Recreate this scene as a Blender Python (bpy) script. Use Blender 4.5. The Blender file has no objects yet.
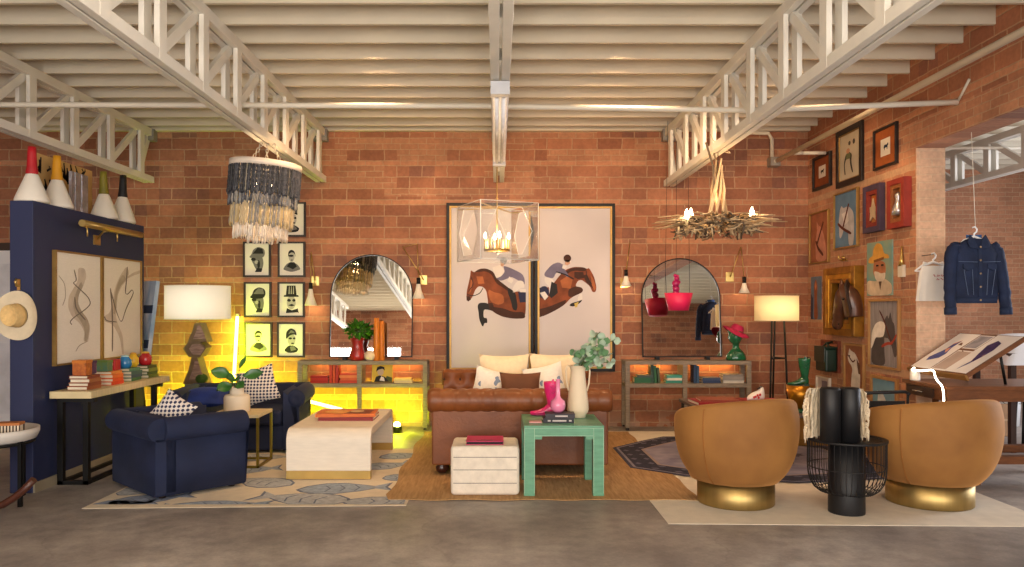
import bpy, math, random
from mathutils import Vector, Matrix, Euler
random.seed(7)
PI = math.pi
sc = bpy.context.scene
COL = sc.collection
F, CX, CY, H = 780.0, 497.0, 308.0, 1.35      # focal length in px, vanishing point, eye height
WY = 8.886                                     # back wall
WR = 3.543                                     # right wall plane
WP = -3.38                                     # navy partition face

def at(px, py, d):
    return Vector(((px-CX)/F*d, d, H-(py-CY)/F*d))
def X(px, d): return (px-CX)/F*d
def Z(py, d): return H-(py-CY)/F*d
def fl(px, py, z=0.0):
    d = (H-z)*F/(py-CY)
    return Vector(((px-CX)/F*d, d, z))
def on_right(px, py, off=0.0):
    d = WR*F/(px-CX)
    return Vector((WR-off, d, H-(py-CY)/F*d))
def on_part(px, py, off=0.0):
    d = WP*F/(px-CX)
    return Vector((WP+off, d, H-(py-CY)/F*d))

# ------------------------------------------------------------------ materials
def lin(c):
    out = []
    for v in c:
        v = v/255.0
        out.append(v/12.92 if v <= 0.04045 else ((v+0.055)/1.055)**2.4)
    return (out[0], out[1], out[2], 1.0)
MATS = {}
def node_base(name):
    m = bpy.data.materials.new(name); m.use_nodes = True
    nt = m.node_tree
    return m, nt, nt.nodes['Principled BSDF']
def mat(name, rgb, rough=0.6, metal=0.0, var=0.12, scale=6.0, bump=0.0, bscale=60.0, emis=None, es=0.0,
        trans=0.0, sheen=0.0, coat=0.0, stretch=None, ior=1.45, rgb2=None):
    if name in MATS: return MATS[name]
    m, nt, b = node_base(name)
    N, L = nt.nodes.new, nt.links.new
    tc = N('ShaderNodeTexCoord')
    src = tc.outputs['Object']
    if stretch:
        mp = N('ShaderNodeMapping'); mp.inputs['Scale'].default_value = stretch
        L(src, mp.inputs['Vector']); src = mp.outputs['Vector']
    nz = N('ShaderNodeTexNoise'); nz.inputs['Scale'].default_value = scale; nz.inputs['Detail'].default_value = 4
    L(src, nz.inputs['Vector'])
    cr = N('ShaderNodeValToRGB')
    c = lin(rgb)
    if rgb2: a, z = lin(rgb2), c
    else:
        a = tuple(max(0, x*(1-var)) for x in c[:3])+(1,)
        z = tuple(min(1, x*(1+var)) for x in c[:3])+(1,)
    cr.color_ramp.elements[0].position = .3; cr.color_ramp.elements[1].position = .7
    cr.color_ramp.elements[0].color = a; cr.color_ramp.elements[1].color = z
    L(nz.outputs['Fac'], cr.inputs['Fac']); L(cr.outputs['Color'], b.inputs['Base Color'])
    b.inputs['Roughness'].default_value = rough; b.inputs['Metallic'].default_value = metal
    b.inputs['IOR'].default_value = ior
    if trans: b.inputs['Transmission Weight'].default_value = trans
    if sheen:
        b.inputs['Sheen Weight'].default_value = sheen; b.inputs['Sheen Roughness'].default_value = .4
        b.inputs['Sheen Tint'].default_value = tuple(min(1, x*1.6+.03) for x in c[:3])+(1,)
    if coat: b.inputs['Coat Weight'].default_value = coat; b.inputs['Coat Roughness'].default_value = .15
    if emis:
        b.inputs['Emission Color'].default_value = lin(emis); b.inputs['Emission Strength'].default_value = es
    if bump:
        n2 = N('ShaderNodeTexNoise'); n2.inputs['Scale'].default_value = bscale; n2.inputs['Detail'].default_value = 3
        L(src, n2.inputs['Vector'])
        bp = N('ShaderNodeBump'); bp.inputs['Strength'].default_value = bump; bp.inputs['Distance'].default_value = .01
        L(n2.outputs['Fac'], bp.inputs['Height']); L(bp.outputs['Normal'], b.inputs['Normal'])
    MATS[name] = m
    return m

class NT:
    """tiny expression builder on a node tree"""
    def __init__(s, nt): s.nt = nt
    def math(s, op, a, b=None, c=None):
        n = s.nt.nodes.new('ShaderNodeMath'); n.operation = op
        for i, v in enumerate((a, b, c)):
            if v is None: continue
            if isinstance(v, (int, float)): n.inputs[i].default_value = v
            else: s.nt.links.new(v, n.inputs[i])
        return n.outputs[0]
    def xyz(s, x, y, z):
        n = s.nt.nodes.new('ShaderNodeCombineXYZ')
        for i, v in enumerate((x, y, z)):
            if isinstance(v, (int, float)): n.inputs[i].default_value = v
            else: s.nt.links.new(v, n.inputs[i])
        return n.outputs[0]
    def mix(s, fac, a, b, kind='MIX'):
        n = s.nt.nodes.new('ShaderNodeMix'); n.data_type = 'RGBA'; n.blend_type = kind
        for i, v in ((0, fac), (6, a), (7, b)):
            if isinstance(v, (int, float, tuple)): n.inputs[i].default_value = v
            else: s.nt.links.new(v, n.inputs[i])
        return n.outputs[2]
    def noise(s, vec, scale, detail=3, rough=.5):
        n = s.nt.nodes.new('ShaderNodeTexNoise'); n.inputs['Scale'].default_value = scale
        n.inputs['Detail'].default_value = detail; n.inputs['Roughness'].default_value = rough
        s.nt.links.new(vec, n.inputs['Vector']); return n.outputs['Fac']
    def ramp(s, fac, stops):
        n = s.nt.nodes.new('ShaderNodeValToRGB'); e = n.color_ramp.elements
        while len(e) < len(stops): e.new(.5)
        for q, (p, c) in zip(e, stops): q.position = p; q.color = c
        s.nt.links.new(fac, n.inputs['Fac']); return n.outputs['Color']

def brick_mat(name, axis, tone=1.0, small_only=False, pale=0.0, small_below=None):
    m, nt, b = node_base(name); q = NT(nt); N, L = nt.nodes.new, nt.links.new
    geo = N('ShaderNodeNewGeometry'); sp = N('ShaderNodeSeparateXYZ'); L(geo.outputs['Position'], sp.inputs[0])
    u = sp.outputs[0] if axis == 'x' else sp.outputs[1]
    z = sp.outputs[2]
    def T(rgb):
        c = lin(rgb); p = lin((222, 196, 170))
        return tuple(min(1, (c[i]*(1-pale)+p[i]*pale)*tone) for i in range(3))+(1,)
    def bricks(vec, w, h, mo, c1, c2, cm):
        n = N('ShaderNodeTexBrick'); L(vec, n.inputs['Vector'])
        n.inputs['Scale'].default_value = 1; n.inputs['Brick Width'].default_value = w; n.inputs['Row Height'].default_value = h
        n.inputs['Mortar Size'].default_value = mo; n.inputs['Mortar Smooth'].default_value = .5; n.inputs['Bias'].default_value = 0
        n.inputs['Color1'].default_value = c1; n.inputs['Color2'].default_value = c2; n.inputs['Mortar'].default_value = cm
        n.offset = .5
        return n
    wn0 = N('ShaderNodeTexNoise'); wn0.inputs['Scale'].default_value = 14; wn0.inputs['Detail'].default_value = 3; L(geo.outputs['Position'], wn0.inputs['Vector'])
    u = q.math('ADD', u, q.math('MULTIPLY', q.math('SUBTRACT', wn0.outputs['Fac'], .5), .022))
    z0 = z; z = q.math('ADD', z, q.math('MULTIPLY', q.math('SUBTRACT', q.noise(geo.outputs['Position'], 9, 3), .5), .016))
    mort = T((180, 144, 114))
    zz = q.math('ADD', z, -0.308+.444*4)
    cell = q.math('FLOOR', q.math('DIVIDE', zz, .444))
    rem = q.math('SUBTRACT', zz, q.math('MULTIPLY', cell, .444))
    thin = q.math('LESS_THAN', rem, .054)
    vbig = q.math('ADD', q.math('MULTIPLY', cell, .39), q.math('MAXIMUM', q.math('SUBTRACT', rem, .054), .001))
    big = bricks(q.xyz(u, vbig, 0), .285, .13, .008, T((146, 94, 70)), T((174, 116, 86)), mort)
    sm = bricks(q.xyz(u, q.math('ADD', z, 3.0), 0), .21, .066, .006, T((158, 106, 78)), T((182, 126, 94)), mort)
    tn = bricks(q.xyz(u, q.math('ADD', q.math('MULTIPLY', cell, .054), rem), 0), .2, .054, .0055, T((178, 120, 88)), T((196, 140, 106)), mort)
    if small_only:
        colr, fac = sm.outputs['Color'], sm.outputs['Fac']
    else:
        wn = N('ShaderNodeTexWhiteNoise'); wn.noise_dimensions = '2D'
        row = q.math('FLOOR', q.math('DIVIDE', vbig, .13))
        shift = q.math('MULTIPLY', q.math('MODULO', row, 2.0), .1425)
        L(q.xyz(q.math('FLOOR', q.math('DIVIDE', q.math('ADD', u, shift), .57)), row, 0), wn.inputs['Vector'])
        high = q.math('GREATER_THAN', z, 2.62)
        patch = q.math('MULTIPLY', q.math('GREATER_THAN', wn.outputs['Value'], .62), high)
        sm2 = bricks(q.xyz(u, vbig, 0), .2, .065, .006, T((164, 112, 84)), T((184, 132, 100)), mort)
        if small_below:
            patch = q.math('LESS_THAN', z, small_below); thin = q.math('MULTIPLY', thin, q.math('SUBTRACT', 1, patch))
        colr = q.mix(patch, big.outputs['Color'], sm2.outputs['Color'])
        colr = q.mix(thin, colr, tn.outputs['Color'])
        f1 = q.math('ADD', q.math('MULTIPLY', big.outputs['Fac'], q.math('SUBTRACT', 1, patch)), q.math('MULTIPLY', sm2.outputs['Fac'], patch))
        fac = q.math('ADD', q.math('MULTIPLY', f1, q.math('SUBTRACT', 1, thin)), q.math('MULTIPLY', tn.outputs['Fac'], thin))
        # an occasional dark burnt brick
        w2 = N('ShaderNodeTexWhiteNoise'); w2.noise_dimensions = '2D'
        L(q.xyz(q.math('FLOOR', q.math('DIVIDE', q.math('ADD', u, q.math('MULTIPLY', q.math('MODULO', row, 2.0), .1425)), .285)), q.math('ADD', row, 40), 0), w2.inputs['Vector'])
        dk = q.math('MULTIPLY', q.math('GREATER_THAN', w2.outputs['Value'], .9), q.math('SUBTRACT', 1, fac))
        colr = q.mix(q.math('MULTIPLY', dk, .5), colr, T((112, 78, 72)))
    n1 = q.noise(geo.outputs['Position'], 2.2, 4); n2 = q.noise(geo.outputs['Position'], 30, 4)
    colr = q.mix(.55, colr, q.ramp(n1, [(.3, (.60, .60, .60, 1)), (.7, (1.2, 1.18, 1.15, 1))]), 'MULTIPLY')
    colr = q.mix(.45, colr, q.ramp(n2, [(.3, (.7, .7, .7, 1)), (.7, (1.2, 1.18, 1.15, 1))]), 'MULTIPLY')
    # lime bloom low on the wall
    low = q.math('MULTIPLY', q.math('SUBTRACT', 1, q.math('MINIMUM', q.math('MULTIPLY', q.math('MAXIMUM', z, 0), 4.0), 1)), q.math('GREATER_THAN', n1, .46))
    colr = q.mix(q.math('MULTIPLY', low, .55), colr, T((168, 150, 134)))
    L(colr, b.inputs['Base Color']); b.inputs['Roughness'].default_value = .85
    bp = N('ShaderNodeBump'); bp.inputs['Strength'].default_value = .5; bp.inputs['Distance'].default_value = .008
    hgt = q.math('ADD', q.math('MULTIPLY', q.math('SUBTRACT', 1, fac), 1.0), q.math('MULTIPLY', n2, .35))
    L(hgt, bp.inputs['Height']); L(bp.outputs['Normal'], b.inputs['Normal'])
    return m

def concrete_mat():
    m, nt, b = node_base('concrete'); q = NT(nt); N, L = nt.nodes.new, nt.links.new
    geo = N('ShaderNodeNewGeometry'); P = geo.outputs['Position']
    n1 = q.noise(P, .9, 6, .6); n2 = q.noise(P, 7, 6, .65); n3 = q.noise(P, 60, 3)
    c = q.ramp(n1, [(.3, lin((118, 112, 110))), (.5, lin((154, 147, 142))), (.7, lin((188, 181, 174)))])
    c = q.mix(.6, c, q.ramp(n2, [(.34, (.55, .55, .57, 1)), (.6, (1.15, 1.13, 1.11, 1))]), 'MULTIPLY')
    c = q.mix(.25, c, q.ramp(n3, [(.3, (.7, .7, .7, 1)), (.7, (1.25, 1.25, 1.25, 1))]), 'MULTIPLY')
    vo = N('ShaderNodeTexVoronoi'); vo.feature = 'DISTANCE_TO_EDGE'; vo.inputs['Scale'].default_value = .45
    wp = N('ShaderNodeVectorMath'); wp.operation = 'ADD'
    nz = N('ShaderNodeTexNoise'); nz.inputs['Scale'].default_value = 1.4; nz.inputs['Detail'].default_value = 5; L(P, nz.inputs['Vector'])
    L(P, wp.inputs[0]); L(nz.outputs['Color'], wp.inputs[1]); L(wp.outputs[0], vo.inputs['Vector'])
    crack = q.math('LESS_THAN', vo.outputs['Distance'], .004)
    c = q.mix(q.math('MULTIPLY', crack, .12), c, lin((74, 68, 64)))
    sp = q.math('GREATER_THAN', q.noise(P, 38, 2), .74)
    c = q.mix(q.math('MULTIPLY', sp, .3), c, lin((190, 182, 170)))
    L(c, b.inputs['Base Color'])
    L(q.math('ADD', q.math('MULTIPLY', n2, .35), .38), b.inputs['Roughness'])
    bp = N('ShaderNodeBump'); bp.inputs['Strength'].default_value = .12; bp.inputs['Distance'].default_value = .01
    L(n2, bp.inputs['Height']); L(bp.outputs['Normal'], b.inputs['Normal'])
    return m

def emit(name, rgb, s):
    if name in MATS: return MATS[name]
    m, nt, b = node_base(name)
    b.inputs['Base Color'].default_value = lin(rgb); b.inputs['Emission Color'].default_value = lin(rgb); b.inputs['Emission Strength'].default_value = s
    MATS[name] = m; return m
def shade_mat(name, rgb, tw=.5):
    """thin lamp-shade cloth that lets lamp light through"""
    if name in MATS: return MATS[name]
    m, nt, b = node_base(name); N, L = nt.nodes.new, nt.links.new
    out = nt.nodes['Material Output']
    d = N('ShaderNodeBsdfDiffuse'); t = N('ShaderNodeBsdfTranslucent'); mx = N('ShaderNodeMixShader')
    d.inputs[0].default_value = lin(rgb); t.inputs[0].default_value = lin(rgb); mx.inputs[0].default_value = tw
    L(d.outputs[0], mx.inputs[1]); L(t.outputs[0], mx.inputs[2]); L(mx.outputs[0], out.inputs['Surface'])
    MATS[name] = m; return m
def acrylic_mat():
    if 'acrylic' in MATS: return MATS['acrylic']
    m, nt, b = node_base('acrylic'); N, L = nt.nodes.new, nt.links.new
    out = nt.nodes['Material Output']
    tr = N('ShaderNodeBsdfTransparent'); g = N('ShaderNodeBsdfGlossy'); mx = N('ShaderNodeMixShader'); d = N('ShaderNodeBsdfDiffuse'); m2 = N('ShaderNodeMixShader')
    tr.inputs[0].default_value = (.93, .94, .95, 1); g.inputs['Roughness'].default_value = .08; g.inputs[0].default_value = (1, 1, 1, 1)
    d.inputs[0].default_value = (.85, .87, .9, 1)
    fr = N('ShaderNodeFresnel'); fr.inputs[0].default_value = 1.5
    L(fr.outputs[0], mx.inputs[0]); L(tr.outputs[0], mx.inputs[1]); L(g.outputs[0], mx.inputs[2])
    m2.inputs[0].default_value = .05; L(mx.outputs[0], m2.inputs[1]); L(d.outputs[0], m2.inputs[2])
    L(m2.outputs[0], out.inputs['Surface']); MATS['acrylic'] = m; return m
def checker_cloth(name, c1, c2, scale, rough=.85, kind='dots'):
    if name in MATS: return MATS[name]
    m, nt, b = node_base(name); q = NT(nt); N, L = nt.nodes.new, nt.links.new
    tc = N('ShaderNodeTexCoord'); sp = N('ShaderNodeSeparateXYZ'); L(tc.outputs['Object'], sp.inputs[0])
    u, v = sp.outputs[0], sp.outputs[2]
    if kind == 'dots':
        a = q.math('SINE', q.math('MULTIPLY', q.math('ADD', u, v), scale)); c = q.math('SINE', q.math('MULTIPLY', q.math('SUBTRACT', u, v), scale))
        f = q.math('GREATER_THAN', q.math('MULTIPLY', a, c), .12)
    elif kind == 'stripes_z':
        f = q.math('GREATER_THAN', q.math('SINE', q.math('MULTIPLY', v, scale)), .93)
    elif kind == 'stripes_x':
        f = q.math('GREATER_THAN', q.math('SINE', q.math('MULTIPLY', u, scale)), .1)
    elif kind == 'blotch':
        f = q.math('GREATER_THAN', q.noise(tc.outputs['Object'], scale, 2), .56)
    col = q.mix(f, lin(c1), lin(c2))
    n = q.noise(tc.outputs['Object'], 40, 3)
    col = q.mix(.3, col, q.ramp(n, [(.3, (.8, .8, .8, 1)), (.7, (1.1, 1.1, 1.1, 1))]), 'MULTIPLY')
    L(col, b.inputs['Base Color']); b.inputs['Roughness'].default_value = rough
    MATS[name] = m; return m

# ------------------------------------------------------------------ mesh builder
WM = {}      # world matrix of the empties
class MB:
    def __init__(s, T=None):
        s.v, s.f, s.mi, s.sm, s.mats = [], [], [], [], []
        s.T = T or Matrix()
    def m(s, mt):
        if mt not in s.mats: s.mats.append(mt)
        return s.mats.index(mt)
    def add(s, pts, faces, mt, smooth=False):
        k = len(s.v); i = s.m(mt)
        s.v += [s.T @ Vector(p) for p in pts]
        for f in faces:
            s.f.append([a+k for a in f]); s.mi.append(i); s.sm.append(smooth)
        return s
    def poly(s, pts, mt): return s.add(pts, [list(range(len(pts)))], mt)
    def box(s, c, size, mt, R=None):
        a, b_, c_ = (x/2 for x in size)
        P = [Vector((x*a, y*b_, z*c_)) for x in (-1, 1) for y in (-1, 1) for z in (-1, 1)]
        if R is not None: P = [R @ p for p in P]
        P = [p+Vector(c) for p in P]
        return s.add(P, [(0, 1, 3, 2), (4, 6, 7, 5), (0, 4, 5, 1), (2, 3, 7, 6), (0, 2, 6, 4), (1, 5, 7, 3)], mt)
    def bb(s, x0, x1, y0, y1, z0, z1, mt):
        return s.box(((x0+x1)/2, (y0+y1)/2, (z0+z1)/2), (abs(x1-x0), abs(y1-y0), abs(z1-z0)), mt)
    def tube(s, pts, r, mt, n=8, closed=False, caps=True, sq=None):
        P = [Vector(p) for p in pts]; k = len(P)
        R = r if isinstance(r, (list, tuple)) else [r]*k
        V = []; prev = None
        for i in range(k):
            if closed: t = P[(i+1) % k]-P[i-1]
            else: t = P[min(i+1, k-1)]-P[max(i-1, 0)]
            t.normalize()
            if prev is None:
                up = Vector((0, 0, 1)) if abs(t.z) < .9 else Vector((0, 1, 0))
                a = t.cross(up).normalized()
            else:
                a = (prev-t*prev.dot(t))
                a = a.normalized() if a.length > 1e-6 else t.orthogonal().normalized()
            prev = a; b = t.cross(a)
            for j in range(n):
                w = 2*PI*j/n
                V.append(P[i]+(a*math.cos(w)+b*math.sin(w)*(sq or 1))*R[i])
        Fc = []
        for i in range(k if closed else k-1):
            for j in range(n):
                i2 = (i+1) % k
                Fc.append((i*n+j, i*n+(j+1) % n, i2*n+(j+1) % n, i2*n+j))
        s.add(V, Fc, mt, n > 4)
        if caps and not closed:
            o = len(s.v)-len(V); i = s.m(mt)
            s.f.append([o+j for j in range(n)][::-1]); s.mi.append(i); s.sm.append(False)
            s.f.append([o+(k-1)*n+j for j in range(n)]); s.mi.append(i); s.sm.append(False)
        return s
    def cyl(s, c, r, h, mt, n=24, r2=None, smooth=True):
        x, y, z = c
        return s.lathe([(0, 0), (r, 0), (r if r2 is None else r2, h), (0, h)], c, mt, n)
    def lathe(s, prof, c, mt, n=32, sx=1, sy=1, R=None):
        V = []; k = len(prof); C = Vector(c)
        for (r, z) in prof:
            for j in range(n):
                w = 2*PI*j/n
                p = Vector((r*math.cos(w)*sx, r*math.sin(w)*sy, z))
                if R is not None: p = R @ p
                V.append(p+C)
        Fc = []
        for i in range(k-1):
            for j in range(n):
                Fc.append((i*n+j, i*n+(j+1) % n, (i+1)*n+(j+1) % n, (i+1)*n+j))
        k0 = len(s.v); s.add(V, Fc, mt, True)
        return s
    def grid(s, fn, nu, nv, mt, cu=False, cv=False, smooth=True):
        V = [fn(i/(nu if cu else nu-1), j/(nv if cv else nv-1)) for i in range(nu) for j in range(nv)]
        Fc = []
        for i in range(nu if cu else nu-1):
            for j in range(nv if cv else nv-1):
                a, b = i, (i+1) % nu; c, d = j, (j+1) % nv
                Fc.append((a*nv+c, b*nv+c, b*nv+d, a*nv+d))
        return s.add(V, Fc, mt, smooth)
    def loft(s, rings, mt, cap=True, smooth=True):
        n = len(rings[0]); V = [p for r in rings for p in r]; Fc = []
        for i in range(len(rings)-1):
            for j in range(n): Fc.append((i*n+j, i*n+(j+1) % n, (i+1)*n+(j+1) % n, (i+1)*n+j))
        s.add(V, Fc, mt, smooth)
        if cap:
            o = len(s.v)-len(V); i = s.m(mt)
            s.f.append([o+j for j in range(n)][::-1]); s.mi.append(i); s.sm.append(False)
            s.f.append([o+(len(rings)-1)*n+j for j in range(n)]); s.mi.append(i); s.sm.append(False)
        return s
    def ball(s, c, r, mt, n=16, m_=10, sc_=(1, 1, 1)):
        C = Vector(c)
        return s.grid(lambda u, v: C+Vector((r*sc_[0]*math.sin(PI*v)*math.cos(2*PI*u), r*sc_[1]*math.sin(PI*v)*math.sin(2*PI*u), r*sc_[2]*math.cos(PI*v))), n, m_, mt, cu=True)
    def prism(s, pts, off, mt):
        """closed outline pushed along off"""
        P = [Vector(p) for p in pts]; n = len(P); o = Vector(off)
        Fc = [list(range(n))[::-1], [n+i for i in range(n)]]+[(i, (i+1) % n, n+(i+1) % n, n+i) for i in range(n)]
        return s.add(P+[p+o for p in P], Fc, mt)
    def pillow(s, w, h, t, T, mt, n=13):
        """knife-edge cushion standing in local XZ, thickness along Y, bottom edge at z=0"""
        def side(sg):
            def fn(u, v):
                a, b = 2*u-1, 2*v-1
                bul = (max(0, 1-a*a)**.55)*(max(0, 1-b*b)**.55)
                pin = 1-.09*(1-abs(a*b))*0 
                x = a*w/2*(1-.10*(1-b*b)*(abs(a)**3)); z = b*h/2*(1-.10*(1-a*a)*(abs(b)**3))+h/2
                return T @ Vector((x, sg*t/2*bul, z))
            return fn
        s.grid(side(-1), n, n, mt); s.grid(side(1), n, n, mt)
        return s
    def obj(s, name, parent=None, loc=None, bevel=0, seg=2, subsurf=0):
        """link as ONE object; the mesh is in world space unless the parent is an empty with its own matrix"""
        me = bpy.data.meshes.new(name)
        base = Matrix()
        if parent is not None: base = WM.get(parent.name, Matrix())
        elif loc is not None: base = Matrix.Translation(Vector(loc))
        inv = base.inverted()
        me.from_pydata([tuple(inv @ p) for p in s.v], [], s.f)
        for mt in s.mats: me.materials.append(mt)
        me.polygons.foreach_set('material_index', s.mi); me.polygons.foreach_set('use_smooth', s.sm)
        me.validate(); me.update()
        import bmesh
        bm = bmesh.new(); bm.from_mesh(me); bmesh.ops.recalc_face_normals(bm, faces=bm.faces[:]); bm.to_mesh(me); bm.free()
        o = bpy.data.objects.new(name, me); COL.objects.link(o)
        if parent is not None: o.parent = parent; WM[o.name] = base.copy()
        else:
            o.matrix_world = base; WM[o.name] = base.copy()
        if bevel:
            md = o.modifiers.new('edge', 'BEVEL'); md.width = bevel; md.segments = seg; md.limit_method = 'ANGLE'; md.angle_limit = .6
            md.harden_normals = False
        if subsurf:
            md = o.modifiers.new('soft', 'SUBSURF'); md.levels = subsurf; md.render_levels = subsurf
        return o
def tag(o, label, cat, group=None, kind=None):
    o['label'] = label; o['category'] = cat
    if group: o['group'] = group
    if kind: o['kind'] = kind
    return o
def thing(name, label, cat, loc=(0, 0, 0), rz=0.0, group=None):
    o = bpy.data.objects.new(name, None); COL.objects.link(o); o.empty_display_size = .1
    o.location = loc; o.rotation_euler = (0, 0, rz)
    WM[o.name] = Matrix.Translation(Vector(loc)) @ Matrix.Rotation(rz, 4, 'Z')
    return tag(o, label, cat, group)
def struct(o):
    o['kind'] = 'structure'; return o
def dup(root, loc, rz=None, label=None, group=None):
    r = root.copy(); COL.objects.link(r); r.location = loc
    if rz is not None: r.rotation_euler = (0, 0, rz)
    WM[r.name] = Matrix.Translation(Vector(loc)) @ Matrix.Rotation(r.rotation_euler.z, 4, 'Z')
    if label: r['label'] = label
    if group: r['group'] = group
    for ch in list(root.children):
        c = ch.copy(); COL.objects.link(c); c.parent = r
        for g in list(ch.children):
            d = g.copy(); COL.objects.link(d); d.parent = c
    return r
def RZ(a): return Matrix.Rotation(a, 4, 'Z')
def TR(x, y, z): return Matrix.Translation(Vector((x, y, z)))
def RX(a): return Matrix.Rotation(a, 4, 'X')
def RY(a): return Matrix.Rotation(a, 4, 'Y')
def lamp(name, kind, loc, energy, rgb=(255, 255, 255), size=.05, rot=None, sy=None, spread=None):
    d = bpy.data.lights.new(name, kind); d.energy = energy; c = lin(rgb); d.color = c[:3]
    if kind == 'AREA':
        d.size = size
        if sy: d.shape = 'RECTANGLE'; d.size_y = sy
        if spread: d.spread = spread
    else: d.shadow_soft_size = size
    o = bpy.data.objects.new(name, d); COL.objects.link(o); o.location = loc
    if rot: o.rotation_euler = rot
    return o
def stroke(pts, w):
    """outline of a thick pen line through 2-D pixel points"""
    P = [Vector((p[0], p[1])) for p in pts]; L_, R_ = [], []
    for i in range(len(P)):
        t = (P[min(i+1, len(P)-1)]-P[max(i-1, 0)]).normalized(); n = Vector((-t.y, t.x))*w/2
        L_.append(tuple(P[i]+n)); R_.append(tuple(P[i]-n))
    return L_+R_[::-1]
def blob(cx, cy, rx, ry=None, n=12, a=0):
    ry = ry or rx
    return [(cx+rx*math.cos(2*PI*i/n)*math.cos(a)-ry*math.sin(2*PI*i/n)*math.sin(a), cy+rx*math.cos(2*PI*i/n)*math.sin(a)+ry*math.sin(2*PI*i/n)*math.cos(a)) for i in range(n)]
def soft(pl, it=2):
    """round the corners of a painted outline"""
    if len(pl) < 6: return pl
    for _ in range(it):
        q = []
        for i in range(len(pl)):
            a, b = pl[i], pl[(i+1) % len(pl)]
            q += [(a[0]*.8+b[0]*.2, a[1]*.8+b[1]*.2), (a[0]*.2+b[0]*.8, a[1]*.2+b[1]*.8)]
        pl = q
    return pl
# ================================================================== the room
WB = brick_mat('brick_back', 'x')
WS = brick_mat('brick_side', 'y', tone=1.12, small_below=2.93)
WJ = brick_mat('brick_jamb_lit', 'x', small_only=True, pale=.5, tone=1.15)  # daylight on the wall end is put into this paler brick colour
WN = brick_mat('brick_next_room', 'x', small_only=True, pale=.06, tone=1.15)
CON = concrete_mat()
WHITE = mat('ceiling_paint', (214, 204, 184), .7, var=.07, scale=1.5, bump=.15, bscale=30)
TRUSS = mat('truss_paint', (226, 222, 212), .55, var=.05, scale=4, bump=.1, bscale=25)
PIPE = mat('pipe_paint', (222, 214, 198), .5, var=.05)
NAVYW = mat('navy_paint', (33, 42, 78), .6, var=.06, scale=2, bump=.05)
BLACK = mat('black_metal', (20, 19, 19), .45, metal=.4, var=.15)
DARKI = mat('dark_iron', (44, 40, 38), .5, metal=.6)
GYP = mat('plaster', (196, 190, 182), .8, var=.05)

b = MB(); b.bb(-7, 9.2, -3.6, 12.2, -.1, 0, CON); struct(b.obj('floor'))
ZC = 3.366                                   # underside of the joists
b = MB(); b.bb(-7, 9.2, -3.6, 12.2, ZC+.17, ZC+.23, WHITE); ceil = struct(b.obj('ceiling'))
y = -3.3; k = 0
while y < 11.9:
    b = MB(); b.bb(-7, WR, y-.015, y+.015, ZC, ZC+.169, WHITE) if y < WY else None
    if y < WY-.1: struct(b.obj('joist', ceil))
    b = MB(); b.bb(WR+.245, 9.0, y-.015, y+.015, ZC, ZC+.169, WHITE)
    if y < 11.7: struct(b.obj('joist', ceil))
    y += .385; k += 1
b = MB(); b.bb(-7, WR, WY-.07, WY-.002, ZC-.01, ZC+.168, WHITE); struct(b.obj('trim_1'))
b = MB(); b.bb(-7, WR+.245, WY, WY+.25, 0, ZC+.17, WB); struct(b.obj('wall_back'))
# right wall: solid to the opening, then a lintel across it
YO = WR*F/(916-CX); ZL = Z(148, YO)
b = MB(); b.bb(WR, WR+.244, YO+.001, WY-.001, 0, ZC+.17, WS)
b.bb(WR, WR+.244, -3.4, YO+.0005, ZL, ZC+.17, WS); struct(b.obj('wall_right'))
b = MB(); b.bb(WR+.0005, WR+.2445, YO-.006, YO+.0008, 0, ZL-.001, WJ); struct(b.obj('trim_2'))
b = MB(); b.bb(WR+.245, 9.2, 11.6, 11.8, 0, ZC+.17, WN); struct(b.obj('wall_next_room'))
b = MB(); b.bb(9.0, 9.2, -3.4, 11.6, 0, ZC+.17, GYP); struct(b.obj('wall_east'))
b = MB(); b.bb(-7.0, -6.8, -3.4, WY, 0, ZC+.17, WS); struct(b.obj('wall_left'))
# street side behind the camera: three tall openings with steel sash
FY = -3.4
b = MB(); OP = [(-5.6, -2.6), (-1.5, 1.5), (2.6, 5.6)]
xs = [-7]+[v for o_ in OP for v in o_]+[9.2]
for i in range(0, len(xs), 2): b.bb(xs[i], xs[i+1], FY-.25, FY, 0, ZC+.17, WB)
for x0, x1 in OP: b.bb(x0, x1, FY-.25, FY, 0, .3, WB); b.bb(x0, x1, FY-.25, FY, 2.35, ZC+.17, WB)
struct(b.obj('wall_front'))
for i, (x0, x1) in enumerate(OP):
    b = MB()
    for t in range(5):
        xx = x0+(x1-x0)*t/4; b.bb(xx-.025, xx+.025, FY-.15, FY-.1, .3, 2.35, TRUSS)
    for t in range(4):
        zz = .325+2.0*t/3; b.bb(x0, x1, FY-.15, FY-.1, zz-.025, zz+.025, TRUSS)
    struct(b.obj('window_%d' % (i+1)))

# door and pale light at the far left
b = MB(); b.bb(-5.75, -5.14, WY-.06, WY-.005, 0, 2.0, mat('door_white', (236, 238, 244), .5, var=.03)); dr = struct(b.obj('door_1'))
b = MB()
b.bb(-5.62, -5.27, WY-.066, WY-.058, 1.1, 1.85, mat('door_panel', (226, 228, 236), .5)); b.bb(-5.62, -5.27, WY-.066, WY-.058, .15, .95, mat('door_panel', (226, 228, 236), .5))
struct(b.obj('door_panel', dr))
b = MB(); b.bb(-5.84, -5.75, WY-.04, WY-.004, 0, 2.09, mat('door_casing', (70, 56, 48), .6)); b.bb(-5.14, -5.08, WY-.04, WY-.004, 0, 2.09, mat('door_casing', (70, 56, 48), .6)); b.bb(-5.75, -5.14, WY-.04, WY-.004, 2.0, 2.09, mat('door_casing', (70, 56, 48), .6))
struct(b.obj('door_casing', dr))

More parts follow.
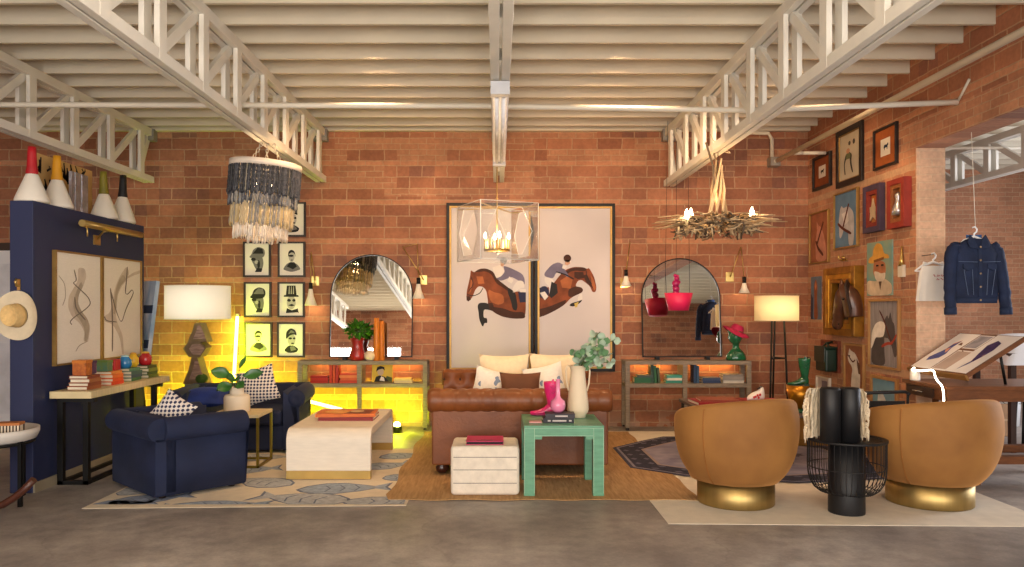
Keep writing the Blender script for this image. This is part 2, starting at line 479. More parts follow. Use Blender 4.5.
# navy partition on the left
PY0, PY1 = 3.38*F/464, 3.38*F/353; PZ = Z(200.5, PY0)
b = MB(); b.bb(WP-.17, WP, PY0, PY1, .001, PZ, NAVYW); struct(b.obj('wall_partition', bevel=.004))
b = MB(); b.bb(WP+.0008, WP+.012, PY0, PY1, .001, .075, mat('pale_skirting', (150, 140, 120), .6)); struct(b.obj('baseboard_partition'))

# ------------------------------------------------------------------ roof trusses
def truss(x, zb, label, y0=-2.6, y1=WY-.02, step=.67):
    t = thing('roof_truss', label, 'truss', (x, y1, zb), 0, 'white roof trusses')
    zt = ZC-.03
    b = MB()
    for s in (-1, 1): b.bb(x+s*.034-.026, x+s*.034+.026, y0, y1-.03, zb-.035, zb+.035, TRUSS)
    b.obj('bottom_chord', t, bevel=.004)
    b = MB()
    for s in (-1, 1): b.bb(x+s*.035-.026, x+s*.035+.026, y0, y1-.002, zt-.05, zt+.03, TRUSS)
    b.obj('top_chord', t, bevel=.004)
    yy = y1-.33; prev = y1-.05
    while yy > y0:
        b = MB()
        for s in (-1, 1): b.bb(x+s*.045-.017, x+s*.045+.017, yy-.05, yy+.05, zb-.03, zt+.02, TRUSS)
        b.obj('upright', t, bevel=.003)
        b = MB(); p0 = Vector((x, prev, zt-.02)); p1 = Vector((x, yy+.03, zb+.02)); d = p1-p0
        b.box((p0+p1)/2, (.035, .07, d.length), TRUSS, R=Matrix.Rotation(math.atan2(-d.y, d.z), 3, 'X'))
        b.obj('diagonal_brace', t)
        prev = yy; yy -= step
    b = MB(); b.bb(x-.08, x+.08, y1-.1, y1, zt-.1, zt+.03, mat('bracket_grey', (140, 136, 130), .5)); b.obj('wall_bracket', t)
    return t
truss(-3.94, 2.80, 'white roof truss at far left, above the navy partition')
truss(-1.993, 2.808, 'white roof truss over the left seating, carrying the dark beaded chandelier')
truss(.02, 2.808, 'middle white roof truss seen end-on, carrying the fluorescent strip')
truss(1.948, 2.76, 'white roof truss over the right seating, carrying the twig chandelier')
truss(5.85, 2.92, 'white roof truss in the next room, seen through the opening', y0=2, y1=11.58)

# fluorescent strip under the middle truss
t = thing('strip_light', 'white fluorescent strip light under the middle roof truss', 'strip light', (.02, 6.0, 2.70))
b = MB(); b.bb(-.035, .075, 4.9, 7.3, 2.715, 2.762, mat('enamel', (236, 236, 238), .35)); b.obj('housing', t, bevel=.008)
b = MB()
for s in (-.022, .022): b.tube([(.02+s, 4.98, 2.698), (.02+s, 7.22, 2.698)], .013, mat('tube_glass', (240, 240, 244), .2), n=10)
b.obj('tube', t)
for ya_, yb_ in ((4.85, 4.92), (7.28, 7.35)): b = MB(); b.bb(-.04, .08, ya_, yb_, 2.68, 2.762, mat('grey_clip', (170, 172, 178), .4)); b.obj('end_cap', t)

# pipes
b = MB(); yp = WR*F/(958-CX); zp = Z(103.5, yp)
b.tube([(-6.75, 6.0, zp), (X(480, 6.04), 6.07, zp), (X(748, 6.2), 6.2, zp), (WR-.002, yp, zp+.01)], .022, PIPE, n=10); b.tube([(WR-.002, yp, zp+.01), (WR-.01, yp-.16, zp+.14)], .010, PIPE)
tag(b.obj('cross_pipe'), 'thin white pipe crossing the whole room below the ceiling', 'pipe')
b = MB(); xp, zq = 3.136, 3.0
b.tube([(xp, -3.35, zq), (xp, 8.72, zq)], .026, PIPE, n=10)
b.tube([(xp, 8.72, zq), (xp-.01, 8.80, zq), (xp-.02, 8.84, zq+.03), (xp-.02, 8.84, zq+.26), (xp-.06, 8.84, zq+.33), (xp-.4, 8.83, zq+.34)], .022, PIPE, n=10)
b.tube([(xp+.12, 8.3, zq), (xp+.36, 8.3, zq)], .02, PIPE, n=10); b.tube([(xp, 8.3, zq), (xp+.12, 8.3, zq)], .02, PIPE, n=10)
b.bb(xp-.06, xp+.05, 8.76, 8.884, zq-.05, zq+.05, mat('box_grey', (150, 142, 132), .5))
tag(b.obj('side_pipe'), 'long white pipe running along the right wall with an elbow at the corner', 'pipe')
b = MB(); b.tube([(WR+.25, 9.0, Z(148, 9.0)), (8.9, 9.0, Z(148, 9.0))], .018, PIPE, n=8)
tag(b.obj('far_pipe'), 'thin white pipe near the ceiling of the next room', 'pipe')

# ------------------------------------------------------------------ rugs
JUTE = mat('jute', (190, 152, 104), .95, var=.25, scale=60, stretch=(1, .1, 1), bump=.8, bscale=70, rgb2=(160, 122, 80))
CREAM = mat('cream_wool', (226, 212, 188), .95, var=.06, scale=12, bump=.2, bscale=80)
def slab(pts, z0, z1, mt): 
    return MB().prism([(p[0], p[1], z0) for p in pts], (0, 0, z1-z0), mt)
b = slab([(1.07, 4.87), (3.5, 4.80), (3.5, 8.52), (1.07, 8.52)], .001, .004, mat('ivory_rug', (232, 222, 204), .95, var=.06, scale=10, bump=.2, bscale=90))
tag(b.obj('ivory_rug'), 'plain ivory rug under the two mustard swivel chairs', 'rug', kind='thing')
# blue fish rug
b = slab([(-2.79, 5.24), (-.62, 5.32), (-.62, 7.46), (-2.79, 7.46)], .001, .004, CREAM)
FB = [mat('fish_blue', (160, 172, 188), .95, var=.2, scale=22), mat('fish_grey', (184, 186, 188), .95, var=.2, scale=26), mat('fish_slate', (140, 152, 174), .95, var=.25, scale=20)]
INK = mat('fish_ink', (116, 124, 142), .95)
def fish(cx, cy, L_, W_, a, mt, k=0):
    top = [(0, .02), (.1, .28), (.3, .46), (.5, .44), (.7, .24), (.82, .1), (1, .36), (.94, 0), (1, -.3), (.82, -.08), (.65, -.26), (.4, -.4), (.2, -.34), (.06, -.18)]
    ca, sa = math.cos(a), math.sin(a)
    def W(p, z): 
        x_, y_ = (p[0]-.5)*L_, p[1]*W_
        return (min(-.64, max(-2.77, cx+x_*ca-y_*sa)), min(7.44, max(5.345, cy+x_*sa+y_*ca)), z)
    b.poly([W(p, .0044) for p in top], INK)
    b.poly([W((.5+(p[0]-.5)*.93, p[1]*.9), .0049) for p in top], mt)
    for s_ in (.3, .45, .6): b.poly([W(q_, .0053) for q_ in stroke([(s_, .25), (s_+.05, .02), (s_, -.2)], .018)], INK)
FR = random.Random(4)
for (px, py, L_, W_, a) in [(345, 489, .72, .42, .15), (302, 499, .75, .45, 2.9), (222, 505, .7, .24, .1), (150, 500, .6, .35, .5), (390, 502, .7, .3, .05), (262, 482, .6, .4, 2.7), (388, 466, .5, .35, .6), (252, 470, .5, .4, .3), (404, 478, .35, .3, .2), (405, 456, .5, .35, .5),
                            (262, 458, .6, .4, .2), (120, 505, .5, .3, .3), (140, 490, .4, .3, 1.2), (190, 480, .7, .4, .5), (200, 470, .6, .4, 2.4), (330, 470, .7, .4, .4), (330, 457, .7, .5, 2.2), (180, 508, .35, .2, 2.8), (268, 507, .4, .2, 2.9)]:
    p = fl(px, py); fish(p.x, p.y, L_, W_, a, FR.choice(FB))
tag(b.obj('fish_rug'), 'cream rug with blue-grey fish pattern under the white coffee table', 'rug', kind='thing')
# jute rug on top, with softly wavy edge
P = []
for i in range(28): P.append((-.79+2.21*i/27, 5.46+.015*math.sin(i*1.1)))
P[0] = (-.765, 5.475)
for i in range(1, 20): P.append((1.42+.008*math.sin(i*2), 5.46+3.0*i/19))
for i in range(1, 28): P.append((1.42-2.21*i/27, 8.46))
for i in range(1, 19): P.append((-.79+.02*math.sin(i*.9), 8.46-3.0*i/19))
b = slab(P, .0045, .010, JUTE); tag(b.obj('jute_rug'), 'braided tan jute rug under the leather sofa, ottoman and green table', 'rug', kind='thing')
# dark oriental rug
oct_ = [(1.11, 7.47), (1.12, 6.54), (1.5, 6.22), (2.3, 5.97), (3.05, 6.12), (3.36, 6.6), (3.34, 7.5), (2.75, 8.12), (1.73, 8.12), (1.46, 7.86)]
b = slab(oct_, .0105, .0135, mat('oriental_navy', (58, 60, 84), .95, var=.3, scale=14))
c_ = Vector((2.25, 7.05))
def ins(k_): return [tuple(c_+(Vector(p)-c_)*k_) for p in oct_]
for k_, mt, zz in ((.975, mat('oriental_grey', (132, 128, 142), .95, var=.2, scale=30), .0139), (.955, mat('oriental_ink', (46, 46, 66), .95, var=.35, scale=40), .0143), (.78, mat('oriental_line', (150, 134, 134), .95), .0147), (.755, mat('oriental_field', (154, 148, 168), .95, var=.28, scale=5, rgb2=(114, 110, 136)), .0151)):
    b.poly([(p[0], p[1], zz) for p in ins(k_)], mt)
A_ = ins(.865); LT = mat('oriental_motif', (96, 94, 114), .95)
for i in range(len(A_)):
    p0, p1 = Vector(A_[i]), Vector(A_[(i+1) % len(A_)]); n_ = max(2, int((p1-p0).length/.17)); d = (p1-p0).normalized(); w = Vector((-d.y, d.x))
    for j in range(n_):
        c0 = p0+(p1-p0)*((j+.5)/n_)
        for o_ in (-.055, .055): b.poly([(*(c0+w*o_+d*u_*.045+w*v_*.03), .01495) for u_, v_ in ((-1, 0), (0, -1), (1, 0), (0, 1))], LT)
MD = mat('oriental_medal', (84, 76, 96), .95, var=.3, scale=20)
for (cx_, cy_, r_) in ((2.25, 7.05, .42), (1.85, 7.0, .16), (2.65, 7.1, .16)):
    b.poly([(cx_+r_*(1 if i % 2 else .72)*math.cos(2*PI*i/16), cy_+r_*.7*(1 if i % 2 else .72)*math.sin(2*PI*i/16), .0155) for i in range(16)], MD)
    b.poly([(cx_+r_*.5*math.cos(2*PI*i/12), cy_+r_*.35*math.sin(2*PI*i/12), .0159) for i in range(12)], LT)
tag(b.obj('oriental_rug'), 'worn navy and grey oriental rug laid over the ivory and jute rugs', 'rug', kind='thing')
# ================================================================== left side
BRASS = mat('brass', (196, 166, 100), .3, metal=.9, var=.1)
GOLDF = mat('gold_frame', (160, 126, 70), .4, metal=.6, var=.15, scale=14)
NAVYV = mat('navy_velvet', (24, 34, 64), .8, var=.3, scale=3, sheen=.35, bump=.15, bscale=18)
PAPER = mat('paper', (236, 228, 214), .85, var=.05, scale=30, stretch=(1, 1, 14))
BONE = mat('pale_oak', (214, 196, 152), .55, var=.08, scale=5, stretch=(1, 8, 1))
TIMBER = mat('grey_timber', (134, 122, 108), .7, var=.2, scale=7, stretch=(2, 12, 12), bump=.2)

# four buoys standing on the partition
def buoy(px, ytop, yneck, ybase, rgb, label, lean=0.0):
    d = (WP-.07)*F/(px-CX); r = .118
    root = thing('cone_buoy', label, 'buoy', (WP-.07, d, PZ+.0005), 0, 'buoys on top of the partition')
    hN, hT = Z(yneck, d)-PZ, Z(ytop, d)-PZ
    T = TR(WP-.07, d, PZ+.0005) @ RX(lean)
    b = MB(T); b.lathe([(0, 0), (r*.98, 0), (r, .012), (r*.96, .03), (r*.36, hN*.97), (r*.32, hN), (0, hN)], (0, 0, 0), mat('buoy_white', (226, 220, 208), .7, var=.06, bump=.15), 28); b.obj('cone', root)
    b = MB(T); b.lathe([(0, hN-.01), (r*.33, hN-.01), (r*.36, hN+.01), (r*.30, hN+.05), (r*.26, hT-.05), (r*.24, hT), (0, hT)], (0, 0, 0), mat('buoy_'+label.split()[4], rgb, .55), 20); b.obj('neck', root)
buoy(32, 147, 174, 201, (172, 24, 34), 'white cone buoy with red neck on the navy partition')
buoy(57, 156, 180, 206, (206, 146, 28), 'white cone buoy with amber neck on the navy partition')
buoy(104.5, 172, 194, 215, (120, 112, 34), 'white cone buoy with olive neck on the navy partition', .05)
buoy(122, 175, 197, 220, (24, 24, 28), 'white cone buoy with black neck on the navy partition', -.05)
# printed board and silver panel behind them
d0, d1 = 6.21, 7.09; xb = WP-.30
b = MB(); b.bb(xb-.02, xb+.0, d0, d1, .001, PZ+.46, mat('kraft_board', (196, 158, 100), .8))
ink = mat('board_ink', (40, 32, 26), .8); R_ = random.Random(3)
for i in range(44):
    yy = d0+.03+R_.random()*(d1-d0-.1); zz = PZ+.1+R_.random()*.3; 
    pts = stroke([(yy, zz), (yy+.03+R_.random()*.03, zz+.05*R_.uniform(-1, 1)), (yy+.02*R_.uniform(-1, 2), zz+R_.uniform(.04, .13))], .02)
    b.poly([(xb+.0015, max(d0, min(d1, p[0])), max(PZ+.01, min(PZ+.455, p[1]))) for p in pts], ink)
tag(b.obj('printed_board'), 'tall tan board with dark brush marks standing behind the navy partition', 'board')
b = MB(); dd = 6.36
for i in range(5): b.bb(WP-.10+.004*(i % 2), WP-.075+.004*(i % 2), dd-.02+i*.05, dd+.03+i*.05, PZ+.001, PZ+.33, mat('silver_foil', (168, 172, 182), .3, metal=.8, var=.25, scale=14, bump=.8, bscale=30))
tag(b.obj('silver_panel'), 'crinkled silver panel standing between the amber and olive buoys', 'panel')

# brass picture light
def pp(px, py, off): return on_part(px, py, off)
t = thing('picture_light', 'long brass picture light on the navy partition above the pictures', 'picture light', pp(112, 232, 0))
ya, yb_ = (WP+.15)*F/(82-CX), (WP+.15)*F/(141-CX); zl = Z(229.5, (ya+yb_)/2)
b = MB(); b.tube([(WP+.15, ya, zl), (WP+.15, yb_, zl)], .028, BRASS, n=14); b.obj('lamp_head', t)
b = MB(); ym = (ya+yb_)/2
b.tube([(WP+.004, ym, zl-.09), (WP+.06, ym, zl-.02), (WP+.15, ym, zl)], .008, BRASS, n=8); b.bb(WP+.001, WP+.014, ym-.05, ym+.05, zl-.13, zl-.05, BRASS); b.obj('bracket', t)
for f_ in (.02, .5): 
    b = MB(); yy = ya+(yb_-ya)*f_+.03; b.tube([(WP+.15, yy, zl-.02), (WP+.17, yy-.01, zl-.04), (WP+.165, yy, zl-.10)], .006, BRASS, n=6); b.obj('hook', t)

# diptych
def horse_panel(px0, px1, label, art):
    y0, y1 = WP*F/(px0-CX), WP*F/(px1-CX); z1 = Z(249.5, WP*F/(50.5-CX)); z0 = Z(366.5, WP*F/(50.5-CX))
    t = thing('framed_drawing', label, 'picture', (WP, (y0+y1)/2, z0), 0, 'horse drawings on the navy partition')
    b = MB(); w = .014
    for (a0, a1, c0, c1) in ((y0, y0+w, z0, z1), (y1-w, y1, z0, z1), (y0+w, y1-w, z0, z0+w), (y0+w, y1-w, z1-w, z1)): b.bb(WP+.002, WP+.035, a0, a1, c0, c1, GOLDF)
    b.obj('frame', t)
    b = MB(); b.bb(WP+.002, WP+.02, y0+w, y1-w, z0+w, z1-w, PAPER)
    for (pl, mt, o_) in art:
        Q = []
        for (px, py) in soft(pl):
            p = pp(50+px/3.663, 215+py/3.663, .0208+o_*.0005); p.y = min(y1-w-.001, max(y0+w+.001, p.y)); p.x = WP+.0208+o_*.0005; Q.append(p)
        b.poly(Q, mt)
    b.obj('drawing', t)
SM1 = mat('wash_light', (206, 192, 174), .9, var=.1, scale=14); SM2 = mat('wash_mid', (176, 162, 142), .9, var=.15, scale=12); SM3 = mat('wash_dark', (120, 110, 98), .9)
horse_panel(51.6, 98.6, 'wash drawing of a rearing horse in thin gold frame, nearer the camera', [
    ([(92, 192), (118, 195), (124, 225), (112, 262), (96, 290), (92, 320), (104, 350), (128, 380), (138, 410), (134, 440), (130, 466), (112, 464), (118, 430), (100, 396), (72, 376), (56, 340), (58, 300), (74, 272), (94, 240)], SM1, 1),
    ([(104, 240), (112, 262), (96, 290), (92, 320), (104, 350), (128, 380), (136, 410), (128, 462), (116, 462), (118, 420), (100, 384), (82, 366), (74, 330), (82, 290)], SM2, 2),
    (stroke([(78, 200), (88, 240), (74, 248), (84, 258), (130, 300), (140, 325), (120, 346), (76, 376), (62, 392), (70, 402)], 4), SM3, 3),
    (stroke([(80, 300), (84, 345), (120, 385)], 5), SM3, 4), (stroke([(22, 222), (44, 250), (48, 300), (36, 332)], 3), SM2, 1), (stroke([(128, 462), (96, 478), (84, 500)], 3), SM2, 3)])
horse_panel(99.2, 138.6, 'wash drawing of a standing horse in thin gold frame, farther along the partition', [
    ([(272, 186), (282, 210), (274, 238), (256, 258), (240, 290), (236, 330), (232, 370), (240, 400), (258, 440), (262, 510), (256, 510), (248, 450), (222, 400), (190, 390), (188, 370), (210, 360), (220, 320), (228, 270), (246, 226)], SM1, 1),
    ([(258, 215), (272, 236), (252, 256), (236, 292), (232, 360), (222, 366), (226, 300), (238, 250)], SM2, 2),
    (stroke([(212, 268), (218, 330), (220, 420), (219, 500)], 5), SM3, 3), (stroke([(214, 280), (232, 350), (252, 400), (270, 340), (298, 286), (292, 272), (274, 292), (266, 286), (272, 230), (274, 190)], 4), SM3, 4),
    (stroke([(190, 372), (196, 388), (236, 392)], 4), SM3, 3), ([(340, 200), (341, 210), (300, 220), (262, 240), (262, 236), (300, 208)], SM1, 1), (stroke([(160, 376), (156, 400), (166, 424), (154, 444)], 4), SM2, 3)])

# console along the partition
cx0, cx1, cy0, cy1 = WP+.016, -3.05, 5.86, 7.27
t = thing('console_table', 'pale-topped console table with black iron legs along the navy partition', 'console table', (-3.21, 6.56, 0))
b = MB(); b.bb(cx0, cx1, cy0, cy1, .668, .722, BONE); b.obj('table_top', t, bevel=.004)
for yy in (cy0+.11, cy1-.13):
    b = MB(); s = .042
    for xx in (cx0+.03, cx1-.09): b.bb(xx-s/2, xx+s/2, yy-s/2, yy+s/2, .0005, .668, BLACK)
    b.bb(cx0+.01, cx1-.069, yy-s/2, yy+s/2, .0005, .03, BLACK); b.bb(cx0+.01, cx1-.02, yy-s/2-.005, yy+s/2+.005, .632, .668, BLACK)
    b.obj('leg_frame', t)
b = MB(); b.bb(cx1-.112, cx1-.07, cy0+.11, cy1-.13, .0008, .03, BLACK); b.bb(cx0+.01, cx0+.04, cy0+.11, cy1-.13, .0008, .03, BLACK); b.obj('stretcher', t)

# books ------------------------------------------------------------
def book(x, y, z, w, d, h, rz, rgb, label, group, pages=True, spine='-y', name='book'):
    """a flat-lying closed book; spine towards -y in its own frame"""
    t = thing(name, label, 'book', (x, y, z), rz, group); T = WM[t.name]
    cm = mat('cover_%d_%d_%d' % rgb, rgb, .55, var=.1); e = min(.004, h*.15)
    b = MB(T); b.bb(-w/2, w/2, -d/2, d/2, 0, e, cm); b.bb(-w/2, w/2, -d/2, d/2, h-e, h, cm); b.bb(-w/2, w/2, -d/2, -d/2+e, e, h-e, cm); b.obj('cover', t)
    b = MB(T); b.bb(-w/2+.005, w/2-.005, -d/2+e, d/2-.006, e+.0002, h-e-.0002, mat('pages', (226, 214, 190), .9)); b.obj('pages', t)
    return t
def stack(x, y, z, specs, group, rz=0.0, jit=.05, seed=1):
    R = random.Random(seed); zz = z+.0006
    for (w, d, h, rgb, label) in specs:
        book(x+R.uniform(-.008, .008), y+R.uniform(-.008, .008), zz, w, d, h, rz+R.uniform(-jit, jit), rgb, label, group); zz += h+.0006
    return zz
def upright(x, y, z, w, d, h, rgb, label, group, rz=0.0, tilt=0.0):
    """a book standing on its lower edge with the spine towards -y; w is its thickness"""
    t = thing('book', label, 'book', (x, y, z+.0005), rz, group); T = WM[t.name] @ RY(tilt)
    cm = mat('cover_%d_%d_%d' % rgb, rgb, .55, var=.1); e = .0035
    b = MB(T); b.bb(-w/2, -w/2+e, -d/2, d/2, 0, h, cm); b.bb(w/2-e, w/2, -d/2, d/2, 0, h, cm); b.bb(-w/2+e, w/2-e, -d/2, -d/2+e, 0, h, cm); b.obj('cover', t)
    b = MB(T); b.bb(-w/2+e+.0002, w/2-e-.0002, -d/2+e, d/2-.006, .005, h-.005, mat('pages', (226, 214, 190), .9)); b.obj('pages', t)
GP = 'books stacked on the console by the partition'
zc = .722; xk = -3.2
rs = PI/2-.0
P_ord = ['lowest', 'second', 'third', 'topmost']
def four(y, cols, name, seed, n=4, hh=(.028, .026, .03, .024)):
    sp = []
    for i, c_ in enumerate(cols): sp.append((.2-.006*i, .16-.004*i, hh[i % 4], c_, '%s book, %s of the %s stack on the pale console' % (name[i], P_ord[i] if i < len(cols)-1 else 'topmost', seed)))
    return stack(xk, y, zc, sp, GP, rz=PI/2, seed=int(y*10))
z1 = four(6.05, [(150, 84, 48), (132, 62, 40), (158, 92, 56), (126, 58, 38)], ['tan', 'russet', 'tan', 'russet'], 'nearest')
z2 = four(6.42, [(206, 66, 34), (216, 84, 34), (222, 112, 44), (214, 130, 60)], ['red-orange', 'orange', 'light orange', 'apricot'], 'orange')
z3 = four(6.76, [(52, 104, 66), (54, 76, 92), (64, 96, 88), (86, 128, 96)], ['green', 'slate blue', 'teal', 'pale green'], 'green')
z4 = four(7.08, [(88, 104, 40), (64, 84, 44), (112, 124, 50), (70, 76, 34)], ['olive', 'dark green', 'lime', 'moss'], 'farthest')
def carton(x, y, z, s, rgb, rgb2, label, kind='patterned_box', cat='box', h=.1):
    b = MB(TR(x, y, z+.0008)); m1 = mat('carton_%d' % (rgb[0]*7+rgb[1]), rgb, .5, rgb2=rgb2, scale=30, var=.3); b.bb(-s/2, s/2, -s/2, s/2, 0, h, m1)
    b.bb(-s/2-.003, s/2+.003, -s/2-.003, s/2+.003, h*.82, h+.002, mat('lid_%d' % (rgb2[0]*5+rgb2[2]), rgb2, .5))
    tag(b.obj(kind, bevel=.003), label, cat, 'trinkets on the console books')
def jar(x, y, z, r, h, rgb, lid, label, cat='jar'):
    t = thing('glazed_jar', label, cat, (x, y, z+.0008), 0, 'trinkets on the console books'); T = WM[t.name]
    b = MB(T); b.lathe([(0, 0), (r*.7, 0), (r, h*.2), (r, h*.6), (r*.6, h*.8), (r*.6, h*.85), (0, h*.85)], (0, 0, 0), mat('jar_%d' % (rgb[0]*3+rgb[2]), rgb, .25, coat=.5), 20); b.obj('pot', t)
    b = MB(T); b.lathe([(0, h*.86), (r*.65, h*.86), (r*.5, h*.95), (0, h)], (0, 0, 0), mat('jar_%d' % (lid[0]*3+lid[2]), lid, .3), 16); b.obj('lid', t)
carton(xk+.01, 6.00, z1, .10, (146, 66, 30), (206, 120, 40), 'amber and brown patterned box on the nearest stack', h=.115)
carton(xk-.0, 6.135, z1, .07, (96, 56, 96), (70, 40, 80), 'small plum box beside the amber patterned box', h=.10)
carton(xk+.0, 6.36, z2, .09, (70, 110, 100), (96, 120, 50), 'green and blue patterned box on the orange stack', h=.09)
t = thing('heart_box', 'red box with pale heart on the orange stack', 'box', (xk, 6.49, z2+.0008), 0, 'trinkets on the console books')
b = MB(WM[t.name]); b.bb(-.045, .045, -.05, .05, 0, .09, mat('heart_red', (176, 30, 40), .45)); b.obj('body', t, bevel=.004)
b = MB(WM[t.name]); b.prism([(math.copysign(abs(math.sin(a)), math.sin(a))**1*.5*.06*(1) , -.0505, .045+.002*(13*math.cos(a)-5*math.cos(2*a)-2*math.cos(3*a)-math.cos(4*a))) for a in [2*PI*i/20 for i in range(20)]], (0, -.002, 0), mat('heart_pale', (240, 196, 190), .5)); b.obj('heart', t)
jar(xk+.01, 6.69, z3, .055, .115, (34, 112, 170), (150, 190, 200), 'bright blue lidded jar on the green stack')
jar(xk+.01, 6.84, z3, .045, .13, (216, 172, 44), (196, 140, 40), 'mustard yellow jar on the green stack')
jar(xk+.01, 7.08, z4, .055, .125, (186, 38, 44), (222, 180, 60), 'red jar with yellow lid on the farthest stack')

# hat on its hook, on the end face of the partition
hx, hy = X(18, PY0-.06), PY0
t = thing('wall_hook', 'small brass hook on the end of the navy partition', 'hook', (hx+.01, PY0, Z(288, PY0)))
b = MB(); zz = Z(286, PY0); xh = X(19, PY0)
b.tube([(xh, PY0-.002, zz), (xh, PY0-.03, zz), (xh, PY0-.045, zz+.03), (xh, PY0-.03, zz+.05)], .008, BRASS, n=8); b.bb(xh-.012, xh+.012, PY0-.006, PY0-.0005, zz-.03, zz+.05, BRASS); b.obj('hook', t)
HAT = mat('hat_felt', (214, 200, 172), .9, var=.06, scale=20, bump=.1); STRAW = mat('hat_straw', (222, 188, 128), .9, var=.12, scale=40, bump=.3)
def hat(T, name, label, cat, m1, m2, r=.17, h=.115, roll=.04):
    t = thing(name, label, cat, T.translation); 
    b = MB(T)
    def brim(u, v):
        a = 2*PI*u; rr = r*(.46+.54*v); w = abs(math.cos(a))**2*roll*v**2
        return Vector((rr*math.cos(a)*.95, rr*math.sin(a)*1.06, w))
    b.grid(brim, 40, 8, m1, cu=True); b.grid(lambda u, v: brim(u, v)+Vector((0, 0, -.005)), 40, 8, m1, cu=True)
    b.grid(lambda u, v: brim(u, 1)+Vector((0, 0, -.005*v)), 40, 2, m1, cu=True); b.obj('brim', t)
    b = MB(T)
    def crown(u, v):
        a = 2*PI*u; k = .47*r*(1-.22*v**2) if v < .8 else .47*r*(1-.22*.64)*(1-((v-.8)/.2)**2*1)
        zz = h*min(1, v/.78)-(.03*max(0, (v-.78)/.22)*(1-.0)) 
        return Vector((k*math.cos(a)*.86, k*math.sin(a)*1.08, zz-.002))
    b.grid(crown, 32, 16, m2, cu=True); b.obj('crown', t)
    b = MB(T); b.grid(lambda u, v: Vector((.475*r*math.cos(2*PI*u)*.87, .475*r*math.sin(2*PI*u)*1.09, .002+.018*v)), 32, 2, mat('hat_band', (176, 150, 104), .8), cu=True); b.obj('band', t)
    return t
hat(TR(X(17, PY0-.03), PY0-.022, Z(315.5, PY0-.03)) @ RX(PI/2) @ RZ(0.12), 'cowboy_hat', 'cream cowboy hat hanging on the end of the navy partition', 'hat', HAT, STRAW)

# round tray table
tx, ty = -3.48, 5.37
t = thing('tray_table', 'round white tray table on black legs at the left edge', 'side table', (tx, ty, 0))
b = MB(); b.lathe([(0, .43), (.22, .43), (.27, .445), (.29, .49), (.29, .52), (.275, .52), (.265, .48), (.2, .462), (0, .46)], (tx, ty, 0), mat('tray_white', (214, 208, 200), .5, var=.08), 40); b.obj('tray', t)
for a in (-.3, 1.3, 2.9, 4.4):
    b = MB(); b.bb(tx+.255*math.cos(a)-.012, tx+.255*math.cos(a)+.012, ty+.255*math.sin(a)-.012, ty+.255*math.sin(a)+.012, .0005, .445, BLACK); b.obj('leg', t)
b = MB(); b.tube([(tx+.255*math.cos(a), ty+.255*math.sin(a), .425) for a in [2*PI*i/32 for i in range(32)]], .01, BLACK, closed=True); b.obj('ring', t)
b = MB(TR(tx+.14, ty-.02, .463) @ RZ(.2)); b.bb(-.075, .075, -.05, .05, 0, .10, checker_cloth('stripe_box', (214, 200, 180), (52, 36, 30), 320, kind='stripes_x')); b.bb(-.077, .077, -.052, .052, .085, .104, mat('box_orange', (184, 112, 56), .6))
tag(b.obj('striped_box', bevel=.004), 'black and cream striped box on the round white tray', 'box')
GLS = mat('clear_glass', (235, 238, 240), .03, trans=1.0, var=0)
for i, (ox, oy) in enumerate(((-.02, -.09), (-.0, .06))):
    b = MB(); b.lathe([(0, .004), (.03, .004), (.038, .075), (.036, .075), (.028, .01), (0, .01)], (tx+ox, ty+oy, .461), GLS, 20); 
    tag(b.obj('glass_tumbler'), ['glass tumbler at the front of the white tray', 'glass tumbler at the back of the white tray'][i], 'glass', 'tumblers on the tray')

# rocking chair, mostly beyond the frame
WALN = mat('dark_walnut', (74, 38, 26), .45, var=.25, scale=8, stretch=(3, 14, 3), coat=.2)
t = thing('rocking_chair', 'dark walnut rocking chair cut off by the left edge', 'rocking chair', (-3.5, 4.8, 0))
for i, yy in enumerate((5.05, 4.55)):
    b = MB(); b.tube([(-3.56+.85*(s-.4), yy, .024+.82*abs(s-.42)**3) for s in [k/14*1.06 for k in range(15)]], .024, WALN, n=8); b.obj('rocker', t)
for yy in (5.05, 4.55):
    for xx in (-3.68, -3.36):
        b = MB(); b.tube([(xx, yy, .045), (xx+(.02 if xx > -3.5 else -.06), yy, .40 if xx > -3.5 else 1.0)], .02, WALN, n=8); b.obj('leg', t)
b = MB(); b.bb(-3.72, -3.32, 4.51, 5.09, .36, .40, WALN); b.obj('seat', t, bevel=.008)
b = MB()
for k in range(4): b.bb(-3.76, -3.73, 4.56, 5.04, .5+k*.13, .57+k*.13, WALN)
b.obj('backrest', t)
b = MB(); b.pillow(.4, .4, .1, TR(-3.50, 4.80, .45) @ RX(-PI/2) @ TR(0, 0, -.2), mat('chair_fleece', (196, 184, 160), .95, bump=.8, bscale=60)); b.obj('seat_pad', t)

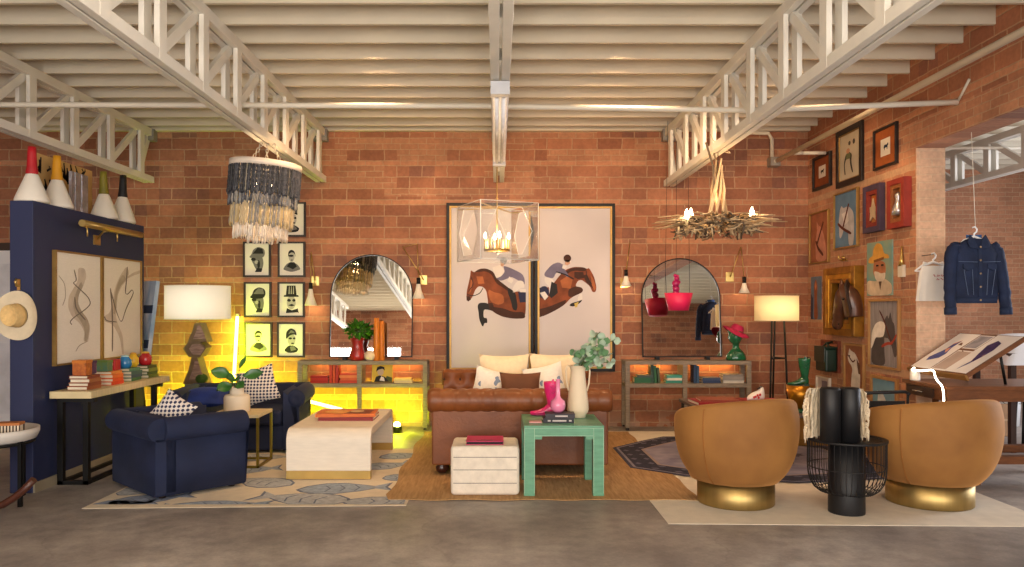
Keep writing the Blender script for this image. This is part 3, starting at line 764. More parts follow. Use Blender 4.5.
# blue and white canvas on a slim black easel beyond the console
t = thing('leaning_canvas', 'blue and white painted canvas leaning beside the partition end', 'painting', (-3.32, 7.6, 0))
BL = mat('canvas_blue', (110, 150, 190), .8, rgb2=(214, 222, 232), scale=3, stretch=(3, 3, 1), var=.3); BD = mat('canvas_dark', (40, 56, 84), .8)
T = TR(-3.50, 7.62, .80) @ RZ(.95) @ RY(.13)
b = MB(T); b.bb(-.02, .02, -.16, .16, 0, .82, BL); 
for k, (y0_, y1_, z0_, z1_) in enumerate(((-.16, .0, .5, .58), (.04, .16, .62, .66), (.0, .16, .3, .42), (-.16, -.05, .16, .24))): b.bb(.0201, .0215, y0_, y1_, z0_, z1_, BD); b.bb(-.0215, -.0201, y0_, y1_, z0_, z1_, BD)
b.obj('canvas', t)
b = MB(); 
for (dx, dy) in ((.14, -.1), (-.02, .18), (-.06, -.14)): b.tube([(-3.50+dx, 7.62+dy*.9, .0), (-3.50+dx*.15, 7.62+dy*.15, .82)], .011, BLACK, n=8)
b.bb(-3.56, -3.42, 7.55, 7.7, .785, .80, BLACK); b.obj('easel', t)

# lamp with faceted wood base on a plinth
lx, ly = X(198, 8.35), 8.35
t = thing('plinth', 'grey-green round plinth under the faceted lamp', 'plinth', (lx, ly, 0))
b = MB(); b.lathe([(0, .0005), (.13, .0005), (.13, .5), (.12, .52), (0, .52)], (lx, ly, 0), mat('plinth_grey', (120, 128, 112), .6, var=.15), 28); b.obj('body', t)
b = MB(); b.lathe([(.0, .52), (.135, .52), (.135, .545), (0, .545)], (lx, ly, 0), mat('plinth_top', (140, 146, 126), .6), 28); b.obj('top', t)
b = MB(); b.ball((lx+.07, ly-.08, .545+.055), .055, mat('moss', (58, 86, 26), .9, bump=1, bscale=60), 16, 10, (1.2, 1, 1)); tag(b.obj('moss_ball'), 'green moss ball beside the faceted lamp base', 'ornament')
t = thing('table_lamp', 'table lamp of stacked faceted wood blocks with wide white drum shade', 'table lamp', (lx, ly, .546))
WD1 = mat('block_wood', (112, 92, 66), .55, var=.2, scale=12); WD2 = mat('block_face', (168, 140, 124), .5, rgb2=(110, 82, 70), scale=9, stretch=(1, 1, 6))
zL = [Z(372, ly), Z(350, ly), Z(336, ly), Z(322, ly)]
def block(z0, z1, w0, w1, dx, name):
    b = MB(TR(lx+dx, ly, z0)); h = z1-z0
    n = [(-w0, 0), (-w1, h*.55), (-w1*.55, h), (w1*.45, h), (w1, h*.6), (w0, 0)]
    b.prism([(x_, -.10, z_) for x_, z_ in n], (0, .18, 0), WD1); b.prism([(x_*.66+.025, -.104, h*.16+z_*.70) for x_, z_ in n], (0, .003, 0), WD2); b.obj('block', t, bevel=.006)
zb0 = .547
block(zb0, .83, .125, .06, .0, 'a'); block(.831, .99, .06, .125, .0, 'b'); block(.991, 1.19, .105, .055, .03, 'c')
b = MB(); b.tube([(lx, ly, 1.19), (lx, ly, 1.62)], .008, BRASS, n=8); b.ball((lx, ly, 1.635), .014, BRASS); b.obj('stem', t)
zs0, zs1 = Z(319, ly), Z(286, ly); rsd = 31.3/F*ly
SHD = shade_mat('shade_white', (246, 245, 240), .6)
b = MB(); b.lathe([(rsd, zs0), (rsd, zs1)], (lx, ly, 0), SHD, 48); b.obj('lamp_shade', t)
for z_ in (zs0, zs1): b = MB(); b.tube([(lx+rsd*math.cos(2*PI*i/48), ly+rsd*math.sin(2*PI*i/48), z_) for i in range(48)], .004, mat('shade_trim', (232, 228, 216), .7), n=6, closed=True); b.obj('shade_rim', t)
b = MB()
for k in range(3): b.tube([(lx, ly, zs1-.02), (lx+(rsd-.008)*math.cos(2*PI*k/3+.4), ly+(rsd-.008)*math.sin(2*PI*k/3+.4), zs1-.02)], .004, BRASS, n=6)
b.obj('spider', t)
b = MB(); b.ball((lx, ly, (zs0+zs1)/2-.02), .04, emit('bulb_warm', (255, 214, 160), 6)); b.obj('bulb', t)

# portraits -----------------------------------------------------------
PF = mat('portrait_frame', (44, 34, 28), .45, var=.2); MATT = mat('portrait_paper', (226, 222, 208), .85, var=.03); GR = [mat('ink_black', (26, 26, 28), .8), mat('ink_grey', (112, 110, 108), .8), mat('ink_pale', (176, 172, 164), .8)]
YP = WY-.03
def portrait(px0, px1, py0, py1, label, kind):
    x0, x1, z1, z0 = X(px0, YP), X(px1, YP), Z(py0, YP), Z(py1, YP)
    t = thing('framed_portrait', label, 'picture', ((x0+x1)/2, WY, z0), 0, 'ink portraits beside the arched mirror')
    b = MB(); w = .02
    for (a0, a1, c0, c1) in ((x0, x0+w, z0, z1), (x1-w, x1, z0, z1), (x0+w, x1-w, z0, z0+w), (x0+w, x1-w, z1-w, z1)): b.bb(a0, a1, WY-.035, WY-.001, c0, c1, PF)
    b.obj('frame', t)
    b = MB(); yy = WY-.02; b.bb(x0+w, x1-w, yy, WY-.001, z0+w, z1-w, MATT)
    W, Hh = x1-x0, z1-z0
    def P(pl, mt, o_): b.poly([((x0+x1)/2+p[0]*W, yy-.0006*o_, z0+p[1]*Hh) for p in soft(pl)], mt)
    if kind in (0, 1):     # big peaked cap, face in profile
        P([(-.02, .2), (.2, .22), (.24, .4), (.2, .58), (-.12, .6), (-.16, .5), (-.2, .46), (-.14, .38), (-.1, .3)], GR[1], 1)
        P([(-.3, .56), (-.12, .52), (.22, .54), (.3, .66), (.26, .8), (.05, .86), (-.14, .78), (-.2, .64)], GR[0 if kind else 1], 2); P([(-.16, .66), (.24, .66), (.2, .8), (.02, .83)], GR[1 if kind else 0], 3)
        P(blob(-.13, .5, .09, .045), GR[0], 4); P(blob(.06, .36, .05, .12), GR[0], 3); P([(-.08, .14), (.16, .14), (.2, .24), (.0, .26)], GR[0], 2); P(blob(-.02, .42, .07, .05), GR[2], 3)
    elif kind == 2:        # man with top hat
        P(blob(.0, .42, .17, .2), GR[2], 1); P([(-.2, .62), (-.16, .9), (.16, .9), (.2, .62)], GR[0], 2); P([(-.28, .58), (.28, .58), (.26, .63), (-.26, .63)], GR[0], 3)
        for k in range(3): P([(-.1+.08*k, .66), (-.08+.08*k, .88), (-.06+.08*k, .88), (-.06+.08*k, .66)], GR[2], 3)
        P(blob(-.08, .48, .07, .04), GR[0], 3); P(blob(.1, .48, .06, .04), GR[0], 3); P([(-.12, .34), (.02, .38), (.14, .34), (.02, .31)], GR[0], 3); P([(-.2, .12), (.24, .14), (.2, .24), (.02, .2), (-.16, .26)], GR[0], 2); P([(.12, .18), (.28, .12), (.24, .26)], GR[0], 3)
    elif kind == 3:        # sitter with centre parting and dark shawl
        P([(-.32, .22), (-.2, .36), (-.06, .42), (.06, .42), (.22, .36), (.34, .22), (.2, .18), (0, .14), (-.2, .18)], GR[1], 1); P([(-.18, .3), (-.06, .42), (.1, .42), (.2, .3), (.05, .22)], GR[0], 2)
        P(blob(.0, .58, .11, .16), GR[2], 2); P([(-.13, .54), (-.12, .72), (.0, .78), (.12, .72), (.15, .54), (.1, .68), (0, .7), (-.09, .66)], GR[0], 3); P(blob(-.02, .6, .1, .03), GR[0], 4); P(blob(.01, .48, .04, .015), GR[0], 4)
    else:                  # sitter in round cap
        P([(-.26, .2), (-.1, .34), (.1, .34), (.28, .24), (.2, .14), (-.1, .12)], GR[0], 1); P(blob(.02, .5, .15, .18), GR[2], 2); P([(-.18, .5), (-.18, .72), (-.02, .84), (.16, .78), (.22, .62), (.1, .66), (-.06, .62)], GR[0], 3); P([(-.1, .66), (0, .78), (.12, .74), (.14, .68), (0, .7)], GR[1], 4)
        P(blob(-.02, .54, .06, .03), GR[0], 4); P(blob(.12, .54, .05, .03), GR[0], 4); P(blob(.06, .4, .06, .02), GR[0], 4); P([(.0, .18), (.2, .22), (.1, .32), (-.04, .3)], GR[1], 3)
    b.obj('print', t)
for px0, px1, py0, py1, lb, k in [
    (243, 270, 202, 237, 'ink portrait half hidden by the beaded chandelier', 3), (278, 305.5, 202, 236.7, 'top ink portrait of the outer column, right of the beaded chandelier', 4),
    (243, 270.5, 241.6, 277, 'ink portrait in peaked cap, directly under the beaded chandelier', 0), (277.7, 305, 241.6, 277, 'ink portrait of sitter in dark shawl on white paper, second from top', 3),
    (243.7, 271, 282, 317.3, 'ink portrait in darker peaked cap, third from top', 1), (277.5, 304.5, 282, 317.3, 'ink portrait in tall striped top hat', 2),
    (244, 272, 322.3, 357.4, 'lowest ink portrait in dark shawl, washed by the yellow light tube', 3), (277, 304.5, 322.3, 357.4, 'ink portrait in rounded cap, lowest near the arched mirror', 4)]:
    portrait(px0, px1, py0, py1, lb, k)

# wall lights ---------------------------------------------------------
SHW = shade_mat('glaze_white', (240, 234, 222), .25)
def sconce(pl, tops, shd, label):
    """pl: plate centre, tops: the arm's far upper ends, shd: shade (x, top, bottom, half width)"""
    dW = WY-.12
    t = thing('wall_light', label, 'wall light', (X(pl[0], WY), WY, Z(pl[1], WY)), 0, 'swing-arm wall lights')
    xp_, zp_ = X(pl[0], WY), Z(pl[1], WY)
    b = MB(); b.bb(xp_-.045, xp_+.045, WY-.018, WY-.001, zp_-.055, zp_+.055, BRASS); b.obj('backplate', t, bevel=.004)
    sx_, s0, s1 = X(shd[0], dW), Z(shd[2], dW), Z(shd[1], dW)
    b = MB(); e = (X(tops[0][0], WY-.08), WY-.08, Z(tops[0][1], WY-.08))
    b.tube([(xp_, WY-.018, zp_), (xp_, WY-.05, zp_+.01), e], .0055, BRASS, n=6)
    e2 = (X(tops[1][0], dW), dW, Z(tops[1][1], dW)) if len(tops) > 1 else e
    if len(tops) > 1: b.tube([e, e2], .0035, BRASS, n=6)
    b.tube([e2, (sx_, dW, s1+.06)], .0045, BRASS, n=6); b.obj('arm', t)
    b = MB(); b.cyl((sx_, dW, s1-.005), .022, .075, BLACK, 16); b.obj('socket', t)
    b = MB(); r = shd[3]/F*dW; b.lathe([(.022, s1), (r*.5, s0+(s1-s0)*.55), (r, s0), (r-.006, s0), (r*.5-.006, s0+(s1-s0)*.52), (.018, s1-.004)], (sx_, dW, 0), SHW, 28); b.obj('shade', t)
    b = MB(); b.ball((sx_, dW, s0+.05), .02, emit('bulb_warm', (255, 214, 160), 6)); b.obj('bulb', t)
    return (sx_, dW, s0)
SC = [sconce((315.5, 281), [(311, 252)], (310.7, 289, 305.5, 6.2), 'swing-arm wall light with white cone shade, left of the silver mirror by the portraits'),
      sconce((423.5, 280), [(403, 247), (417.2, 244)], (418.4, 284, 298.5, 6.2), 'swing-arm wall light with white cone shade, between left arched mirror and horse panel'),
      sconce((624, 283), [(630, 242)], (626, 276, 286, 5.4), 'swing-arm wall light between the horse panels and the right arched mirror'),
      sconce((729.5, 277), [(741, 247)], (744.2, 283, 293, 5.6), 'swing-arm wall light between the right arched mirror and cream floor lamp')]
# ================================================================== chandelier, seating and shelving on the left
def bead_tier(root, x, y, r, z1, z0, mt, n, name='bead_tier', seed=1):
    R = random.Random(seed); b = MB()
    for k in range(n):
        a = 2*PI*k/n; zb = z0+R.uniform(-.02, .015); rr = r+R.uniform(-.006, .006)
        m_ = R.choice(mt); pts = []; rad = []; s = 13
        for i in range(s):
            pts.append((x+rr*math.cos(a)+R.uniform(-.002, .002), y+rr*math.sin(a)+R.uniform(-.002, .002), z1+(zb-z1)*i/(s-1))); rad.append(.0075 if i % 2 else .0042)
        b.tube(pts, rad, m_, n=5, caps=True)
    o = b.obj(name, root); o['kind'] = 'stuff'; return o
hx_, hy_ = -1.99, 6.72
t = thing('beaded_chandelier', 'tiered beaded chandelier fading from black to white, hung from the left truss', 'chandelier', (hx_, hy_, Z(165, hy_)))
r0 = 34.5/F*hy_; zt_ = Z(169.5, hy_)
BK = [mat('bead_pale', (150, 142, 126), .35)]+3*[mat('bead_black', (50, 51, 56), .35), mat('bead_navy', (74, 76, 84), .35)]; BG_ = [mat('bead_grey', (122, 124, 128), .35), mat('bead_navy', (74, 76, 84), .35), mat('bead_smoke', (150, 146, 138), .35)]
BT = [mat('bead_tan', (190, 166, 116), .35), mat('bead_sand', (206, 186, 146), .35), mat('bead_smoke', (150, 146, 138), .35)]; BW = [mat('bead_white', (236, 228, 216), .3), mat('bead_shell', (222, 206, 186), .3)]
b = MB(); b.lathe([(r0-.03, 0), (r0+.006, 0), (r0+.006, .05), (r0-.03, .05), (r0-.03, 0)], (hx_, hy_, zt_), mat('ring_white', (228, 216, 202), .5), 48); 
for k in range(2): b.box((hx_, hy_, zt_+.025), (2*r0-.02, .03, .012), mat('ring_white', (228, 216, 202), .5), R=Matrix.Rotation(k*PI/2+.3, 3, 'Z'))
b.obj('hoop', t)
zz = [Z(v, hy_) for v in (197, 207, 227, 239)]
bead_tier(t, hx_, hy_, r0-.004, zt_, zz[0], BK, 150, seed=1); bead_tier(t, hx_, hy_, r0-.018, zt_, zz[1], BG_, 140, seed=2)
bead_tier(t, hx_, hy_, r0-.04, zt_-.12, zz[2], BT, 130, seed=3); bead_tier(t, hx_, hy_, r0-.075, zt_-.25, zz[3], BW, 90, seed=4); bead_tier(t, hx_, hy_, r0-.19, zt_-.25, zz[3]-.03, BW, 26, seed=5)
for k in range(3):
    b = MB(); p0, p1 = Vector((hx_+(k-1)*.05, hy_, 2.77)), Vector((hx_+(k-1)*.13, hy_+.02*(k-1), zt_+.04))
    for j in range(7):
        c = p0+(p1-p0)*((j+.5)/7); T = TR(*c) @ RZ(PI/2*(j % 2)); b.T = T
        b.tube([(.011*math.cos(a), 0, .020*math.sin(a)) for a in [2*PI*i/10 for i in range(10)]], .0035, mat('chain', (190, 180, 164), .4, metal=.5), n=5, closed=True)
    b.T = Matrix(); b.obj('chain', t)
t.rotation_euler = (0, math.radians(4.5), 0)
BU = emit('bulb_flame', (255, 232, 190), 28)
for k in range(3):
    a = 2*PI*k/3+.5; p = (hx_+.09*math.cos(a), hy_-.1+.07*math.sin(a), Z(190, hy_))
    b = MB(); b.lathe([(0, 0), (.012, .005), (.017, .028), (.008, .06), (0, .075)], p, BU, 12); b.obj('bulb', t)
b = MB(); b.tube([(hx_, hy_-.1, zt_+.02), (hx_, hy_-.1, Z(190, hy_)-.03)], .008, BRASS, n=6)
for k in range(3):
    a = 2*PI*k/3+.5; b.tube([(hx_, hy_-.1, Z(190, hy_)-.03), (hx_+.09*math.cos(a), hy_-.1+.07*math.sin(a), Z(190, hy_)-.02), (hx_+.09*math.cos(a), hy_-.1+.07*math.sin(a), Z(190, hy_))], .007, BRASS, n=6)
b.obj('candle_cluster', t)

# rolled-arm upholstery ------------------------------------------------
def scroll(th, z0, zr, r, n=14):
    """profile of a rolled arm in (u outwards, z): inner face at u=0, roll hangs over the outer side"""
    P = [(0, z0), (0, zr-r*.2)]
    cx = th-r*.35
    for i in range(n+1):
        a = PI*.86-(PI*1.55)*i/n
        P.append((cx+r*math.cos(a), zr-r+r+r*math.sin(a)-r))
    P.append((th, zr-r*1.75)); P.append((th, z0))
    return P
def ext(b, prof, fr, L_, mt, inset=.015):
    """prof (u, z) extruded along w; fr maps (u, w, z) to the local frame"""
    cu = sum(p[0] for p in prof)/len(prof); cz = sum(p[1] for p in prof)/len(prof)
    rings = []
    for w, k in ((0, .9), (inset*.4, .97), (inset, 1), (L_-inset, 1), (L_-inset*.4, .97), (L_, .9)):
        rings.append([fr(cu+(p[0]-cu)*(1-(1-k)*.5), w, cz+(p[1]-cz)*(1-(1-k)*.5)) for p in prof])
    b.loft(rings, mt)
def rolled_chair(name, label, cat, loc, rz, W, D, hgt, mt, seat_h=.40, group=None, r=.085, th=.15, foot=None):
    """faces +x in its own frame; back at x=-D/2"""
    t = thing(name, label, cat, loc, rz, group); T = WM[t.name]
    z0 = .03
    b = MB(T); b.bb(-D/2+.02, D/2-.03, -W/2+.02, W/2-.02, z0+.001, .26, mt); b.obj('seat_base', t, bevel=.02)
    pr = scroll(th, z0, hgt-r, r); PB = [(u, z+0) for u, z in pr]
    b = MB(T); ext(b, pr, lambda u, w, z: Vector((-D/2+th-u, -W/2+.0+w, z)), W, mt); b.obj('back', t)
    for s in (-1, 1):
        b = MB(T); ext(b, pr, lambda u, w, z: Vector((-D/2+.06+w, s*(W/2-th+u), z)), D-.06, mt); b.obj('arm', t)
        b = MB(T); b.lathe([(0, 0), (r*.3, .012), (r*.75, .010), (r*.85, 0)], (D/2-.004, s*(W/2-r*.35), hgt-2*r+.0), mt, 20, R=Matrix.Rotation(PI/2, 3, 'Y')); b.obj('arm_scroll', t)
    n_ = 2 if W > 1.1 else 1
    for k in range(n_):
        w_ = (W-2*th-.01)/n_
        b = MB(T); b.bb(-D/2+th+.01, D/2-.0, -W/2+th+.005+k*w_, -W/2+th+.005+(k+1)*w_-.006, .262, seat_h, mt); b.obj('seat_cushion', t, bevel=.035, seg=4)
    for sx_ in (-1, 1):
        for sy_ in (-1, 1):
            b = MB(T); b.cyl((sx_*(D/2-.08), sy_*(W/2-.08), .006), .025, z0-.004, mat('foot_dark', (40, 26, 20), .5), 14); b.obj('foot', t)
    return t
N_ = Vector((-2.37, 5.414)); ang = math.radians(46); u_ = Vector((math.cos(ang), math.sin(ang))); v_ = Vector((-u_.y, u_.x)); Dc, Wc = .68, .80
cc = N_+u_*Dc/2+v_*Wc/2
rolled_chair('navy_armchair', 'navy velvet rolled-arm armchair seen from behind, nearest on the fish rug', 'armchair', (cc.x, cc.y, 0), ang, Wc, Dc, .665, NAVYV, group='navy velvet seats')
s2 = (-2.45, 7.56)
rolled_chair('navy_loveseat', 'navy velvet rolled-arm loveseat against the yellow-lit wall', 'loveseat', (s2[0], s2[1], 0), -PI/2+.10, 1.16, .78, .68, NAVYV, group='navy velvet seats')
DOT = checker_cloth('pillow_dots', (226, 220, 214), (40, 48, 84), 105)
def cushion(name, label, w, h, t_, T, mt, group=None, cat='cushion'):
    b = MB(); b.pillow(w, h, t_, T, mt); return tag(b.obj(name, loc=T.translation), label, cat, group)
pc = N_+u_*.24+v_*.36
cushion('dotted_cushion', 'white cushion with navy dots in the near navy armchair', .27, .27, .12, TR(pc.x-.11, pc.y+.02, .41) @ RZ(.15) @ RX(-.35) @ RY(.6) @ TR(.0, 0, .06), DOT, 'dotted cushions')
cushion('dotted_cushion', 'white cushion with navy dots on the navy loveseat', .36, .36, .13, TR(-2.25, 7.42, .405) @ RZ(.12) @ RX(-.3) @ RY(-.3) @ TR(.03, 0, .03), DOT, 'dotted cushions')
cushion('cobalt_cushion', 'cobalt blue velvet bolster cushion at the lamp end of the loveseat', .40, .30, .16, TR(-2.72, 7.25, .50) @ RZ(.1) @ RX(-PI/2+.35) @ TR(0, 0, -.1), mat('cobalt_velvet', (22, 48, 122), .7, sheen=.6, var=.25))

# brass side table with vase and fig leaves
t = thing('side_table', 'small side table with pale top and brass frame between the navy seats', 'side table', (-2.2, 6.74, 0))
x0, x1, y0, y1, zt_ = -2.42, -2.0, 6.54, 6.95, .455
b = MB(); b.bb(x0, x1, y0, y1, zt_-.028, zt_, BONE); b.obj('table_top', t, bevel=.003)
b = MB(); s = .02
for xx in (x0+.01, x1-.01):
    for yy in (y0+.01, y1-.01): b.bb(xx-s/2, xx+s/2, yy-s/2, yy+s/2, .006, zt_-.028, mat('olive_brass', (150, 128, 52), .35, metal=.7))
for xx in (x0+.01, x1-.01): b.bb(xx-s/2, xx+s/2, y0, y1, .006, .024, mat('olive_brass', (150, 128, 52), .35, metal=.7))
b.bb(x0, x1, y0, y0+s, .006, .024, mat('olive_brass', (150, 128, 52), .35, metal=.7)); b.bb(x0, x1, y1-s, y1, .006, .024, mat('olive_brass', (150, 128, 52), .35, metal=.7)); b.obj('frame', t)
vx, vy = X(237, 6.74), 6.74
t = thing('shoulder_vase', 'white square-shouldered ceramic vase on the brass side table', 'vase', (vx, vy, zt_+.0006))
b = MB(); b.lathe([(0, 0), (.105, 0), (.11, .01), (.11, .125), (.1, .145), (.068, .15), (.06, .155), (.06, .2), (.066, .21), (.058, .21), (.052, .19), (.052, .15), (0, .14)], (vx, vy, zt_+.0006), mat('vase_cream', (226, 212, 190), .6, var=.05), 36); b.obj('body', t)
LEAF = mat('fig_leaf', (52, 104, 44), .4, var=.25, scale=9, coat=.3); STEM = mat('stem_green', (86, 96, 48), .6)
def leaf(b, base, tip, w, mt, cup=.15, up=(0, 0, 1), n=7):
    B, Tp = Vector(base), Vector(tip); ax = Tp-B; L_ = ax.length; ax.normalize(); sd = ax.cross(Vector(up))
    sd = sd.normalized() if sd.length > 1e-4 else Vector((1, 0, 0)); nm = sd.cross(ax)
    def fn(u, v):
        k = v; wd = w*(math.sin(PI*min(1, k**.8))**.8)*(.55+.5*k); s_ = (u*2-1)
        return B+ax*L_*k+sd*s_*wd/2+nm*(cup*w*abs(s_)**1.5-.12*L_*k*k)
    b.grid(fn, 5, n, mt)
b = MB(); tz = zt_+.2
TIPS = [((-.21, -.05, .16), .14), ((.22, .02, .14), .13), ((-.13, -.13, -.0), .14), ((.05, -.12, .09), .13), ((.06, .06, .28), .06), ((.09, -.1, .02), .11), ((-.06, -.1, .10), .12)]
st = MB()
for (o_, w_) in TIPS:
    a = Vector((vx, vy, tz)); q = a+Vector(o_); mid = a+Vector((o_[0]*.25, o_[1]*.25, o_[2]*.5+.03)); st.tube([Vector((vx, vy, zt_+.16)), a+Vector((o_[0]*.1, o_[1]*.1, .02)), mid], .004, STEM, n=6)
    leaf(b, mid, q, w_, LEAF, up=(0, -1, .5))
t = thing('fig_cutting', 'broad green fig leaves standing in the white shouldered vase', 'plant', (vx, vy, zt_+.16)); b.obj('leaves', t); st.obj('stems', t)

# light tubes
NEON = emit('tube_yellow', (255, 240, 140), 5)
def light_tube(p0, p1, label, shift=.0):
    P0, P1 = Vector(p0), Vector(p1); t = thing('light_tube', label, 'light tube', P0, 0, 'yellow light tubes on the floor by the wall'); d = (P1-P0).normalized()
    b = MB(); b.tube([P0+d*.03, P1-d*.03], .019, NEON, n=12); b.obj('tube', t)
    for q0, q1 in ((P0, P0+d*.03), (P1-d*.03, P1)): b = MB(); b.tube([q0, q1], .022, mat('tube_cap', (200, 196, 180), .4), n=12); b.obj('end_cap', t)
light_tube((X(234.3, 8.72), 8.62, .022), at(237.5, 314, 8.855), 'upright glowing yellow light tube leaning on the brick wall')
TA, TB = at(302, 399.5, 8.50), at(345, 410.5, 8.36)
light_tube(TA, TB, 'slanting glowing yellow light tube behind the coffee table')
tr_ = [o for o in COL.objects if o.get('label', '').startswith('slanting glowing')][0]
for q_ in (TA, TB): b = MB(); b.tube([(q_.x, q_.y, .001), (q_.x, q_.y, q_.z-.015)], .008, BLACK, n=8); b.obj('stand', tr_)

# shelving console ------------------------------------------------------
def shelf_console(x0, x1, label, div):
    ya, yb_ = 8.56, 8.842; zt = .768; zs = .52; L_ = .05
    t = thing('shelf_console', label, 'shelf unit', ((x0+x1)/2, 8.7, 0), 0, 'grey timber shelf consoles')
    b = MB(); b.bb(x0, x1, ya, yb_, zt-.042, zt, TIMBER); b.obj('top', t, bevel=.003)
    b = MB(); b.bb(x0+.002, x1-.002, ya+.003, yb_-.003, zs-.045, zs, TIMBER); b.obj('shelf', t, bevel=.003)
    for xx in (x0+L_/2, x1-L_/2):
        for yy in (ya+L_/2, yb_-L_/2):
            b = MB(); b.bb(xx-L_/2+.001, xx+L_/2-.001, yy-L_/2+.001, yy+L_/2-.001, .035, zt-.042, TIMBER); b.bb(xx-.017, xx+.017, yy-.017, yy+.017, .0107, .036, DARKI); b.obj('leg', t)
    xd = x0+(x1-x0)*div
    b = MB(); b.bb(xd-.025, xd+.025, ya+.004, ya+.05, .30 if False else zs, zt-.042, TIMBER); b.bb(xd-.025, xd+.025, yb_-.05, yb_-.004, zs, zt-.042, TIMBER); b.bb(xd-.022, xd+.022, ya+.05, yb_-.05, zs, zt-.042, TIMBER); b.obj('divider', t)
    b = MB(); b.bb(xd-.022, xd+.022, ya+.006, ya+.045, .0107, zs-.045, TIMBER); b.obj('leg', t)
    for a, c in ((x0+.12, xd-.1), (xd+.1, x1-.12)):
        b = MB(); b.bb(a, c, yb_-.03, yb_-.015, zt-.056, zt-.043, emit('led_warm', (255, 190, 96), 30)); b.obj('light_strip', t)
    return xd, zs, zt
ZT, ZS = .768, .52
xdl, _, _ = shelf_console(-2.19, -.765, 'grey timber shelf console lit yellow behind the coffee table', .475)
xdr, _, _ = shelf_console(1.41, 2.794, 'grey timber shelf console behind the mustard chair', .475)
YB = 8.69
G1 = 'red and orange books in the left console'
stack(X(321, YB), YB, ZS, [(.2, .15, .03, (172, 40, 30), 'red book, lowest of the red stack'), (.2, .15, .026, (186, 52, 34), 'bright red book in the middle of the red stack'), (.19, .145, .024, (160, 34, 30), 'dark red book, topmost of the red stack')], G1, seed=3)
for k, (w_, c_, h_, lb) in enumerate(((.03, (196, 60, 26), .2, 'tall red-orange book standing beside the red stack'), (.026, (206, 80, 30), .205, 'tall orange book standing in the middle of the upright three'), (.03, (184, 50, 30), .195, 'tall rust-red book standing beside the orange stack'))): upright(X(332.2, YB)+k*.034, YB, ZS, w_, .15, h_, c_, lb, G1)
stack(X(350.3, YB), YB, ZS, [(.22, .16, .03, (196, 64, 30), 'rust-orange book, lowest of the orange stack'), (.215, .155, .028, (214, 98, 40), 'orange book, second of the orange stack'), (.21, .155, .026, (222, 130, 64), 'pale orange book, third of the orange stack'), (.2, .15, .024, (200, 70, 36), 'red-orange book, topmost of the orange stack')], G1, seed=5)
# yellow picture book facing out, with a dark sitter on the cover
t = thing('picture_book', 'yellow picture book with a dark portrait, leaning upright in the left console', 'book', (X(382, YB), YB, ZS+.0006)); T = TR(X(382, YB), YB+.02, ZS+.0012) @ RX(-.16)
b = MB(T); b.bb(-.115, .115, -.012, .012, 0, .195, mat('book_yellow', (226, 184, 34), .5, var=.04)); b.obj('cover', t)
b = MB(T)
for pl, mt, o_ in ((blob(-.02, .115, .035, .045), mat('skin_print', (208, 176, 140), .7), 1), ([(-.07, .115), (-.06, .165), (-.02, .182), (.02, .168), (.03, .13), (.0, .15), (-.04, .14)], GR[0], 2), ([(-.09, .002), (-.07, .06), (-.03, .075), (.03, .06), (.08, .002)], GR[0], 2), ([(.02, .002), (.05, .07), (.11, .05), (.11, .002)], mat('print_green', (74, 84, 40), .7), 1), ([(-.03, .02), (-.01, .065), (.02, .05), (.03, .01)], mat('print_white', (226, 220, 206), .7), 3)): b.poly([(p[0], -.0122-.0006*o_, p[1]) for p in pl], mt)
b.obj('cover_portrait', t)
stack(X(403.5, YB), YB, ZS, [(.2, .15, .026, (226, 206, 140), 'cream book under another beside the yellow picture book'), (.19, .145, .024, (232, 214, 120), 'pale yellow book lying on the cream one')], G1, seed=6)
G2 = 'green and blue books in the right console'
stack(X(643.5, YB), YB, ZS, [(.215, .16, .06, (36, 96, 62), 'thick green book, lowest of the green stack'), (.17, .14, .028, (64, 78, 76), 'charcoal book lying on the thick green book')], G2, seed=8, jit=.02)
for k, (w_, c_, h_, lb, tl) in enumerate(((.034, (38, 70, 58), .2, 'tall dark green book beside the green stack', .0), (.026, (48, 100, 64), .19, 'green book leaning in the right console', .06), (.026, (66, 84, 60), .17, 'olive green book leaning against the others', .11))): upright(X(650.8, YB)+k*.041, YB, ZS, w_, .15, h_, c_, lb, G2, tilt=-tl)
stack(X(673, YB)+.005, YB, ZS, [(.2, .16, .03, (46, 128, 112), 'teal book, lowest of the teal stack'), (.19, .155, .026, (222, 214, 196), 'cream book in the middle of the teal stack'), (.2, .155, .03, (60, 146, 132), 'turquoise book, topmost of the teal stack')], G2, seed=9)
for k, (w_, c_, h_, lb) in enumerate(((.03, (34, 60, 92), .205, 'tall navy book beside the console divider'), (.026, (48, 80, 112), .19, 'tall blue book standing second from the divider'))): upright(X(692.5, YB)+.01+k*.032, YB, ZS, w_, .15, h_, c_, lb, G2)
stack(X(708.8, YB)+.01, YB, ZS, [(.2, .16, .03, (40, 58, 92), 'navy book, lowest of the blue stack'), (.2, .155, .03, (56, 72, 104), 'slate blue book, topmost of the blue stack')], G2, seed=11)
stack(X(730.5, YB)+.01, YB, ZS, [(.23, .165, .03, (206, 198, 184), 'pale book, lowest of the grey stack'), (.23, .165, .04, (142, 134, 128), 'thick grey book in the middle of the grey stack'), (.225, .16, .026, (128, 120, 114), 'grey book, topmost of the grey stack')], G2, seed=12)

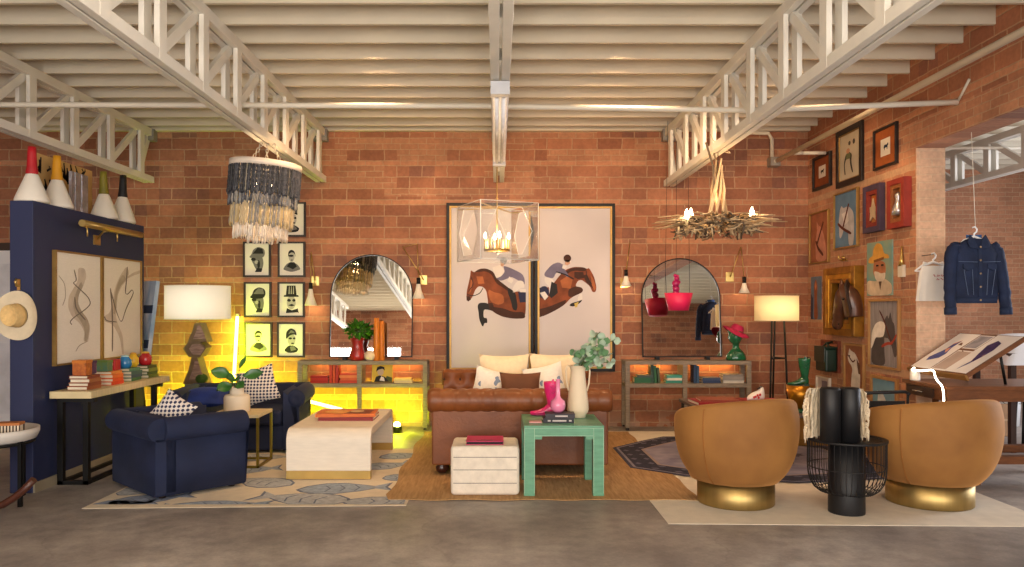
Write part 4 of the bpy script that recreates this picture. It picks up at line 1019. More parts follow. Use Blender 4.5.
# arched mirrors --------------------------------------------------------
MIR = mat('mirror_silver', (244, 246, 246), .015, metal=1.0, var=0)
def arch_mirror(xc, w, h, label, tilt, yaw=0.0):
    t = thing('arched_mirror', label, 'mirror', (xc, 8.73, ZT), 0, 'arched mirrors on the consoles'); T = TR(xc, 8.775, ZT+.03) @ RZ(yaw) @ RX(-tilt)
    r = w/2
    def outline(k): return [(-r+k, k)]+[((r-k)*math.cos(PI-PI*i/40), h-r+(r-k)*math.sin(PI-PI*i/40)) for i in range(41)]+[(r-k, k)]
    O, I = outline(0), outline(.012)
    b = MB(T); n = len(O)
    rings = [[Vector((p[0], y_, p[1])) for p in q_] for q_, y_ in ((O, .012), (O, -.012), (I, -.012), (I, .0))]
    V = [p for q_ in rings for p in q_]; Fc = []
    for i in range(3):
        for j in range(n): Fc.append((i*n+j, i*n+(j+1) % n, (i+1)*n+(j+1) % n, (i+1)*n+j))
    b.add(V, Fc, BLACK); b.obj('frame', t)
    b = MB(T); b.prism([(p[0], 0, p[1]) for p in I], (0, .008, 0), MIR); b.obj('glass', t)
    for s in (-.62, .62):
        b = MB(); b.bb(xc+s*r-.02, xc+s*r+.02, 8.73, 8.82, ZT+.0005, ZT+.032, BLACK); b.obj('foot', t)
arch_mirror(-1.419, .935, 1.165, 'arched mirror with slim black edge on the left shelf console', .085)
arch_mirror(2.083, .91, 1.12, 'arched mirror with slim black edge on the right console', .075, .07)

# things on the left console
yv = 8.64
b = MB(); xv = X(357.5, yv)
t = thing('red_vase', 'red ceramic vase in front of the left arched mirror', 'vase', (xv, yv, ZT+.0006))
b.lathe([(0, 0), (.07, 0), (.085, .02), (.088, .06), (.07, .12), (.062, .17), (.072, .22), (.078, .25), (.07, .25), (.055, .2), (0, .19)], (xv, yv, ZT+.0006), mat('glaze_red', (158, 34, 30), .35, coat=.4), 32); b.obj('body', t)
def bushy(root, c, r, n, mt, size, seed, flat=.8):
    R = random.Random(seed); b = MB(); C = Vector(c)
    for k in range(n):
        d = Vector((R.gauss(0, 1), R.gauss(0, 1), R.gauss(.25, .8))).normalized(); q = R.uniform(.45, 1)
        p = C+Vector((d.x*r*q, d.y*r*q, d.z*r*flat*q)); leaf(b, p, p+(d+Vector((R.uniform(-.6, .6), R.uniform(-.6, .6), R.uniform(-.5, .4)))).normalized()*size*R.uniform(.7, 1.2), size*.7, mt, n=4)
    return b.obj('leaves', root)
t = thing('leafy_plant', 'bushy bright green plant growing out of the red vase', 'plant', (xv, yv, ZT+.19))
bushy(t, (xv+.005, yv-.045, ZT+.335), .125, 130, mat('bright_leaf', (64, 124, 30), .5, var=.3), .07, 5, .62)
b = MB()
for k in range(7): b.tube([(xv, yv, ZT+.195), (xv+.02*math.cos(k), yv+.02*math.sin(k), ZT+.25), (xv+.08*math.cos(k*.9), yv+.08*math.sin(k*.9), ZT+.33)], .004, STEM, n=5)
b.obj('stems', t)
xv = X(370, yv-.02); t = thing('round_pot', 'small round cream pot between red vase and orange candles', 'pot', (xv, yv-.02, ZT+.0006))
b = MB(); b.lathe([(0, 0), (.035, 0), (.062, .03), (.066, .06), (.05, .095), (.025, .105), (.025, .115), (.018, .115), (0, .10)], (xv, yv-.02, ZT+.0006), mat('pot_cream', (226, 206, 172), .5), 28); b.obj('body', t)
b = MB(); b.tube([(xv-.05, yv-.02, ZT+.07), (xv-.08, yv-.02, ZT+.085), (xv-.085, yv-.02, ZT+.10)], [.012, .008, .006], mat('pot_cream', (226, 206, 172), .5), n=8); b.obj('spout', t)
AMB = mat('amber_wax', (206, 120, 32), .45, var=.08)
for k, (px_, h_, lb) in enumerate(((376.8, Z(318, yv)-ZT, 'taller orange pillar candle in front of the left mirror'), (381.2, Z(319.5, yv)-ZT-.02, 'shorter orange pillar candle beside the taller one'))):
    xv = X(px_, yv); yy = yv+.0+(.03 if k else -.02); t = thing('pillar_candle', lb, 'candle', (xv, yy, ZT+.0006), 0, 'orange pillar candles')
    b = MB(); b.lathe([(0, 0), (.034, 0), (.036, .004), (.033, h_*.5), (.028, h_-.004), (.024, h_), (0, h_-.004)], (xv, yy, ZT+.0006), AMB, 20); b.obj('wax', t)
    b = MB(); b.tube([(xv, yy, ZT+h_-.004), (xv+.002, yy, ZT+h_+.012)], .002, GR[0], n=5); b.obj('wick', t)

# waterfall coffee table
t = thing('coffee_table', 'white waterfall coffee table with brass feet on the fish rug', 'coffee table', (-1.32, 6.78, .006))
x0, x1, ya, yb_, zt, th, r = -1.655, -.992, 6.12, 7.45, .40, .06, .10
def wf(ya, yb_, zt, z0, r):
    P = [(ya, z0)]
    for i in range(9): a = PI-PI/2*i/8; P.append((ya+r+r*math.cos(a), zt-r+r*math.sin(a)))
    for i in range(9): a = PI/2-PI/2*i/8; P.append((yb_-r+r*math.cos(a), zt-r+r*math.sin(a)))
    P.append((yb_, z0)); return P
zb_ = .072
O = wf(ya, yb_, zt, zb_, r); I = wf(ya+th, yb_-th, zt-th, zb_, r-.045)
SH = mat('shagreen_white', (228, 218, 202), .5, var=.05, scale=9, stretch=(1, 1, 6), bump=.1)
b = MB(); b.prism([(x0, p[0], p[1]) for p in O+I[::-1]], (x1-x0, 0, 0), SH); b.obj('waterfall_top', t, bevel=.004)
for a, c in ((ya, ya+th), (yb_-th, yb_)):
    b = MB(); b.bb(x0, x1, a, c, .006, zb_, BRASS); b.obj('brass_foot', t, bevel=.002)
G3 = 'books on the white coffee table'
zq = stack(-1.28, 6.72, zt, [(.46, .34, .03, (128, 34, 34), 'dark red book at the bottom of the coffee-table pile'), (.50, .32, .026, (206, 108, 40), 'orange illustrated book on top of the dark red one')], G3, rz=.04, seed=2)

top_ = [o for o in COL.objects if o.get('label', '').startswith('orange illustrated book')][0]
b = MB(WM[top_.name]); zt_ = .0262
for pl, m_ in ((blob(-.08, .0, .11, .1), mat('print_amber', (226, 160, 84), .5)), ([(-.02, -.12), (.2, -.14), (.22, .1), (.06, .13)], mat('print_umber', (120, 58, 34), .5)), (blob(.08, .02, .06, .07), mat('print_sand', (222, 190, 140), .5))): b.poly([(p[0], p[1], zt_) for p in pl], m_); zt_ += .0003
b.obj('cover_print', top_)
# ================================================================== centre
LEA = mat('brown_leather', (136, 78, 38), .46, var=.3, scale=4, coat=.08, bump=.2, bscale=40, rgb2=(106, 58, 29))
LEAD = mat('leather_button', (70, 36, 20), .45)
# chesterfield
sx0, sx1, sy0, sy1 = -.535, .905, 6.27, 7.84
t = thing('leather_sofa', 'brown tufted leather chesterfield on the jute rug, its rolled back towards the viewer', 'sofa', ((sx0+sx1)/2, 7.05, .0105))
b = MB(); b.bb(sx0+.01, sx1-.01, sy0, sy0+.14, .085, .56, LEA); b.obj('back_panel', t, bevel=.015, seg=3)
rc, zc_ = .10, .603
def roll(x0, x1, yc, zc, r, mt, n=14, amp=.06):
    b = MB()
    def fn(u, v):
        k = r*(1-amp*abs(math.cos(PI*n*v))**6)
        if v < .012 or v > .988: k *= .93
        a = 2*PI*u; return Vector((x0+(x1-x0)*v, yc+k*math.cos(a)*1.0, zc+k*math.sin(a)*.98))
    b.grid(fn, 24, n*10+1, mt, cu=True)
    for xx in (x0, x1):
        s = -1 if xx == x0 else 1
        b.grid(lambda u, v: Vector((xx+s*.012*(1-v*v), yc+r*.93*v*math.cos(2*PI*u), zc+r*.91*v*math.sin(2*PI*u))), 24, 6, mt, cu=True)
    return b
roll(sx0-.02, sx1+.02, sy0+.045, zc_, rc, LEA).obj('rolled_back', t)
def tuft(x0, x1, z0, z1, fy, nx, nz, mt, dep=.03, face=-1):
    """buttoned panel: bulges between a diamond lattice of buttons"""
    B = []
    for j in range(nz):
        for i in range(nx+(j % 2 == 0)):
            B.append((x0+(x1-x0)*(i+(0 if j % 2 == 0 else .5))/nx, z0+(z1-z0)*(j+.5)/nz))
    b = MB()
    def fn(u, v):
        x, z = x0+(x1-x0)*u, z0+(z1-z0)*v
        d = min((x-p[0])**2+(z-p[1])**2 for p in B)
        return Vector((x, fy+face*dep*(1-math.exp(-d/.0016)), z))
    b.grid(fn, 90, 26, mt)
    bt = MB()
    for p in B: bt.ball((p[0], fy+face*.006, p[1]), .012, LEAD, 10, 6)
    return b, bt
hx0, hx1 = sx0+.01, sx1-.01
b = MB(); b.bb(hx0, hx1, 7.62, sy1-.06, .085, .62, LEA); b.obj('facing_panel', t, bevel=.015)
b, bt = tuft(hx0+.01, hx1-.01, .33, .72, 7.615, 9, 3, LEA); b.obj('tufted_upholstery', t); bt.obj('buttons', t)
roll(hx0-.01, hx1+.01, 7.72, .66, .09, LEA).obj('rolled_back', t)
for s, xx in ((-1, sx0+.01), (1, sx1-.01)):
    b = MB(); x_a, x_b = sorted((xx, xx-s*.12)); b.bb(x_a, x_b, sy0+.13, 7.63, .085, .36, LEA); b.obj('side_rail', t, bevel=.03, seg=3)
for k in range(2):
    w_ = (sx1-sx0-.26)/2; b = MB(); b.bb(sx0+.13+k*w_+.004, sx0+.13+(k+1)*w_-.004, sy0+.145, 7.575, .16, .44, LEA); b.obj('seat_cushion', t, bevel=.05, seg=4)
for xx in (sx0+.09, sx1-.09):
    for yy in (sy0+.08, sy1-.13):
        b = MB(); b.lathe([(0, .0105), (.03, .0105), (.05, .03), (.055, .06), (.045, .075), (.05, .084), (0, .084)], (xx, yy, 0), mat('bun_foot', (62, 30, 20), .35, coat=.4), 22); b.obj('bun_foot', t)
# cushions on it
CREP = mat('cream_linen', (236, 218, 186), .9, var=.05, scale=30); PATT = checker_cloth('sky_print', (236, 232, 224), (128, 146, 176), 4.5, kind='blotch')
def cu2(name, px, w, h, y, zb, label, mt, lean, ry=0.0, rz=0.0, group=None, t_=.15):
    T = TR(X(px, y), y, zb) @ RZ(rz) @ RX(lean) @ RY(ry)
    b = MB(T); b.pillow(w, h, t_, TR(0, 0, 0), mt); 
    return tag(b.obj(name, loc=T.translation), label, 'cushion', group)
# T is already applied by the builder, so the pillow itself is built at the origin
cu2('linen_cushion', 504, .49, .47, 7.48, .445, 'large cream linen cushion on the left of the leather sofa', CREP, -.22, 0, 0, 'cream linen cushions')
cu2('linen_cushion', 555.5, .50, .48, 7.48, .445, 'large cream linen cushion on the right, behind the pitcher', CREP, -.22, 0, 0, 'cream linen cushions')
cu2('printed_cushion', 488, .38, .36, 7.22, .443, 'white and sky-blue printed cushion left of the brown leather cushion', PATT, -.32, .25, .1, 'printed cushions', .13)
cu2('printed_cushion', 550, .38, .40, 7.22, .443, 'white and sky-blue printed cushion behind the pink boot', PATT, -.32, -.22, -.1, 'printed cushions', .13)
cu2('leather_cushion', 520.5, .38, .34, 7.05, .442, 'brown leather cushion in the middle of the sofa', mat('suede_brown', (104, 64, 42), .7, var=.15), -.35, 0, 0, None, .12)

# ottoman
ox0, ox1 = X(451, 5.62), X(519.3, 5.62)
OTT = mat('ottoman_weave', (226, 216, 200), .95, var=.08, scale=18, bump=.4, bscale=70)
t = thing('cube_ottoman', 'cream woven cube ottoman with thin dark stripes, in front of the leather sofa', 'ottoman', ((ox0+ox1)/2, 5.77, .0105))
b = MB(); b.bb(ox0, ox1, 5.565, 5.98, .0107, .362, OTT); b.obj('body', t, bevel=.028, seg=4)
b = MB(); LN = mat('stripe_thread', (104, 98, 96), .9)
for zz in (.10, .195, .285): 
    b.bb(ox0+.02, ox1-.02, 5.5635, 5.5655, zz-.002, zz+.002, LN); b.bb(ox0-.0012, ox0+.0008, 5.60, 5.95, zz-.002, zz+.002, LN); b.bb(ox1-.0008, ox1+.0012, 5.60, 5.95, zz-.002, zz+.002, LN)
b.obj('stripes', t)
t = thing('pink_book', 'magenta coffee-table book lying on the cream ottoman', 'book', (X(485, 5.72), 5.74, .363)); T = TR(X(485, 5.72), 5.75, .3632)
b = MB(T); PK = mat('magenta', (196, 30, 96), .4, var=.05); b.bb(-.135, .135, -.125, .125, 0, .004, PK); b.bb(-.135, .135, -.125, .125, .021, .025, PK); b.bb(-.135, .135, .121, .125, .004, .021, PK); b.obj('cover', t)
b = MB(T); b.bb(-.13, .13, -.12, .121, .0042, .0208, mat('ink_black', (26, 26, 28), .8)); b.obj('pages', t)
b = MB(T)
for pl in (stroke([(-.06, -.09), (-.02, -.075), (.02, -.09), (.06, -.078)], .016), stroke([(-.03, -.06), (.0, -.05), (.05, -.06)], .012)): b.poly([(p[0], p[1], .0253) for p in pl], mat('cover_print', (60, 30, 60), .5))
b.obj('cover_print', t)

# green table
GT = mat('green_lacquer', (96, 152, 122), .45, var=.14, scale=10, stretch=(1, 1, 5), coat=.2); GT2 = mat('green_edge', (152, 190, 160), .45)
gx0, gx1, gy0, gy1, gz = X(524, 5.56), X(604, 5.56), 5.555, 6.16, .512
t = thing('green_table', 'square green side table with straight legs, in front of the leather sofa', 'side table', ((gx0+gx1)/2, 5.88, .0105))
b = MB(); b.bb(gx0, gx1, gy0, gy1, gz-.016, gz, GT); b.obj('table_top', t, bevel=.002)
b = MB(); l = .078
for a in (((gx0+l), (gx1-l), gy0, gy0+.03), ((gx0+l), (gx1-l), gy1-.03, gy1), (gx0, gx0+.03, gy0+l, gy1-l), (gx1-.03, gx1, gy0+l, gy1-l)): b.bb(*a, gz-.075, gz-.016, GT)
b.obj('apron', t)
for xx in (gx0, gx1-l):
    for yy in (gy0, gy1-l):
        b = MB(); b.bb(xx, xx+l, yy, yy+l, .0107, gz-.016, GT); b.obj('leg', t, bevel=.002)
        if yy == gy0:
            b = MB(); xi = xx+l if xx == gx0 else xx; s = 1 if xx == gx0 else -1
            b.bb(min(xi, xi+s*.05), max(xi, xi+s*.05), yy+.002, yy+.03, gz-.098, gz-.075, GT); b.obj('corner_bracket', t)
b = MB(); e = .004
b.bb(gx0+.004, gx1-.004, gy0-.0012, gy0+.001, gz-.02, gz-.016, GT2)
for xx in (gx0+.002, gx0+l-.006, gx1-l+.002, gx1-.006): b.bb(xx, xx+.004, gy0-.0012, gy0+.001, .03, gz-.02, GT2)
b.bb(gx0+l, gx1-l, gy0-.0012, gy0+.001, gz-.075, gz-.071, GT2); b.obj('inlay_line', t)

# on the green table
def boot(T, root, m1, m2, hgt=.29, ln=.25):
    """cowboy boot: toe towards +x, sole at z=0"""
    def ring(c, ax, ay, tilt=0, n=20):
        R = Matrix.Rotation(tilt, 3, 'Y'); return [Vector(c)+R @ Vector((ax*math.cos(2*PI*i/n), ay*math.sin(2*PI*i/n), 0)) for i in range(n)]
    b = MB(T); k = hgt/.29; l = ln/.25
    b.loft([ring((0, 0, .03*k), .040*l, .030), ring((.002, 0, .075*k), .042*l, .033), ring((.002, 0, .12*k), .048*l, .036), ring((.006, 0, .19*k), .066*l, .043), ring((.006, 0, .25*k), .074*l, .048), ring((.006, 0, .27*k), .075*l, .049), ring((.006, 0, .27*k), .068*l, .042), ring((-.004, 0, .2*k), .045*l, .036)], m1, cap=False)
    b.loft([[Vector((x_*l, hw*math.cos(2*PI*i/18), zc+(zh if math.sin(2*PI*i/18) > 0 else zl)*math.sin(2*PI*i/18))) for i in range(18)] for x_, hw, zc, zh, zl in ((-.045, .012, .05*k, .02, .02), (-.035, .028, .05*k, .045, .028), (.0, .032, .05*k, .07*k, .03), (.04, .033, .038*k, .062*k, .024), (.08, .036, .028*k, .038*k, .016), (.13, .036, .022*k, .024*k, .011), (.17, .026, .020*k, .018*k, .009), (.2, .012, .022*k, .012*k, .007), (.208, .003, .023*k, .004, .003))], m1)
    b.obj('upper', root)
    b = MB(T); out = [(-.045, .028), (.0, .03), (.05, .033), (.1, .037), (.15, .034), (.19, .02), (.208, .004)]
    b.prism([(x_*l, y_, .007+(.012 if x_ < .03 else .0)) for x_, y_ in out]+[(x_*l, -y_, .007+(.012 if x_ < .03 else .0)) for x_, y_ in out[::-1]], (0, 0, .008), m2)
    b.prism([(-.046*l, -.026, 0), (.012*l, -.027, 0), (.012*l, .027, 0), (-.046*l, .026, 0)], (-.002, 0, .022), m2); b.obj('sole', root)
    for s in (-1, 1):
        b = MB(T); b.tube([(-.04*l, s*.036, .235*k), (-.01*l, s*.047, .215*k), (.02*l, s*.045, .235*k)], .0022, m2, n=5); b.tube([(-.035*l, s*.036, .2*k), (-.008*l, s*.044, .18*k), (.02*l, s*.04, .2*k)], .0022, m2, n=5); b.bb(-.012*l, .004*l, s*.046-.003, s*.046+.003, .255*k, .285*k, m1); b.obj('stitching', root)
HOT = mat('hot_pink', (214, 30, 110), .3, var=.15, scale=14, coat=.4); HOT2 = mat('deep_pink', (168, 20, 92), .35, coat=.3)
bx, by = X(552.5, 6.06), 6.06
t = thing('cowboy_boot', 'hot pink cowboy boot standing on the green table', 'boot', (bx, by, gz+.0006)); boot(TR(bx, by, gz+.0008) @ RZ(PI-.12), t, HOT, HOT2, .285, .21)
stack(X(558.7, 5.74), 5.75, gz, [(.225, .15, .034, (34, 34, 40), 'black book with pale lettering, lower of two on the green table'), (.215, .14, .032, (50, 44, 52), 'charcoal book under the pink bottle on the green table')], 'black books on the green table', seed=14, jit=.02)
for bk, zz in zip([o for o in COL.objects if o.get('group') == 'black books on the green table'], (gz+.018, gz+.0515)):
    b = MB(); m_ = mat('spine_pale', (196, 186, 184), .6)
    for x0_, w_ in (((-.085, .02), (-.05, .10), (.07, .018)) if zz < gz+.03 else ((-.03, .09),)): b.bb(X(558.7, 5.74)+x0_, X(558.7, 5.74)+x0_+w_, 5.668, 5.6745 if zz < gz+.03 else 5.68, zz-.005, zz+.005, m_)
    b.obj('spine_lettering', bk)
bz = gz+.0685; bx, by = X(558, 5.76), 5.765
t = thing('pink_bottle', 'pink glass bottle vase with round belly and long neck on the black books', 'vase', (bx, by, bz))
PG = mat('pink_glass', (236, 140, 176), .2, var=.05, coat=.6)
b = MB(); b.lathe([(0, 0), (.03, 0), (.05, .02), (.056, .05), (.05, .082), (.025, .104), (.017, .12), (.0155, .235), (.02, .243), (.014, .243), (.011, .12), (0, .11)], (bx, by, bz), PG, 32); b.obj('body', t)
b = MB(); b.bb(X(529, 5.72), X(541.5, 5.72), 5.665, 5.74, gz+.0006, gz+.012, mat('rose_tile', (206, 150, 146), .4)); tag(b.obj('rose_coaster', bevel=.003), 'small rose-pink coaster at the left front of the green table', 'coaster')
px_, py_ = X(577.7, 6.0), 5.99
t = thing('tall_pitcher', 'tall cream pitcher vase with two thin handles on the green table', 'vase', (px_, py_, gz+.0006))
CRP = mat('pitcher_cream', (232, 214, 184), .55, var=.05, scale=4)
b = MB(); b.lathe([(0, 0), (.058, 0), (.06, .02), (.075, .035), (.083, .06), (.08, .12), (.068, .22), (.058, .31), (.055, .36), (.066, .392), (.072, .397), (.062, .392), (.048, .35), (.05, .3), (0, .28)], (px_, py_, gz+.0006), CRP, 40); b.obj('body', t)
for s in (-1, 1):
    b = MB(); b.tube([(px_+s*.055, py_, gz+.385), (px_+s*.085, py_, gz+.39), (px_+s*.092, py_, gz+.35), (px_+s*.085, py_, gz+.26), (px_+s*.07, py_, gz+.20)], .006, CRP, n=8); b.obj('handle', t)
t = thing('eucalyptus', 'eucalyptus branches leaning right out of the cream pitcher', 'plant', (px_, py_, gz+.29))
R_ = random.Random(21); EU = mat('eucalyptus_leaf', (172, 194, 172), .6, var=.2, scale=12); EU2 = mat('eucalyptus_deep', (108, 152, 108), .55, var=.2); b = MB(); st = MB()
for (ex, ez, ey, n_) in ((.29, .24, .0, 13), (.24, .12, -.08, 12), (.18, .3, .06, 12), (.05, .17, -.06, 8), (.30, .05, .08, 11), (-.02, .12, .05, 6), (.14, .20, -.1, 10)):
    p0 = Vector((px_, py_, gz+.30)); p1 = Vector((px_+ex*.25, py_+ey*.4, gz+.40+ez*.45)); p2 = Vector((px_+ex, py_+ey, gz+.37+ez*.95))
    P = [(p0*(1-k)**2+p1*2*k*(1-k)+p2*k*k) for k in [i/10 for i in range(11)]]; st.tube(P, .003, STEM, n=5)
    for k in range(n_):
        f_ = .42+.58*k/n_; q = p0*(1-f_)**2+p1*2*f_*(1-f_)+p2*f_*f_
        dv = Vector((R_.uniform(-1, 1), R_.uniform(-1, 1), R_.uniform(-.6, .8))).normalized(); leaf(b, q, q+dv*R_.uniform(.055, .08), R_.uniform(.06, .08), R_.choice([EU, EU, EU2]), cup=.1, up=(R_.uniform(-.5, .5), -1, R_.uniform(-.6, .6)), n=6)
b.obj('leaves', t); st.obj('stems', t)

# ------------------------------------------------------------------ horse panels
ART = mat('panel_ground', (206, 198, 199), .75, var=.03, scale=2)
HB = [mat('bay_mid', (122, 62, 34), .75, var=.35, scale=9), mat('bay_dark', (64, 34, 24), .75, var=.3, scale=9), mat('bay_light', (168, 96, 56), .75, var=.25, scale=9), mat('coat_plum', (112, 106, 130), .8, var=.2), mat('white_print', (222, 216, 212), .8, var=.05), mat('boot_print', (30, 26, 28), .7), mat('pad_navy', (40, 44, 74), .8), mat('helmet_grey', (126, 128, 132), .7), mat('hoof_yellow', (196, 172, 92), .8), mat('skin_tone', (196, 152, 126), .8)]
YA = WY-.03
def panel(px0, px1, py0, py1, label, art):
    x0, x1, z1, z0 = X(px0, YA), X(px1, YA), Z(py0, YA), Z(py1, YA)
    t = thing('show_jumping_picture', label, 'picture', ((x0+x1)/2, WY, z0), 0, 'tall show-jumping panels')
    b = MB(); w = .034
    for (a0, a1, c0, c1) in ((x0, x0+w, z0, z1), (x1-w, x1, z0, z1), (x0+w, x1-w, z0, z0+w), (x0+w, x1-w, z1-w, z1)): b.bb(a0, a1, WY-.05, WY-.001, c0, c1, BLACK)
    b.obj('outer_frame', t, bevel=.004)
    b = MB(); g = .022
    for (a0, a1, c0, c1) in ((x0+w, x0+w+g, z0+w, z1-w), (x1-w-g, x1-w, z0+w, z1-w), (x0+w+g, x1-w-g, z0+w, z0+w+g), (x0+w+g, x1-w-g, z1-w-g, z1-w)): b.bb(a0, a1, WY-.04, WY-.001, c0, c1, GOLDF)
    b.obj('gilt_slip', t)
    b = MB(); ya = WY-.026; xa, xb = x0+w+g, x1-w-g; b.bb(xa, xb, ya, WY-.001, z0+w+g, z1-w-g, ART)
    for pl, mt, o_ in art: b.poly([(min(xb-.001, max(xa+.001, X(p[0], ya))), ya-.0005*o_, Z(p[1], ya)) for p in soft(pl)], HB[mt])
    b.obj('painted_panel', t)
def c1(pl): return [(450+x_/5.67, 250+y_/5.67) for x_, y_ in pl]
def c2(pl): return [(525+x_/5.67, 240+y_/5.67) for x_, y_ in pl]
panel(446.5, 533.5, 203, 372.5, 'tall framed panel of bay horse jumping left, behind the clear lantern', [(c1(p), m_, o_) for p, m_, o_ in [
    ([(118, 112), (136, 128), (170, 112), (205, 112), (240, 128), (262, 175), (318, 218), (345, 238), (430, 232), (430, 388), (360, 390), (300, 380), (250, 356), (216, 322), (214, 282), (206, 230), (186, 208), (160, 206), (142, 228), (130, 262), (112, 288), (98, 288), (93, 268), (95, 232), (106, 185), (114, 148)], 0, 1),
    ([(136, 126), (168, 106), (205, 104), (246, 122), (262, 160), (300, 190), (340, 220), (330, 236), (300, 212), (262, 190), (236, 138), (204, 120), (166, 124)], 1, 3),
    ([(93, 262), (112, 262), (118, 282), (104, 292), (94, 284)], 1, 3), ([(118, 168), (128, 176), (120, 232), (110, 246)], 2, 2), ([(214, 220), (250, 240), (300, 250), (310, 300), (270, 312), (226, 290)], 2, 2), ([(230, 320), (300, 330), (360, 352), (420, 350), (430, 388), (360, 390), (300, 380), (250, 356)], 1, 2), ([(150, 150), (186, 150), (196, 190), (160, 192)], 2, 2),
    (stroke([(96, 252), (130, 262), (170, 246), (188, 214)], 5), 5, 4), (stroke([(120, 150), (134, 196), (104, 236)], 4), 5, 4),
    ([(216, 300), (168, 298), (155, 316), (162, 352), (166, 396), (186, 440), (196, 412), (212, 416), (210, 384), (190, 386), (190, 336), (226, 340), (262, 356)], 5, 2), ([(216, 300), (240, 300), (262, 356), (226, 340)], 1, 3),
    ([(300, 88), (340, 100), (410, 134), (424, 165), (424, 200), (392, 176), (350, 152), (330, 160), (290, 176), (256, 164), (290, 150), (312, 124)], 3, 3), ([(240, 98), (286, 84), (308, 120), (288, 152), (256, 154)], 4, 1), (blob(303, 62, 20, 22), 7, 4), ([(286, 66), (306, 76), (302, 96), (288, 90)], 9, 5),
    ([(386, 172), (416, 176), (424, 215), (400, 214), (376, 236), (358, 244), (352, 228), (362, 200)], 4, 4), ([(330, 212), (352, 226), (372, 244), (384, 320), (376, 346), (354, 336), (346, 290), (326, 240)], 5, 4), ([(386, 238), (430, 240), (430, 296), (396, 298)], 6, 3), ([(392, 218), (430, 222), (430, 240), (396, 240)], 4, 3), ([(336, 150), (360, 170), (350, 190), (324, 176)], 4, 4)]])
panel(534.5, 615, 203.5, 371.5, 'tall framed panel of bay horse jumping right, behind the pitcher', [(c2(p), m_, o_) for p, m_, o_ in [
    ([(62, 442), (62, 292), (100, 276), (150, 262), (196, 200), (230, 168), (276, 152), (330, 154), (352, 164), (362, 158), (372, 172), (392, 208), (406, 268), (400, 296), (382, 296), (368, 262), (346, 244), (322, 226), (300, 230), (284, 262), (318, 268), (330, 282), (324, 298), (262, 326), (226, 366), (176, 398), (110, 430)], 0, 1),
    ([(62, 442), (62, 396), (130, 380), (190, 356), (236, 336), (226, 366), (176, 398), (110, 430)], 1, 2), ([(220, 186), (256, 160), (330, 154), (352, 164), (340, 178), (270, 172), (230, 200)], 1, 2), ([(246, 280), (284, 262), (320, 268), (330, 282), (324, 298), (262, 326), (244, 318)], 1, 3), ([(200, 230), (236, 206), (270, 226), (258, 276), (210, 270)], 2, 2), ([(330, 200), (352, 194), (368, 232), (392, 284), (372, 262), (346, 240)], 1, 2), ([(372, 200), (388, 220), (402, 272), (392, 288), (378, 250)], 2, 3), ([(280, 180), (330, 182), (338, 214), (300, 222), (280, 212)], 1, 2),
    ([(250, 372), (262, 358), (300, 348), (326, 338), (318, 352), (290, 372), (270, 378)], 5, 2), ([(300, 344), (326, 336), (324, 306), (312, 304), (300, 326)], 4, 2), ([(280, 360), (304, 350), (296, 380), (284, 384)], 8, 3),
    ([(110, 186), (150, 140), (190, 124), (226, 146), (222, 164), (252, 206), (240, 212), (204, 182), (176, 184), (160, 220), (110, 206)], 3, 4), (blob(240, 104, 22, 22), 1, 5), ([(228, 118), (252, 112), (256, 134), (240, 144), (226, 138)], 9, 5), ([(214, 142), (238, 146), (226, 166), (210, 160)], 4, 6),
    ([(110, 208), (158, 220), (168, 250), (158, 318), (138, 316), (136, 262), (112, 240)], 4, 4), ([(150, 236), (180, 250), (186, 300), (150, 330), (136, 316)], 5, 5), ([(62, 280), (116, 256), (140, 290), (124, 344), (86, 324), (62, 306)], 6, 3), ([(84, 300), (112, 292), (132, 320), (112, 342)], 4, 4),
    (stroke([(176, 180), (230, 196), (278, 222)], 7), 5, 6), (stroke([(346, 170), (352, 214), (380, 250)], 4), 5, 4)]])

# ------------------------------------------------------------------ clear lantern pendant
LX, LY = .0, 7.5
t = thing('clear_lantern', 'clear acrylic lantern pendant around a gold ring of candles, under the middle truss', 'pendant light', (LX, LY, Z(263, LY)))
AC = acrylic_mat(); EDG = mat('acrylic_edge', (236, 240, 244), .15, var=.0, coat=.8)
z1, z0 = Z(205, LY), Z(261, LY); hw = .295
b = MB(); e = MB()
for k in range(4):
    T = TR(LX, LY, 0) @ RZ(k*PI/2+.42); b.T = T; e.T = T; yq = -hw; n = 24
    # square pane with a six-sided window
    outer = [(-hw, z0), (hw, z0), (hw, z1), (-hw, z1)]; zc = (z0+z1)/2; hh = (z1-z0)/2
    hexa = [(-hw*.78, zc), (-hw*.42, zc-hh*.82), (hw*.42, zc-hh*.82), (hw*.78, zc), (hw*.42, zc+hh*.82), (-hw*.42, zc+hh*.82)]
    O = [(-hw, zc), (-hw, z0), (hw, z0), (hw, zc), (hw, z1), (-hw, z1)]
    for yy in (yq-.004, yq+.004):
        b.add([(p[0], yy, p[1]) for p in O+hexa], [(i, (i+1) % 6, 6+(i+1) % 6, 6+i) for i in range(6)], AC)
    b.add([(p[0], yy, p[1]) for yy in (yq-.004, yq+.004) for p in hexa], [(i, (i+1) % 6, 6+(i+1) % 6, 6+i) for i in range(6)], AC)
    e.tube([(p[0], yq, p[1]) for p in hexa], .0022, EDG, n=5, closed=True); e.tube([(-hw, yq, z0), (-hw, yq, z1)], .0045, EDG, n=5); e.tube([(-hw, yq, z1), (hw, yq, z1)], .0025, EDG, n=5); e.tube([(-hw, yq, z0), (hw, yq, z0)], .0025, EDG, n=5)
b.T = Matrix(); e.T = Matrix(); b.obj('acrylic_panes', t); e.obj('acrylic_edges', t)
b = MB(); zr = Z(250, LY)
for k in range(2):
    R = Matrix.Rotation(k*PI/2+.42+PI/4, 3, 'Z'); b.box((LX, LY, z1-.03), (hw*2*1.38, .014, .008), BRASS, R=R)
